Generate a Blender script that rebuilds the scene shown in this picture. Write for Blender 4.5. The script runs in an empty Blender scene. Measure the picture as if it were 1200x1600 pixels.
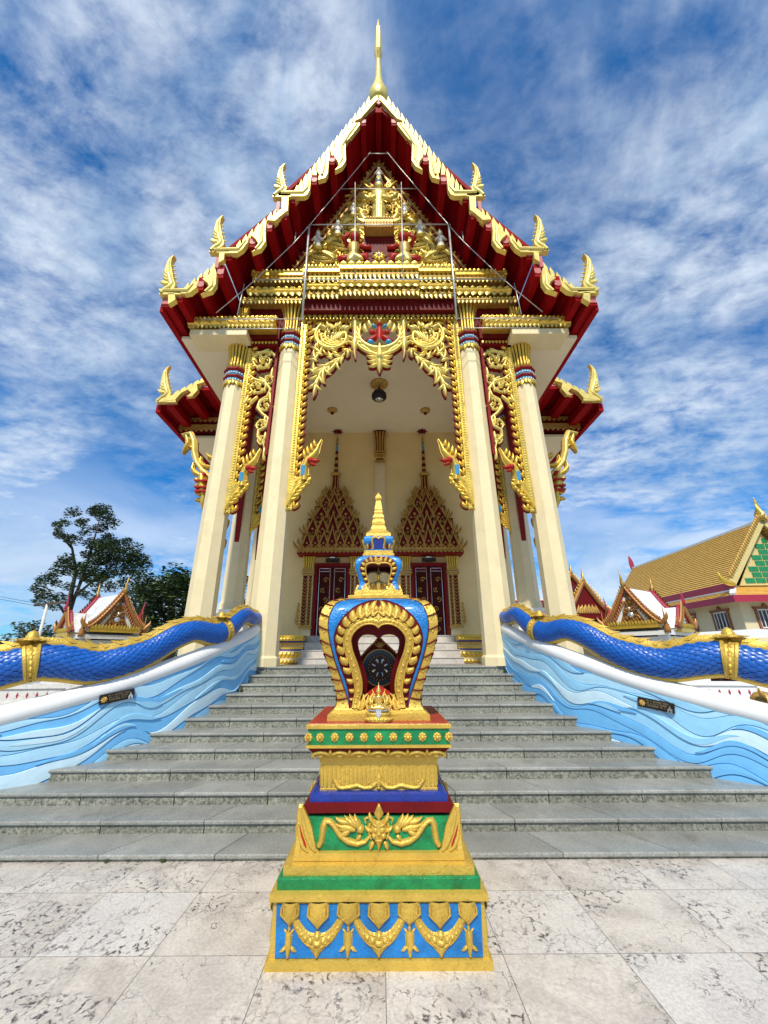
import bpy, math, random
from math import sin, cos, pi, radians, sqrt, atan2, hypot
random.seed(7)
S = 1.6                     # metres per builder unit (one unit = the eye height of the photographer)
scene = bpy.context.scene
COL = scene.collection
# ------------------------------------------------------------------ camera, sky, sun, exposure
cam_d = bpy.data.cameras.new("camera"); cam = bpy.data.objects.new("camera", cam_d); COL.objects.link(cam)
cam_d.sensor_fit = 'VERTICAL'; cam_d.sensor_height = 36.0; cam_d.lens = 36.0 * 608 / 1600
cam_d.shift_x = 5 / 1600; cam_d.clip_end = 3000; cam_d.clip_start = 0.02
cam.location = (0, 0, 1.0 * S); cam.rotation_euler = (radians(90 + 20.2), radians(0.25), 0)
scene.camera = cam
SUN_EL, SUN_AZ = 50, 187        # azimuth from +Y clockwise: behind the photographer, a little to the left
world = bpy.data.worlds.new("World"); scene.world = world; world.use_nodes = True
def build_sky():
    nt = world.node_tree; nt.nodes.clear(); N = nt.nodes.new; L = nt.links.new
    out = N('ShaderNodeOutputWorld'); bg = N('ShaderNodeBackground'); bg.inputs[1].default_value = 0.095
    sky = N('ShaderNodeTexSky'); sky.sky_type = 'NISHITA'; sky.sun_disc = False
    sky.sun_elevation = radians(SUN_EL); sky.sun_rotation = radians(SUN_AZ)
    sky.air_density = 1.0; sky.dust_density = 0.4; sky.ozone_density = 3.0; sky.altitude = 200
    tc = N('ShaderNodeTexCoord'); sep = N('ShaderNodeSeparateXYZ'); L(tc.outputs['Generated'], sep.inputs[0])
    def math_(op, a, b=None, c=None, clamp=False):
        n = N('ShaderNodeMath'); n.operation = op; n.use_clamp = clamp
        for i, q in enumerate((a, b, c)):
            if q is None: continue
            if isinstance(q, (int, float)): n.inputs[i].default_value = q
            else: L(q, n.inputs[i])
        return n.outputs[0]
    zc = math_('MAXIMUM', sep.outputs[2], 0.0); zz = math_('ADD', zc, 0.16)
    comb = N('ShaderNodeCombineXYZ'); L(math_('DIVIDE', sep.outputs[0], zz), comb.inputs[0]); L(math_('DIVIDE', sep.outputs[1], zz), comb.inputs[1])
    def noise(loc, rot, scl, scale, detail, rough, dist=0.0):
        mp = N('ShaderNodeMapping'); mp.inputs[1].default_value = loc; mp.inputs[2].default_value = (0, 0, radians(rot)); mp.inputs[3].default_value = scl
        L(comb.outputs[0], mp.inputs[0]); n = N('ShaderNodeTexNoise'); L(mp.outputs[0], n.inputs[0])
        n.inputs['Scale'].default_value = scale; n.inputs['Detail'].default_value = detail
        n.inputs['Roughness'].default_value = rough; n.inputs['Distortion'].default_value = dist
        return n.outputs[0]
    def ramp(x, a, b):
        m = N('ShaderNodeMapRange'); m.interpolation_type = 'SMOOTHSTEP'; L(x, m.inputs[0]); m.inputs[1].default_value = a; m.inputs[2].default_value = b
        return m.outputs[0]
    big = noise((3.3, 1.7, 0), 14, (1.0, 1.0, 1), 1.2, 6, .58, .6)           # broad veils
    streak = noise((0.4, 5.1, 0), 20, (.85, 1.30, 1), 3.6, 12, .66, .3)       # torn cirrus
    mack = noise((7.0, 2.0, 0), 25, (.9, 1.25, 1), 12.5, 8, .62, .2)         # small ripples
    veil = ramp(big, .33, .57); st = ramp(streak, .30, .64); mk = ramp(mack, .28, .70)
    cov = math_('MULTIPLY_ADD', mk, .46, math_('MULTIPLY', st, .54))
    cov = math_('MULTIPLY', cov, math_('MULTIPLY_ADD', veil, .74, .26))
    # bank of puffy cloud low over the horizon (laid out by compass direction and height)
    hz = N('ShaderNodeMath'); hz.operation = 'ARCTAN2'; L(sep.outputs[0], hz.inputs[0]); L(sep.outputs[1], hz.inputs[1])
    c2 = N('ShaderNodeCombineXYZ'); L(hz.outputs[0], c2.inputs[0]); L(sep.outputs[2], c2.inputs[1])
    def bank(loc, scl, scale, det):
        mp = N('ShaderNodeMapping'); mp.inputs[1].default_value = loc; mp.inputs[3].default_value = scl; L(c2.outputs[0], mp.inputs[0])
        n = N('ShaderNodeTexNoise'); L(mp.outputs[0], n.inputs[0]); n.inputs['Scale'].default_value = scale; n.inputs['Detail'].default_value = det; n.inputs['Roughness'].default_value = .56; n.inputs['Distortion'].default_value = .5
        return n.outputs[0]
    low = math_('SUBTRACT', 1.0, math_('MULTIPLY', zc, 2.0), clamp=True)
    bk = ramp(bank((1.3, .4, 0), (1.0, 2.6, 1), 2.6, 9), .35, .55)
    cov = math_('MAXIMUM', cov, math_('MULTIPLY', math_('MULTIPLY', bk, ramp(low, .05, .75)), .92))
    cov = math_('MULTIPLY', cov, .95, clamp=True)
    gshade = ramp(bank((4.0, 2.0, 0), (1.0, 2.2, 1), 3.2, 7), .34, .62)
    ccol = N('ShaderNodeMix'); ccol.data_type = 'RGBA'; L(gshade, ccol.inputs[0])
    ccol.inputs[6].default_value = (3.9, 5.2, 7.0, 1); ccol.inputs[7].default_value = (6.9, 7.7, 8.7, 1)
    tint = N('ShaderNodeMix'); tint.data_type = 'RGBA'; tint.blend_type = 'MULTIPLY'; tint.inputs[0].default_value = 1
    L(sky.outputs[0], tint.inputs[6]); tint.inputs[7].default_value = (.02, .82, 1.40, 1)
    mixc = N('ShaderNodeMix'); mixc.data_type = 'RGBA'; L(cov, mixc.inputs[0]); L(tint.outputs[2], mixc.inputs[6]); L(ccol.outputs[2], mixc.inputs[7])
    L(mixc.outputs[2], bg.inputs[0]); L(bg.outputs[0], out.inputs[0])
build_sky()
sun_d = bpy.data.lights.new("sun", 'SUN'); sun = bpy.data.objects.new("sun", sun_d); COL.objects.link(sun)
sun_d.energy = 3.6; sun_d.angle = radians(4.0); sun_d.color = (1.0, .92, .78)
sun.rotation_euler = (radians(90 - SUN_EL), 0, radians(180 - SUN_AZ)); sun.location = (0, -5, 30)
scene.view_settings.view_transform = 'Standard'; scene.view_settings.look = 'None'; scene.view_settings.gamma = 1
scene.view_settings.exposure = 0.32
scene.cycles.max_bounces = 6; scene.cycles.diffuse_bounces = 4; scene.cycles.glossy_bounces = 3
# ------------------------------------------------------------------ helpers
FOC = 608.0; TC, TS = cos(radians(20.2)), sin(radians(20.2))
def fwd(v): return TC - (800 - v) / FOC * TS
def P(u, v, d):             # photo pixel + distance from the photographer -> point (used while measuring the place)
    y = (800 - v) / FOC; f = TC - y * TS
    return ((u - 595) / FOC / f * d, d, 1 + (TS + y * TC) / f * d)
def XZ(u, v, d): p = P(u, v, d); return (p[0], p[2])
def lerp(a, b, t): return a + (b - a) * t
def interp(tab, x):
    if x <= tab[0][0]: a, b = tab[0], tab[1]
    elif x >= tab[-1][0]: a, b = tab[-2], tab[-1]
    else:
        for a, b in zip(tab, tab[1:]):
            if x <= b[0]: break
    return a[1] + (b[1] - a[1]) * (x - a[0]) / (b[0] - a[0])
def smooth_interp(tab, x):  # Catmull-Rom through a table
    n = len(tab)
    if x <= tab[0][0] or x >= tab[-1][0]: return interp(tab, x)
    for i in range(n - 1):
        if x <= tab[i + 1][0]: break
    p1, p2 = tab[i], tab[i + 1]; p0 = tab[max(0, i - 1)]; p3 = tab[min(n - 1, i + 2)]
    h = p2[0] - p1[0]; t = (x - p1[0]) / h
    m1 = (p2[1] - p0[1]) / (p2[0] - p0[0]) * h; m2 = (p3[1] - p1[1]) / (p3[0] - p1[0]) * h
    return (2*t**3-3*t*t+1)*p1[1] + (t**3-2*t*t+t)*m1 + (-2*t**3+3*t*t)*p2[1] + (t**3-t*t)*m2
def add3(a, b, k=1): return (a[0]+b[0]*k, a[1]+b[1]*k, a[2]+b[2]*k)
def sub3(a, b): return (a[0]-b[0], a[1]-b[1], a[2]-b[2])
def dot(a, b): return a[0]*b[0]+a[1]*b[1]+a[2]*b[2]
def cross(a, b): return (a[1]*b[2]-a[2]*b[1], a[2]*b[0]-a[0]*b[2], a[0]*b[1]-a[1]*b[0])
def norm(a):
    l = sqrt(dot(a, a)) or 1; return (a[0]/l, a[1]/l, a[2]/l)
class Fr:                   # a flat working frame on a surface: a to the right, b up, c out of it
    def __init__(s, o, r=(1,0,0), u=(0,0,1), n=(0,-1,0)): s.o, s.r, s.u, s.n = o, r, u, n
    def __call__(s, a, b, c=0.0):
        o, r, u, n = s.o, s.r, s.u, s.n
        return (o[0]+r[0]*a+u[0]*b+n[0]*c, o[1]+r[1]*a+u[1]*b+n[1]*c, o[2]+r[2]*a+u[2]*b+n[2]*c)
class MB:                   # collects geometry, then links it as ONE mesh object
    def __init__(s, mat=None, flip=False):
        s.v, s.f, s.fm, s.fs, s.mats = [], [], [], [], []; s.flip = flip; s.cur = 0; s.sm = False
        if mat: s.m(mat)
    def m(s, mat):
        if mat not in s.mats: s.mats.append(mat)
        s.cur = s.mats.index(mat); return s
    def add(s, vs, fs, smooth=None):
        b = len(s.v); sm = s.sm if smooth is None else smooth
        if s.flip: s.v += [(-x, y, z) for x, y, z in vs]
        else: s.v += list(vs)
        for f in fs:
            f = [i + b for i in f]
            if s.flip: f.reverse()
            s.f.append(f); s.fm.append(s.cur); s.fs.append(sm)
    def box(s, x0, x1, y0, y1, z0, z1):
        s.add([(x0,y0,z0),(x1,y0,z0),(x1,y1,z0),(x0,y1,z0),(x0,y0,z1),(x1,y0,z1),(x1,y1,z1),(x0,y1,z1)],
              [(0,3,2,1),(4,5,6,7),(0,1,5,4),(1,2,6,5),(2,3,7,6),(3,0,4,7)], False)
    def bar(s, p, q, w, h=None, up=(0,0,1)):
        h = h or w; t = norm(sub3(q, p)); r = cross(t, up)
        if dot(r, r) < 1e-6: r = cross(t, (0,1,0))
        r = norm(r); u = cross(r, t); vs = []
        for c in (p, q):
            for a, b in ((-1,-1),(1,-1),(1,1),(-1,1)): vs.append(add3(add3(c, r, a*w/2), u, b*h/2))
        s.add(vs, [(0,1,2,3),(7,6,5,4),(0,4,5,1),(1,5,6,2),(2,6,7,3),(3,7,4,0)], False)
    def prism(s, fr, poly, c0, c1, side=None):
        n = len(poly); vs = [fr(a, b, c0) for a, b in poly] + [fr(a, b, c1) for a, b in poly]
        k = s.cur
        s.add(vs, [list(range(n, 2*n)), list(range(n-1, -1, -1))], False)
        b = len(s.v) - 2*n
        if side: s.m(side)
        for i in range(n):
            j = (i+1) % n; f = [b+i, b+j, b+n+j, b+n+i]
            if s.flip: f.reverse()
            s.f.append(f); s.fm.append(s.cur); s.fs.append(False)
        s.cur = k
    def tube(s, pts, rad, n=8, flat=1.0, up=(0,0,1), cap=True, smooth=True):
        m = len(pts); rr = rad if isinstance(rad, (list, tuple)) else [rad]*m; vs = []
        for i, p in enumerate(pts):
            t = norm(sub3(pts[min(m-1, i+1)], pts[max(0, i-1)])); r = cross(t, up)
            if dot(r, r) < 1e-4: r = cross(t, (0.3, 1, 0))
            r = norm(r); u = cross(r, t)
            for k in range(n):
                a = 2*pi*k/n + pi/n; vs.append(add3(add3(p, r, cos(a)*rr[i]), u, sin(a)*rr[i]*flat))
        fs = [(i*n+k, i*n+(k+1)%n, (i+1)*n+(k+1)%n, (i+1)*n+k) for i in range(m-1) for k in range(n)]
        if cap: fs += [list(range(n-1, -1, -1)), list(range((m-1)*n, m*n))]
        s.add(vs, fs, smooth)
    def lathe(s, prof, n=12, c=(0,0,0), rot=0.0, sx=1.0, sy=1.0, smooth=True, cap=True):
        vs = []
        for r, z in prof:
            for k in range(n):
                a = 2*pi*k/n + rot; vs.append((c[0]+cos(a)*r*sx, c[1]+sin(a)*r*sy, c[2]+z))
        m = len(prof)
        fs = [(i*n+k, i*n+(k+1)%n, (i+1)*n+(k+1)%n, (i+1)*n+k) for i in range(m-1) for k in range(n)]
        if cap: fs += [list(range(n-1, -1, -1)), list(range((m-1)*n, m*n))]
        s.add(vs, fs, smooth)
    def stack(s, prof, c):  # square plan: list of (half width, z)
        s.lathe([(w*sqrt(2), z) for w, z in prof], 4, c, pi/4, smooth=False)
    def ball(s, c, r, n=8, sz=1.0):
        s.lathe([(r*sin(pi*i/6)+1e-4, -r*sz*cos(pi*i/6)) for i in range(7)], n, c)
    # --- carved relief
    def stroke(s, fr, pts, ws, dep, back=None, t=0.03):
        m = len(pts); k0 = s.cur; vs = []; L, R = [], []
        if back: ws = [w_*.78 for w_ in ws] if isinstance(ws, (list, tuple)) else ws*.78
        for i, (a, b) in enumerate(pts):
            a0, b0 = pts[max(0, i-1)]; a1, b1 = pts[min(m-1, i+1)]; dx, dy = a1-a0, b1-b0; l = hypot(dx, dy) or 1
            nx, ny = -dy/l, dx/l; w = ws[i] if isinstance(ws, (list, tuple)) else ws; dd = dep*min(1, .35+w/(dep*1.2))
            for q, hgt in ((-1, 0), (-.55, .75), (0, 1), (.55, .75), (1, 0)): vs.append(fr(a+nx*w*q, b+ny*w*q, hgt*dd))
            e = w + (.012 if back else 0)
            L.append((a-nx*e, b-ny*e)); R.append((a+nx*e, b+ny*e))
        fs = [(i*5+j, i*5+j+1, i*5+j+6, i*5+j+5) for i in range(m-1) for j in range(4)]
        s.add(vs, fs, True)
        if back:
            s.m(back); vs = []
            for (la, lb), (ra, rb) in zip(L, R): vs += [fr(la, lb, -.002), fr(ra, rb, -.002), fr(ra, rb, -t), fr(la, lb, -t)]
            fs = []
            for i in range(m-1):
                for j in range(4): fs.append((i*4+j, i*4+(j+1) % 4, i*4+4+(j+1) % 4, i*4+4+j))
            fs += [(0,1,2,3), (m*4-1, m*4-2, m*4-3, m*4-4)]
            s.add(vs, fs, False); s.cur = k0
    def flame(s, fr, a, b, ang, L, curl, w, dep, back=None, n=6, t=.03):
        pts, ws = [], []; x, y = a, b
        for i in range(n+1):
            q = i/n; pts.append((x, y)); ws.append(w*max(.03, sin(pi*(.18+.82*q))**.9)); th = ang+curl*q*q
            x += cos(th)*L/n; y += sin(th)*L/n
        s.stroke(fr, pts, ws, dep, back, t)
    def scroll(s, fr, a, b, r, turns, a0, dr, w, dep, back=None, fl=5, n=None, rin=.16, t=.03):
        n = n or int(14*turns)+2; pts, ws = [], []
        for i in range(n+1):
            q = i/n; th = a0+dr*2*pi*turns*q; rr = r*((1-q)*(1-rin)+rin); pts.append((a+cos(th)*rr, b+sin(th)*rr)); ws.append(w*(1-.55*q))
        s.stroke(fr, pts, ws, dep, back, t)
        for j in range(fl):
            q = (j+.4)/fl*.8; i = int(q*n); th = a0+dr*2*pi*turns*q; rr = r*((1-q)*(1-rin)+rin)
            s.flame(fr, a+cos(th)*rr, b+sin(th)*rr, th+dr*(pi/2-.55), r*.46*(1-.5*q), dr*1.3, w*.66, dep, back, 5, t)
            s.flame(fr, a+cos(th)*(rr-w), b+sin(th)*(rr-w), th+dr*(pi/2+.5), r*.38*(1-.5*q), dr*1.7, w*.6, dep*.9, None, 5)
        s.boss(fr, a, b, r*rin*1.1, dep*1.2)
    def boss(s, fr, a, b, r, h, n=8, sy=1.0):
        vs = [fr(a+cos(2*pi*k/n)*r, b+sin(2*pi*k/n)*r*sy, 0) for k in range(n)] + \
             [fr(a+cos(2*pi*k/n)*r*.62, b+sin(2*pi*k/n)*r*.62*sy, h*.75) for k in range(n)] + [fr(a, b, h)]
        s.add(vs, [(k, (k+1)%n, n+(k+1)%n, n+k) for k in range(n)] + [(n+k, n+(k+1)%n, 2*n) for k in range(n)], True)
    def petals(s, fr, a0, a1, b, n, hgt, dep, dirn=-1, wf=.46, hook=0.0):
        for k in range(n):     # a row of pointed petals along b between a0 and a1
            w = (a1-a0)/n*wf; c = a0+(a1-a0)*(k+.5)/n; d = dirn*hgt
            vs = [fr(c-w, b, 0), fr(c+w, b, 0), fr(c+w*.95, b+d*.45, dep*.4), fr(c+hook*w*1.6, b+d, dep*.5), fr(c-w*.95, b+d*.45, dep*.4), fr(c, b+d*.3, dep)]
            s.add(vs, [(0,1,5),(1,2,5),(2,3,5),(3,4,5),(4,0,5)], True)
    def mould(s, x0, x1, prof, caps=True):   # profile (d, z) run along x
        n = len(prof); vs = [(x0, d, z) for d, z in prof]+[(x1, d, z) for d, z in prof]
        fs = [(i, n+i, n+(i+1)%n, (i+1)%n) for i in range(n)]
        if caps: fs += [list(range(n)), list(range(2*n-1, n-1, -1))]
        s.add(vs, fs, False)
    def build(s, name, parent=None, label=None, cat=None, group=None, kind=None, at=None):
        base = (0, 0, 0)
        if parent is not None: base = parent['base']
        elif at is not None: base = at
        me = bpy.data.meshes.new(name)
        me.from_pydata([((x-base[0])*S, (y-base[1])*S, (z-base[2])*S) for x, y, z in s.v], [], s.f)
        for m_ in s.mats: me.materials.append(m_)
        me.polygons.foreach_set('material_index', s.fm); me.polygons.foreach_set('use_smooth', s.fs); me.update()
        o = bpy.data.objects.new(name, me); COL.objects.link(o)
        if parent is not None: o.parent = parent
        else: o.location = tuple(c*S for c in base)
        BASE[o.name] = base
        o['base'] = base
        tag(o, label, cat, group, kind); return o
BASE = {}
def tag(o, label=None, cat=None, group=None, kind=None):
    if label: o['label'] = label
    if cat: o['category'] = cat
    if group: o['group'] = group
    if kind: o['kind'] = kind
def thing(name, label, cat, at=(0,0,0), group=None):
    o = bpy.data.objects.new(name, None); COL.objects.link(o); o.location = tuple(c*S for c in at); o['base'] = at
    o.empty_display_size = .2; tag(o, label, cat, group); return o
def copy_part(o, parent, offset=(0,0,0)):     # another instance of a part (sub-parts too)
    c = o.copy(); COL.objects.link(c); c.parent = parent; c.location = tuple(a+b*S for a, b in zip(o.location, offset))
    for ch in list(o.children):
        if ch.name in BASE: d = ch.copy(); COL.objects.link(d); d.parent = c
    return c
# ------------------------------------------------------------------ materials
def lin(h):
    h = h.lstrip('#'); r = []
    for i in (0, 2, 4):
        c = int(h[i:i+2], 16)/255; r.append(c/12.92 if c <= .04045 else ((c+.055)/1.055)**2.4)
    return tuple(r)+(1,)
def mat(name, col, rough=.5, metal=0.0, var=.12, vscale=6.0, bump=0.0, bscale=60.0, spec=.5, dirt=None, coat=0.0):
    m = bpy.data.materials.new(name); m.use_nodes = True; nt = m.node_tree; N = nt.nodes.new; L = nt.links.new
    b = nt.nodes['Principled BSDF']; c = lin(col) if isinstance(col, str) else tuple(col)+(1,)
    b.inputs['Metallic'].default_value = metal; b.inputs['Specular IOR Level'].default_value = spec
    if coat: b.inputs['Coat Weight'].default_value = coat; b.inputs['Coat Roughness'].default_value = .15
    tc = N('ShaderNodeTexCoord'); n1 = N('ShaderNodeTexNoise'); L(tc.outputs['Object'], n1.inputs[0])
    n1.inputs['Scale'].default_value = vscale; n1.inputs['Detail'].default_value = 8; n1.inputs['Roughness'].default_value = .65
    mr = N('ShaderNodeMapRange'); L(n1.outputs[0], mr.inputs[0]); mr.inputs[1].default_value = .3; mr.inputs[2].default_value = .7
    mr.inputs[3].default_value = 1-var; mr.inputs[4].default_value = 1+var
    mx = N('ShaderNodeMix'); mx.data_type = 'RGBA'; mx.blend_type = 'MULTIPLY'; mx.inputs[0].default_value = 1; mx.inputs[6].default_value = c
    L(mr.outputs[0], mx.inputs[7]); last = mx.outputs[2]
    if dirt:
        n2 = N('ShaderNodeTexNoise'); L(tc.outputs['Object'], n2.inputs[0]); n2.inputs['Scale'].default_value = dirt[1]; n2.inputs['Detail'].default_value = 10; n2.inputs['Roughness'].default_value = .7
        m2 = N('ShaderNodeMapRange'); L(n2.outputs[0], m2.inputs[0]); m2.inputs[1].default_value = dirt[2]; m2.inputs[2].default_value = dirt[3]; m2.inputs[4].default_value = dirt[4]
        x2 = N('ShaderNodeMix'); x2.data_type = 'RGBA'; L(m2.outputs[0], x2.inputs[0]); L(last, x2.inputs[6]); x2.inputs[7].default_value = lin(dirt[0]); last = x2.outputs[2]
    L(last, b.inputs['Base Color'])
    r2 = N('ShaderNodeMapRange'); L(n1.outputs[0], r2.inputs[0]); r2.inputs[1].default_value = .3; r2.inputs[2].default_value = .7
    r2.inputs[3].default_value = max(.03, rough-.08); r2.inputs[4].default_value = min(1, rough+.1); L(r2.outputs[0], b.inputs['Roughness'])
    if bump:
        n3 = N('ShaderNodeTexNoise'); L(tc.outputs['Object'], n3.inputs[0]); n3.inputs['Scale'].default_value = bscale; n3.inputs['Detail'].default_value = 4
        bp = N('ShaderNodeBump'); bp.inputs['Strength'].default_value = bump; bp.inputs['Distance'].default_value = .01; L(n3.outputs[0], bp.inputs['Height']); L(bp.outputs[0], b.inputs['Normal'])
    return m
GOLD = mat('gold_paint', (.74, .49, .075), .33, .60, .14, 5, .25, 40)
GOLDP = mat('pale_gold_paint', (.80, .635, .175), .38, .35, .08, 4, .15, 30)
GOLDS = mat('shrine_gold_paint', (.62, .41, .068), .40, .38, .16, 9, .55, 70, dirt=('#5a3c10', 18, .54, .74, .55))
GOLDD = mat('old_gold', (.56, .35, .09), .45, .4, .25, 8, .3, 50)
RED = mat('deep_red_paint', (.22, .006, .006), .5, 0, .15, 4, spec=.2)
REDM = mat('maroon_paint', (.125, .005, .006), .55, 0, .2, 6, spec=.15)
REDB = mat('bright_red_paint', (.40, .018, .012), .45, 0, .12, 6, spec=.25)
PINK = mat('faded_red_end', (.50, .13, .12), .5, 0, .15, 20)
CREAM = mat('cream_column_paint', (.79, .655, .385), .55, 0, .06, 2.5, .08, 20, dirt=('#9a8450', 1.7, .56, .82, .32))
CREAMW = mat('cream_wall_paint', (.86, .66, .32), .6, 0, .06, 1.5, .05, 20)
CEIL = mat('ceiling_paint', (.84, .74, .54), .7, 0, .04, 1.5)
WHITE = mat('white_paint', (.80, .80, .79), .38, 0, .04, 3, .08, 25, dirt=('#9a9688', 5, .62, .8, .5))
OLDWHITE = mat('weathered_white', (.62, .60, .56), .6, 0, .1, 4, .1, 20, dirt=('#4e4a42', 7, .55, .75, .7))
BLUE = mat('ultramarine_paint', (.002, .095, .43), .34, 0, .22, 14, .2, 60, coat=.08)
BLUES = mat('shrine_blue', (.002, .18, .52), .30, .15, .30, 9, .7, 80, dirt=('#0a2a52', 8, .50, .75, .6), coat=.3)
BLUEN = mat('navy_blue_paint', (.010, .035, .26), .32, 0, .2, 14, .4, 60)
TEAL = mat('blue_glass_mosaic', (.05, .27, .46), .25, .0, .4, 90)
GREEN = mat('green_paint', (.005, .22, .065), .34, .1, .35, 10, .7, 60, dirt=('#04301a', 9, .50, .75, .6))
STEEL = mat('galvanised_steel', (.55, .55, .52), .4, .6, .12, 8)
DOORW = mat('door_lacquer', (.055, .009, .006), .55, 0, .5, 14, .2, 40, spec=.08)
NAVYG = mat('navy_gap', (.002, .012, .12), .5, 0, .2, 10)
DARK = mat('dark_lacquer', (.018, .012, .010), .3, 0, .4, 12)
BLACK = mat('black_gap', (.012, .010, .010), .7, 0, .2, 5)
GLASS = mat('window_glass', (.012, .015, .018), .25, 0, .3, 2, spec=.8)
WAVE = [mat('wave_paint', c, .5, 0, .07, 7, .12, 30, dirt=('#ffffff', 9, .66, .8, .25)) for c in
        ((.06,.33,.72), (.16,.47,.81), (.29,.60,.84), (.40,.68,.86), (.56,.76,.86))]
WAVEG = mat('wave_groove', (.10, .27, .50), .7, 0, .1, 5)
WHITEG = mat('white_glass_mosaic', (.68, .74, .76), .2, 0, .2, 90)
CROWNG = mat('shaded_old_gold', (.48, .28, .06), .40, .35, .3, 8, .3, 50)  # gold colour darkened for dirt and for the shade of recesses and porch
MIRROR = mat('silver_mosaic', (.7, .72, .75), .15, .8, .3, 80)
STONEW = mat('statue_stone', (.72, .69, .64), .5, 0, .15, 20)
# ------------------------------------------------------------------ ground and plaza
def tile_mat():
    m = bpy.data.materials.new('marble_tiles'); m.use_nodes = True; nt = m.node_tree; N = nt.nodes.new; L = nt.links.new; b = nt.nodes['Principled BSDF']
    tc = N('ShaderNodeTexCoord'); sep = N('ShaderNodeSeparateXYZ'); L(tc.outputs['Object'], sep.inputs[0])
    T = .4166*S; TD = .397*S
    def M(op, a, b_=None, c=None, clamp=False):
        n = N('ShaderNodeMath'); n.operation = op; n.use_clamp = clamp
        for i, q in enumerate((a, b_, c)):
            if q is None: continue
            if isinstance(q, (int, float)): n.inputs[i].default_value = q
            else: L(q, n.inputs[i])
        return n.outputs[0]
    u = M('DIVIDE', M('SUBTRACT', sep.outputs[0], .012*S), T); v = M('DIVIDE', M('SUBTRACT', sep.outputs[1], 1.842*S), TD)
    fu, fv = M('FRACT', u), M('FRACT', v); iu, iv = M('FLOOR', u), M('FLOOR', v)
    ci = N('ShaderNodeCombineXYZ'); L(iu, ci.inputs[0]); L(iv, ci.inputs[1]); wn = N('ShaderNodeTexWhiteNoise'); wn.noise_dimensions = '2D'; L(ci.outputs[0], wn.inputs[0])
    du = M('MULTIPLY', M('MINIMUM', fu, M('SUBTRACT', 1.0, fu)), T); dv = M('MULTIPLY', M('MINIMUM', fv, M('SUBTRACT', 1.0, fv)), TD)
    joint = M('LESS_THAN', M('MINIMUM', du, dv), .0022)
    off = N('ShaderNodeVectorMath'); off.operation = 'MULTIPLY_ADD'; L(wn.outputs['Color'], off.inputs[0]); off.inputs[1].default_value = (3.1, 2.7, 9.0); L(tc.outputs['Object'], off.inputs[2])
    def noise(src, sc, det, rough=.6, dist=0):
        n = N('ShaderNodeTexNoise'); L(src, n.inputs[0]); n.inputs['Scale'].default_value = sc; n.inputs['Detail'].default_value = det; n.inputs['Roughness'].default_value = rough; n.inputs['Distortion'].default_value = dist
        return n
    warp = noise(off.outputs[0], 5, 5); wv = N('ShaderNodeVectorMath'); wv.operation = 'MULTIPLY_ADD'; L(warp.outputs['Color'], wv.inputs[0]); wv.inputs[1].default_value = (.30, .30, 0); L(off.outputs[0], wv.inputs[2])
    def R(x, a, b_, c=0.0, d=1.0, sm=True):
        n = N('ShaderNodeMapRange'); L(x, n.inputs[0]); n.inputs[1].default_value = a; n.inputs[2].default_value = b_; n.inputs[3].default_value = c; n.inputs[4].default_value = d
        if sm: n.interpolation_type = 'SMOOTHSTEP'
        return n.outputs[0]
    def veins(scale, w, seedz):
        mp = N('ShaderNodeMapping'); mp.inputs[1].default_value = (seedz, seedz*.7, 0); mp.inputs[3].default_value = (1.25, .85, 1); L(wv.outputs[0], mp.inputs[0])
        vo = N('ShaderNodeTexVoronoi'); vo.voronoi_dimensions = '2D'; vo.feature = 'DISTANCE_TO_EDGE'; L(mp.outputs[0], vo.inputs[0]); vo.inputs['Scale'].default_value = scale
        return R(vo.outputs['Distance'], 0.0, w, 1.0, 0.0)
    patch = R(noise(off.outputs[0], 1.5, 4, .6).outputs[0], .47, .60)
    frag = R(noise(off.outputs[0], 26, 3, .6).outputs[0], .44, .58)
    v1 = M('MULTIPLY', M('MULTIPLY', veins(11, .17, 1.3), patch), frag)
    v2 = M('MULTIPLY', veins(7.5, .03, 4.1), R(noise(off.outputs[0], 3.2, 3).outputs[0], .42, .62, 0, .8))
    v3 = M('MULTIPLY', M('MULTIPLY', veins(24, .16, 7.7), R(noise(off.outputs[0], 2.1, 4).outputs[0], .54, .70)), frag)
    vein = M('MAXIMUM', M('MAXIMUM', v1, v2), v3)
    base = N('ShaderNodeMix'); base.data_type = 'RGBA'; L(R(noise(off.outputs[0], 2.6, 8, .62, .4).outputs[0], .38, .66), base.inputs[0])
    base.inputs[6].default_value = (.625, .57, .495, 1); base.inputs[7].default_value = (.47, .42, .365, 1)
    pale = N('ShaderNodeMix'); pale.data_type = 'RGBA'; L(R(wn.outputs['Value'], .5, .9, 0, .55), pale.inputs[0]); L(base.outputs[2], pale.inputs[6]); pale.inputs[7].default_value = (.65, .62, .58, 1)
    fine = N('ShaderNodeMix'); fine.data_type = 'RGBA'; fine.blend_type = 'MULTIPLY'; fine.inputs[0].default_value = 1; L(pale.outputs[2], fine.inputs[6]); L(R(noise(off.outputs[0], 55, 6).outputs[0], .3, .7, .84, 1.1), fine.inputs[7])
    d1 = N('ShaderNodeMix'); d1.data_type = 'RGBA'; L(vein, d1.inputs[0]); L(fine.outputs[2], d1.inputs[6]); d1.inputs[7].default_value = (.045, .035, .035, 1)
    footm = M('MULTIPLY', R(sep.outputs[1], 2.36*S, 2.5*S), R(noise(tc.outputs['Object'], 7, 5).outputs[0], .5, .7, 0, .45))  # patchy darker tone towards the foot of the steps
    d2 = N('ShaderNodeMix'); d2.data_type = 'RGBA'; L(footm, d2.inputs[0]); L(d1.outputs[2], d2.inputs[6]); d2.inputs[7].default_value = (.12, .11, .085, 1)
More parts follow.
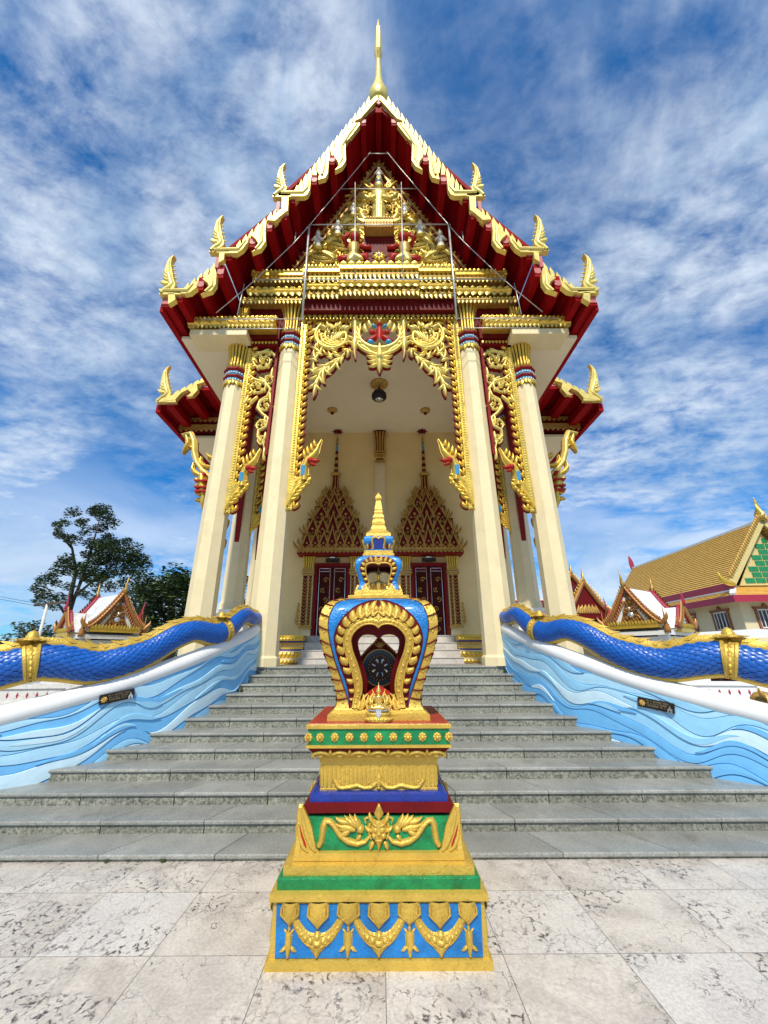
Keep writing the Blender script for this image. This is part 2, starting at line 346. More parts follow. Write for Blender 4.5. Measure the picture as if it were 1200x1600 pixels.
    d3 = N('ShaderNodeMix'); d3.data_type = 'RGBA'; L(M('MULTIPLY', joint, .8), d3.inputs[0]); L(d2.outputs[2], d3.inputs[6]); d3.inputs[7].default_value = (.07, .06, .055, 1)
    L(d3.outputs[2], b.inputs['Base Color']); L(R(noise(off.outputs[0], 9, 5).outputs[0], .3, .7, .30, .52), b.inputs['Roughness'])
    bp = N('ShaderNodeBump'); bp.inputs['Strength'].default_value = .3; bp.inputs['Distance'].default_value = .003; L(M('SUBTRACT', 1.0, M('MAXIMUM', joint, M('MULTIPLY', vein, .5))), bp.inputs['Height']); L(bp.outputs[0], b.inputs['Normal'])
    return m
def granite(name, a, b_, sc, rough):
    m = bpy.data.materials.new(name); m.use_nodes = True; nt = m.node_tree; N = nt.nodes.new; L = nt.links.new; b = nt.nodes['Principled BSDF']
    tc = N('ShaderNodeTexCoord'); n = N('ShaderNodeTexNoise'); L(tc.outputs['Object'], n.inputs[0]); n.inputs['Scale'].default_value = sc; n.inputs['Detail'].default_value = 5; n.inputs['Roughness'].default_value = .8
    r = N('ShaderNodeMapRange'); L(n.outputs[0], r.inputs[0]); r.inputs[1].default_value = .36; r.inputs[2].default_value = .64
    x = N('ShaderNodeMix'); x.data_type = 'RGBA'; L(r.outputs[0], x.inputs[0]); x.inputs[6].default_value = a+(1,); x.inputs[7].default_value = b_+(1,)
    n2 = N('ShaderNodeTexNoise'); L(tc.outputs['Object'], n2.inputs[0]); n2.inputs['Scale'].default_value = 2.2; n2.inputs['Detail'].default_value = 7; n2.inputs['Roughness'].default_value = .6
    r2 = N('ShaderNodeMapRange'); L(n2.outputs[0], r2.inputs[0]); r2.inputs[1].default_value = .35; r2.inputs[2].default_value = .7; r2.inputs[3].default_value = .78; r2.inputs[4].default_value = 1.15
    gi = N('ShaderNodeNewGeometry'); r3 = N('ShaderNodeMapRange'); L(gi.outputs['Random Per Island'], r3.inputs[0]); r3.inputs[3].default_value = .88; r3.inputs[4].default_value = 1.1
    mu = N('ShaderNodeMath'); mu.operation = 'MULTIPLY'; L(r2.outputs[0], mu.inputs[0]); L(r3.outputs[0], mu.inputs[1])
    y = N('ShaderNodeMix'); y.data_type = 'RGBA'; y.blend_type = 'MULTIPLY'; y.inputs[0].default_value = 1; L(x.outputs[2], y.inputs[6]); L(mu.outputs[0], y.inputs[7])
    n4 = N('ShaderNodeTexNoise'); L(tc.outputs['Object'], n4.inputs[0]); n4.inputs['Scale'].default_value = 4.5; n4.inputs['Detail'].default_value = 6
    r4 = N('ShaderNodeMapRange'); L(n4.outputs[0], r4.inputs[0]); r4.inputs[1].default_value = .56; r4.inputs[2].default_value = .74; r4.inputs[4].default_value = .42
    z = N('ShaderNodeMix'); z.data_type = 'RGBA'; L(r4.outputs[0], z.inputs[0]); L(y.outputs[2], z.inputs[6]); z.inputs[7].default_value = (.10, .095, .05, 1)
    L(z.outputs[2], b.inputs['Base Color']); b.inputs['Roughness'].default_value = rough
    return m
TREAD = granite('granite_tread', (.19, .195, .175), (.38, .38, .345), 60, .34)
RISER = granite('granite_riser', (.055, .058, .042), (.37, .37, .30), 34, .55)
PSTEP = granite('pale_porch_stone', (.46, .42, .37), (.62, .57, .51), 40, .5)
GRASS = mat('grass_ground', (.10, .13, .05), .9, 0, .4, .6, dirt=('#8a8068', .25, .5, .62, .8))
def ground():
    b = MB(GRASS); b.add([(-900,-900,-.02),(900,-900,-.02),(900,1100,-.02),(-900,1100,-.02)], [(0,1,2,3)]); b.build('ground', kind='structure')
    b = MB(tile_mat()); b.box(-9, 9, -8, 2.53, -.3, 0); b.build('pavement', kind='structure')
    b = MB(mat('concrete_yard', (.34, .33, .30), .8, 0, .15, .8)); b.box(-40, 40, 2.53, 36, -.2, -.004); b.build('yard', kind='structure')
ground()
# ------------------------------------------------------------------ staircase
STEP_Z = [.032, .097, .168, .242, .315, .388, .465, .545, .625, .703, .786, .870]
D0, TR = 2.51, .245
PLAN = [(1.6,5.2),(1.9,4.35),(2.2,3.80),(2.51,3.34),(2.755,2.98),(3.0,2.67),(3.245,2.392),(3.49,2.157),(3.735,1.965),(3.98,1.80),(4.225,1.695),(4.47,1.625),(4.715,1.583),(4.96,1.562),(5.205,1.553),(5.5,1.55)]
def planx(d): return smooth_interp(PLAN, d)
def staircase():
    t = thing('staircase', 'wide flight of grey granite steps rising to the temple porch', 'stairs', (0, D0, 0))
    rs = random.Random(3)
    for k, z in enumerate(STEP_Z):
        d = D0+TR*k; zb = STEP_Z[k-1] if k else -.02; last = k == 11
        b = MB(RISER); dn = d+TR+.012 if not last else 6.62
        wf = min(planx(d), 5.2)+.02; wb = min(planx(dn-.012), 5.2)+.02 if not last else 1.56
        g = .006; L0 = .60*(1+.02*rs.random()); off = rs.random()*.25+.1*k; xs = [-wf]; x = -wf+L0*((off) % 1)
        while x < wf-.08: xs.append(x); x += L0
        xs.append(wf)
        b.m(BLACK).box(-wf, wf, d+.022, dn, -.02, z-.026)
        for x0, x1 in zip(xs, xs[1:]):
            b.m(RISER).box(x0+g/2, x1-g/2, d+.012, d+.03, zb-.004, z-.024)
        for x0, x1 in zip(xs, xs[1:]):     # treads with a rounded nosing
            def xb(x): return x*wb/wf if not last else max(-1.56, min(1.56, x))
            a0, a1 = x0+g/2, x1-g/2
            vs = []
            for xx, xk in ((a0, xb(a0)), (a1, xb(a1))):
                vs += [(xx, d+.004, z-.022), (xx, d-.002, z-.016), (xx, d-.002, z-.006), (xx, d+.005, z), (xk, dn, z), (xk, dn, z-.022)]
            b.m(TREAD).add(vs, [(0,6,7,1),(1,7,8,2),(2,8,9,3),(3,9,10,4),(0,1,2,3,4,5),(6,11,10,9,8,7)], False)
        b.build('step', t)
    return t
staircase()
# four pale inner steps up to the doors
def porch_steps():
    t = thing('porch_steps', 'short flight of pale stone steps between the gold pedestals inside the porch', 'stairs', (0, 6.6, .87))
    zs = [.965, 1.085, 1.207, 1.332]
    for k, z in enumerate(zs):
        b = MB(PSTEP); d = 6.6+.25*k; b.box(-1.32, 1.32, d, 7.36 if k < 3 else 9.05, (zs[k-1] if k else .865)-.01, z-.012)
        b.m(PSTEP).box(-1.32, 1.32, d-.012, d+.27 if k < 3 else 9.04, z-.012, z); b.build('step', t)
porch_steps()
# ------------------------------------------------------------------ wave walls
RAILPX = [(-200,1178),(-100,1148),(0,1119),(100,1094),(200,1066),(300,1031),(360,1006),(400,986),(425,974)]
def d_at_u(u, v):           # where the sight line through the pixel column meets the wall's plan curve (left side)
    lo, hi = 1.9, 5.4
    for _ in range(40):
        m = (lo+hi)/2; x = (u-595)/FOC/fwd(v)*m
        if -x > planx(m): hi = m
        else: lo = m
    return (lo+hi)/2
RAILZ = []
for u_, v_ in RAILPX:
    d_ = d_at_u(u_, v_); RAILZ.append((d_, P(u_, v_, d_)[2]))
RAILZ.sort()
DMIN = 2.05
def railz(d): return smooth_interp(RAILZ, d) if d > RAILZ[0][0] else RAILZ[0][1]-(RAILZ[0][0]-d)*.25
def stairz(d): return max(-.02, .032+(d-D0)/TR*.0762)
def tang(d):
    e = .01; x0, x1 = planx(d-e), planx(d+e); return norm((-(x1-x0), 2*e, 0))
def wall_pt(d, z, c):       # left wall: c is the distance out of its inner face towards the stairs
    t = tang(d); return (-planx(d)+t[1]*c, d-t[0]*c, z)
def wave_wall(flip, label, seed):
    t = thing('wave_wall', label, 'wall', ((1 if flip else -1)*2.4, 3.2, 0))
    rs = random.Random(seed); n = 170; ds = [lerp(DMIN, 5.30, i/n) for i in range(n+1)]
    # body
    b = MB(WAVEG, flip); vs = []
    for d in ds:
        zt = railz(d); vs += [wall_pt(d, -.02, 0), wall_pt(d, zt, 0), wall_pt(d, zt, -.13), wall_pt(d, -.02, -.13)]
    fs = []
    for i in range(n):
        for j in range(3): fs.append((i*4+j, i*4+4+j, i*4+5+j, i*4+1+j))
    fs += [(0,1,2,3), (n*4+3, n*4+2, n*4+1, n*4)]
    b.add(vs, fs, True); b.build('wall_body', t)
    # carved wave bands
    s = [0]
    for i in range(n): s.append(s[-1]+hypot(planx(ds[i+1])-planx(ds[i]), ds[i+1]-ds[i]))
    NB = 13; ph = rs.random()*6; ph2 = rs.random()*6; bands = MB(None, flip)
    A = [(rs.uniform(.75, 1.2), rs.uniform(-.25, .25), rs.uniform(0, 6), rs.uniform(.20, .5)) for j in range(NB+1)]
    def bz(j, i):
        d = ds[i]; zb = stairz(d)-.20; zt = railz(d)+.12; si = s[i]; k = lerp(1.0, .62, max(0, min(1, (d-3.2)/1.8))); a = A[j]
        w = .050*sin(2*pi*si/.80+ph+.16*j+a[1])+.022*sin(2*pi*si/.47+ph2+.33*j)
        pinch = .55*(zt-zb)/NB*sin(2*pi*si/(1.1+.3*sin(j*2.3))+a[2])*(1 if 0 < j < NB else 0)
        return lerp(zb, zt, j/NB)+k*w*a[0]+pinch*.9
    cols = []; last = -1
    for j in range(NB):
        c = rs.choice([q for q in (1, 1, 2, 2, 3, 3, 3, 4, 4) if q != last or rs.random() < .3]); cols.append(c); last = c
    for j in range(NB):
        off = (.006, .011, .008, .014)[j % 4] if not flip else (.011, .006, .014, .008)[j % 4]
        segs = []; bands.m(WAVE[cols[j]])
        vs, fs = [], []
        for i in range(n+1):
            lo = bz(j, i)+.001; hi = bz(j+1, i)-.001; zt = railz(ds[i])-.005; zb = stairz(ds[i])-.12
            lo = min(max(lo, zb), zt); hi = min(max(hi, zb), zt); hi = max(hi, lo)
            vs += [wall_pt(ds[i], lo, .001), wall_pt(ds[i], lo+min(.003, (hi-lo)*.3), off*.9), wall_pt(ds[i], lerp(lo, hi, .5), off), wall_pt(ds[i], hi-min(.003, (hi-lo)*.3), off*.9), wall_pt(ds[i], hi, .001)]
        for i in range(n):
            if vs[i*5+4][2]-vs[i*5][2] < .002 and vs[i*5+9][2]-vs[i*5+5][2] < .002: continue
            for q in range(4): fs.append((i*5+q, i*5+5+q, i*5+6+q, i*5+1+q))
        bands.add(vs, fs, False)
    # crest-shaped lenses laid over the bands
    for q in range(30):
        i0 = rs.randrange(4, n-30); ln = int(rs.uniform(9, 26)); j = rs.randrange(1, NB-1); th = rs.uniform(.020, .042); c = rs.choice((1, 2, 3, 4, 4)); vs, fs = [], []; bands.m(WAVE[c]); fr_ = rs.uniform(.1, .9); ok = True
        for i in range(i0, i0+ln+1):
            w = max(0, sin(pi*(i-i0)/ln))**.8*th; z0 = lerp(bz(j, i), bz(j+1, i), fr_)
            if z0+w > railz(ds[i])-.02 or z0-w < stairz(ds[i])-.02: ok = False
            vs += [wall_pt(ds[i], z0-w*.35, .006), wall_pt(ds[i], z0-w*.30, .0165), wall_pt(ds[i], z0+w*.92, .017), wall_pt(ds[i], z0+w, .006)]
        if not ok: continue
        for i in range(ln):
            for k in range(3): fs.append((i*4+k, i*4+4+k, i*4+5+k, i*4+1+k))
        bands.add(vs, fs, False)
    bands.build('carved_waves', t)
    # white rounded rail
    b = MB(WHITE, flip); pts = [add3(wall_pt(d, railz(d)+.0, -.05), (0,0,0)) for d in [lerp(DMIN, 5.17, i/60) for i in range(61)]]
    b.tube(pts, [lerp(.082, .071, i/60) for i in range(61)], 16, 1.0)
    b.build('white_rail', t)
    return t
WALL_L = wave_wall(False, 'blue and white carved wave wall with white rail left of the steps', 14)
WALL_R = wave_wall(True, 'blue and white carved wave wall with white rail right of the steps', 23)
# ------------------------------------------------------------------ naga balustrades
NAGA = [(-330,1112,1152),(-230,1080,1130),(-150,1052,1110),(-70,1030,1084),(0,1017,1069),(60,1006,1055),(100,1008,1056),(150,1017,1061),(200,1008,1050),(240,996,1032),(280,975,1008),(310,969,998),(340,974,1004),(360,966,996),(380,952,977),(390,950,971),(400,956,975),(413,957,970)]
def naga_path():
    raw = []
    for u, a, b_ in NAGA:
        v = (a+b_)/2; d = d_at_u(u, v); p = P(u, v, d); f = TC*d+(p[2]-1)*TS
        raw.append((d, p[2], (b_-a)/2/FOC*f))
    raw.sort(); n = 230; out = []
    zt = [(r[0], r[1]) for r in raw]; rt = [(r[0], r[2]) for r in raw]
    for i in range(n+1):
        d = lerp(raw[0][0], raw[-1][0], i/n); q = wall_pt(d, smooth_interp(zt, d), -.05); out.append((q, smooth_interp(rt, d)))
    return out
NP = naga_path()
def naga(flip, label):
    sx = 1 if flip else -1
    t = thing('naga_balustrade', label, 'naga', (sx*2.4, 3.2, .4))
    # resample by arc length
    pts = [p for p, r in NP]; rad = [r for p, r in NP]; arc = [0]
    for i in range(len(pts)-1): arc.append(arc[-1]+sqrt(dot(sub3(pts[i+1], pts[i]), sub3(pts[i+1], pts[i]))))
    LN = arc[-1]
    def at(s_):
        s_ = max(0, min(LN-1e-6, s_))
        for i in range(len(arc)-1):
            if s_ <= arc[i+1]: break
        q = (s_-arc[i])/(arc[i+1]-arc[i]); return tuple(lerp(pts[i][k], pts[i+1][k], q) for k in range(3)), lerp(rad[i], rad[i+1], q)
    SM = 300; samp = [at(LN*i/SM) for i in range(SM+1)]; fra = []
    for i in range(SM+1):
        tt = norm(sub3(samp[min(SM, i+2)][0], samp[max(0, i-2)][0])); r = norm(cross(tt, (0,0,1))); fra.append((samp[i][0], samp[i][1], tt, r, cross(r, tt)))
    def surf(s_, th, k=1.0, ex=0.0):       # th: 0 towards the stairs, pi/2 up
        x = max(0, min(SM-1e-4, s_/LN*SM)); i = int(x); q = x-i; A, B = fra[i], fra[i+1]
        c = tuple(lerp(A[0][m], B[0][m], q) for m in range(3)); rr = lerp(A[1], B[1], q)*k+ex
        return add3(add3(c, tuple(lerp(A[3][m], B[3][m], q) for m in range(3)), cos(th)*rr*.92), tuple(lerp(A[4][m], B[4][m], q) for m in range(3)), sin(th)*rr)
    b = MB(NAVYG, flip); NS = 28; vs = []
    for i in range(SM+1):
        for k in range(NS): vs.append(surf(LN*i/SM, 2*pi*k/NS, .985))
    fs = [(i*NS+k, i*NS+(k+1) % NS, (i+1)*NS+(k+1) % NS, (i+1)*NS+k) for i in range(SM) for k in range(NS)]
    fs += [list(range(NS-1, -1, -1)), list(range(SM*NS, SM*NS+NS))]
    b.add(vs, fs, True)
    s_ = .02; row = 0; b.m(BLUE)
    while s_ < LN-.02:
        rr = at(s_)[1]; ds_ = max(.018, rr*.37); nk = 19; dl = 2*pi/nk/2
        for k in range(nk):
            th = 2*pi*(k+(row % 2)*.5)/nk
            up_ = (th % (2*pi))
            if 1.38 < up_ < 1.76 or 4.50 < up_ < 4.92: continue
            h = rr*.10
            vs = [surf(s_-ds_*.35, th-dl*.86, 1, h*.1), surf(s_-ds_*.35, th+dl*.86, 1, h*.1), surf(s_+ds_*.45, th+dl*.93, 1, h*.6), surf(s_+ds_*.85, th+dl*.6, 1, h*.8), surf(s_+ds_*1.05, th, 1, h*.9), surf(s_+ds_*.85, th-dl*.6, 1, h*.8), surf(s_+ds_*.45, th-dl*.93, 1, h*.6), surf(s_+ds_*.4, th, 1, h*1.25)]
            fs = [(i, (i+1) % 7, 7) for i in range(7)]
            b.add(vs, fs, True)
        s_ += ds_*.86; row += 1
    b.build('scaled_body', t)
    # gold crest along the back
    b = MB(GOLDS, flip); vs = []; m = 200
    for i in range(m+1):
        q = LN*i/m
        for th, k, e in ((1.14, 1.0, .002), (1.19, 1.09, .006), (1.33, 1.13, .008), (1.48, 1.36, .01), (1.66, 1.36, .01), (1.81, 1.13, .008), (1.95, 1.09, .006), (2.0, 1.0, .002)): vs.append(surf(q, th, k, e))
    b.add(vs, [(i*8+k, (i+1)*8+k, (i+1)*8+k+1, i*8+k+1) for i in range(m) for k in range(7)], False)
    q = .05
    while q < LN-.1:                       # swept fins of the crest
        rr = at(q)[1]; l = rr*1.9
        for th0 in (1.2,):
            a0 = surf(q, 1.5, 1.32); a1 = surf(q+l*.75, 1.5, 1.32); tip = surf(q-l*.20, 1.57, 1.66); mid = surf(q+l*.12, 1.5, 1.5); o0 = surf(q+l*.15, 1.28, 1.18, .008); o1 = surf(q+l*.15, 1.86, 1.18, .008)
            b.add([a0, a1, tip, mid, o0, o1], [(4,1,3),(4,3,2),(5,3,1),(5,2,3),(4,2,0),(5,0,2)], False)
        q += l*.62
    b.build('gold_crest', t)
    b = MB(GOLDS, flip); vs = []               # gold belly
    for i in range(m+1):
        q = LN*i/m
        for th, k, e in ((5.20, 1.0, .002), (5.14, 1.12, .005), (4.95, 1.20, .006), (4.48, 1.20, .006), (4.28, 1.12, .005), (4.22, 1.0, .002)): vs.append(surf(q, th, k, e))
    b.add(vs, [(i*6+k, i*6+k+1, (i+1)*6+k+1, (i+1)*6+k) for i in range(m) for k in range(5)], False)
    b.build('gold_belly', t)
    # gold bands with a knob on top
    for pu in (47, 349):
        best = min(range(SM+1), key=lambda i: abs(proj_u(fra[i][0])-pu)); q = LN*best/SM; w = at(q)[1]
        b = MB(GOLDS, flip); vs = []; K = 32
        for off, e in ((-.40, 1.0), (-.37, 1.13), (-.24, 1.16), (-.18, 1.10), (.18, 1.10), (.24, 1.16), (.37, 1.13), (.40, 1.0)):
            for k in range(K): vs.append(surf(q+off*w, 2*pi*k/K, e, .010))
        b.add(vs, [(i*K+k, i*K+(k+1) % K, (i+1)*K+(k+1) % K, (i+1)*K+k) for i in range(7) for k in range(K)], False)
        for a in range(-4, 5):             # raised leaf line on the band
            c = [surf(q+o*w, a*.32+e, 1.10, .010+h) for o, e, h in ((-.13, 0, 0), (0, -.20, .006), (.13, 0, 0), (0, .13, .016))]
            b.add(c, [(0,1,3),(1,2,3),(2,0,3)], True)
        top = surf(q, pi/2, 1.28); r0 = w
        b.lathe([(r0*.62, 0), (r0*.80, r0*.07), (r0*.6, r0*.18), (r0*.36, r0*.22), (r0*.36, r0*.34), (r0*.30, r0*.40), (r0*.27, r0*.54), (r0*.12, r0*.64), (.001, r0*.70)], 10, top)
        for k in range(8):
            a = 2*pi*k/8; c, s2 = cos(a), sin(a)
            pp = [add3(top, (c*r0*f, s2*r0*f, r0*h)) for f, h in ((.4, .02), (.75, .02), (1.08, .10))]; pp2 = [add3(p, (-s2*r0*.22, c*r0*.22, 0)) for p in pp[:2]]; pp3 = [add3(p, (s2*r0*.22, -c*r0*.22, 0)) for p in pp[:2]]
            b.add([pp2[0], pp2[1], pp[2], pp3[1], pp3[0], add3(pp[1], (0,0,r0*.13))], [(0,1,5),(1,2,5),(2,3,5),(3,4,5),(0,4,3,2,1)], False)
        b.build('gold_band', t)
    # gold tail curling up against the column
    e = fra[SM][0]; b = MB(GOLD, flip)
    tp = [(413,966,.036),(417,957,.044),(418,945,.050),(416,930,.056),(413,918,.058),(413,906,.046),(416,898,.036),(419,890,.028),(421,881,.020),(422,872,.004)]
    dd = e[1]+.0; pts_ = [P(u, v, dd) for u, v, r in tp]; b.tube(pts_, [r for u, v, r in tp], 10, .8)
    for i in range(2, 9):
        p = pts_[i]; r = tp[i][2]
        f = Fr((p[0], p[1]-r*.6, p[2])); b.flame(f, r*.5, -.01, .5, r*2.2, 1.3, r*.5, .02); b.flame(f, -r*.2, -.03, 2.1, r*1.6, -1.0, r*.45, .02)
    for z_ in (3, 6, 8):
        p = pts_[z_]; b.lathe([(tp[z_][2]*1.05, -.012), (tp[z_][2]*1.35, 0), (tp[z_][2]*1.05, .012)], 10, p)
    b.build('gold_tail', t)
    # raised neck and head at the outer end
    e = NP[0][0]; k0 = NP[0][1]; dE = e[1]; b = MB(BLUE, flip)
    npts = [e]+[P(u, v, dE+dd) for u, v, dd in ((-300,1098,.03), (-220,1066,.10), (-140,1030,.20), (-88,990,.28), (-66,945,.32), (-72,890,.33), (-100,835,.30), (-140,800,.24))]
    rr = [k0*.95, k0*1.0, k0*1.05, k0*1.12, k0*1.2, k0*1.25, k0*1.22, k0*1.1, k0*.8]
    b.tube(npts, rr, 16); b.build('raised_neck', t)
    b = MB(GOLD, flip)
    for i_ in (4, 5):
        b = MB(GOLD, flip); p, q = npts[i_], npts[i_+1]; m_ = [tuple(lerp(p[a], q[a], f_) for a in range(3)) for f_ in (.40, .48, .62, .70)]; b.tube(m_, [rr[i_]*1.02, rr[i_]*1.10, rr[i_]*1.10, rr[i_]*1.02], 16); b.build('neck_collar', t)
    b = MB(GOLD, flip)
    h = npts[-1]; nd = norm(sub3(h, npts[-3]))
    b.tube([add3(h, nd, -.10), add3(h, nd, .02), add3(add3(h, nd, .14), (0,0,-.04)), add3(add3(h, nd, .26), (0,0,-.02))], [k0*.7, k0*.95, k0*.7, k0*.25], 12)
    b.build('gold_head', t); b = MB(GOLD, flip); b.tube([add3(h, (0,0,.06)), add3(h, (0,0,.22)), add3(h, (0,0,.42))], [.10, .06, .008], 8); b.build('head_crest', t)
    return t
def proj_u(p): return 595+FOC*p[0]/(TC*p[1]+(p[2]-1)*TS)
NAGA_L = naga(False, 'blue scaled naga with gold crest winding along the rail left of the steps')
NAGA_R = naga(True, 'blue scaled naga with gold crest winding along the rail right of the steps')
# plaques screwed to the wave walls
def plaque(flip, label, u, v):
    d = d_at_u(u if not flip else 1190-u, v); z = P(u, v, d)[2]; t = tang(d)
    sl = (railz(d+.15)-railz(d-.15))/(.3/t[1])
    r = norm((t[0], t[1], sl))
    c = wall_pt(d, z, .024); nrm = (t[1], -t[0], 0); r = norm((t[0], t[1], sl*.55)); up = norm(cross(nrm, r)); up = up if up[2] > 0 else tuple(-q for q in up)
    if flip: c = (-c[0], c[1], c[2]); nrm = (-nrm[0], nrm[1], nrm[2]); r = (r[0], -r[1], -r[2]); up = (-up[0], up[1], up[2])
    f = Fr(c, r, up, nrm); hw, hh = .122, .036
    b = MB(DARK); b.prism(f, [(-hw,-hh),(hw,-hh),(hw,hh),(-hw,hh)], -.02, .006)
    o = b.build('plaque', None, label, 'plaque', at=c)
    b = MB(GOLDD); b.boss(f, -hw+.030, -.004, .022, .010, 10)
    for k in range(8): b.flame(Fr(f(-hw+.030, -.004, .006), f.r, f.u, f.n), 0, 0, 2*pi*k/8, .026, .3, .007, .005)
    b.build('gold_emblem', o) if False else None
    e = MB(GOLD); e.v, e.f, e.fm, e.fs, e.mats = b.v, b.f, b.fm, b.fs, b.mats
    e.build('gold_emblem', o)
    b = MB(mat('plaque_lettering', (.20, .16, .08), .5) if 'plaque_lettering' not in bpy.data.materials else bpy.data.materials['plaque_lettering'])
    rs = random.Random(5)
    for row, (y, x0, x1) in enumerate(((.020, -.062, .088), (.003, -.058, .070), (-.014, -.054, .060))):
        x = x0
        while x < x1:              # the engraved Thai letters are too small to read in the photograph: short strokes at their size
            w = rs.uniform(.004, .007); g = Fr(f(x, y, .0065), f.r, f.u, f.n)
            b.stroke(g, [(0, -.005), (0, .005)], .0012, .0015); b.stroke(g, [(0, .005), (w, .005), (w, -.005)], .0012, .0015)
            x += w+(.003 if rs.random() < .85 else .012)
    b.build('lettering', o)
    b = MB(MIRROR); b.prism(f, [(hw-.045,-.036),(hw-.034,-.036),(hw-.034,-.02),(hw-.026,-.02),(hw-.026,-.036),(hw-.012,-.036),(hw-.012,-.012),(hw-.02,-.008),(hw-.028,.016),(hw-.037,-.008),(hw-.045,-.012)], .005, .010); b.build('silver_emblem', o)
plaque(False, 'small black plaque fixed to the wave wall left of the steps', 182, 1086)
plaque(True, 'small black plaque fixed to the wave wall right of the steps', 1026, 1103)
# ------------------------------------------------------------------ the temple (one thing, many parts)
FD = 5.4                    # distance of the front colonnade
T = thing('temple_hall', 'tall cream temple hall with gold carved gable, red eaves and octagonal columns', 'temple', (0, FD, 0))
ROOFT = mat('orange_roof_tiles', (.45, .16, .04), .5, 0, .25, 30)
SOFFIT = mat('soffit_red', (.29, .004, .006), .6, 0, .18, 3, spec=.08)
def fr_front(d): return Fr((0, d, 0))
def part(b, name, parent=None, label=None): 
    p = parent or T
    return b.build(name, p, label)
# ---- podium
b = MB(CREAM); b.box(-3.2, -1.57, 5.30, 17, -.02, .868); b.box(1.57, 3.2, 5.30, 17, -.02, .868); b.box(-1.568, 1.568, 6.6, 17, -.02, .80); b.box(-2.74, -1.325, 7.36, 9.05, .868, 1.33); b.box(1.325, 2.74, 7.36, 9.05, .868, 1.33)
part(b, 'podium')
for s_ in (-1, 1):
    b = MB(WHITE, s_ > 0); b.box(-2.75, -2.12, 6.22, 6.62, .868, 1.62); b.box(-2.80, -2.07, 6.17, 6.67, 1.622, 1.68); b.box(-2.6, -2.3, 6.67, 7.45, .868, 1.55); part(b, 'parapet')
# ---- columns
def octa(r): return r/cos(pi/8)
def column(x, d, z0, zc, zt, r0, r1, flip, full=True):
    b = MB(CREAM, flip); b.lathe([(octa(r0)*1.12, z0), (octa(r0)*1.12, z0+.10), (octa(r0), z0+.13), (octa(r1), zc)], 8, (x, d, 0), pi/8, smooth=False)
    col = part(b, 'column'); h = zt-zc; r = r1
    b = MB(GOLD, flip); R = lambda q: octa(r*q)
    # collar of leaves, glass mosaic rings, fluted lotus bell
    b.m(TEAL).lathe([(R(1.05), zc+.06*h), (R(1.08), zc+.16*h)], 8, (x, d, 0), pi/8, smooth=False)
    b.m(RED).lathe([(R(1.10), zc+.155*h), (R(1.22), zc+.175*h), (R(1.22), zc+.205*h), (R(1.10), zc+.225*h)], 8, (x, d, 0), pi/8, smooth=False)
    b.m(TEAL).lathe([(R(1.05), zc+.22*h), (R(1.08), zc+.31*h)], 8, (x, d, 0), pi/8, smooth=False)
    b.m(RED).lathe([(R(1.10), zc+.30*h), (R(1.25), zc+.33*h), (R(1.25), zc+.36*h), (R(1.0), zc+.40*h)], 8, (x, d, 0), pi/8, smooth=False)
    b.m(REDM).lathe([(R(.88), zc+.36*h), (R(.86), zc+.75*h), (R(1.05), zc+.98*h)], 8, (x, d, 0), pi/8, smooth=False)
    b.m(WHITEG)
    for zq in (.115, .265):
        for k in range(24):
            a = 2*pi*(k+.5)/24; ca, sa = cos(a), sin(a); rr = r*1.13; c = (x+ca*rr, d+sa*rr, zc+zq*h); f = Fr(c, (-sa, ca, 0), (0,0,1), (ca, sa, 0)); b.boss(f, 0, 0, .019, .012, 4)
    b.m(GOLD)
    for k in range(16):     # hanging collar leaves
        a = 2*pi*(k+.5)/16; ca, sa = cos(a), sin(a); rr = r*1.07; f = Fr((x+ca*rr, d+sa*rr, zc+.10*h), (-sa, ca, 0), (0,0,1), (ca*.97, sa*.97, .2))
        b.petals(f, -r*.23, r*.23, 0, 1, .145 if k % 2 else .10, .04)
    b.lathe([(R(1.07), zc+.02*h), (R(1.13), zc+.05*h), (R(1.13), zc+.08*h), (R(1.06), zc+.10*h)], 8, (x, d, 0), pi/8, smooth=False)
    nf = 18
    for k in range(nf):     # lotus-bell flutes
        a = 2*pi*(k+.5)/nf; ca, sa = cos(a), sin(a)
        pts = [(x+ca*r*q, d+sa*r*q, zc+z*h) for q, z in ((.93,.38),(.95,.50),(.97,.68),(1.10,.86),(1.34,.97),(1.42,1.0))]
        b.tube(pts, [r*.13, r*.135, r*.14, r*.17, r*.20, r*.05], 6)
        f = Fr((x+ca*r*1.02, d+sa*r*1.02, zc+.40*h), (-sa, ca, 0), (0,0,1), (ca, sa, 0)); b.petals(f, -r*.15, r*.15, 0, 1, .10, .03, 1)
    part(b, 'capital', col); return col
for fl in (False, True):
    column(-1.55, FD, .868, 5.90, 6.86, .197, .157, fl)
    column(-2.43, FD, .20, 5.16, 6.09, .188, .150, fl)
    column(-2.41, 6.45, 1.68, 5.16, 6.0, .165, .14, fl); column(-2.41, 7.6, .868, 5.16, 6.0, .165, .14, fl)
    column(-3.33, 7.3, .0, 4.75, 5.4, .13, .12, fl)
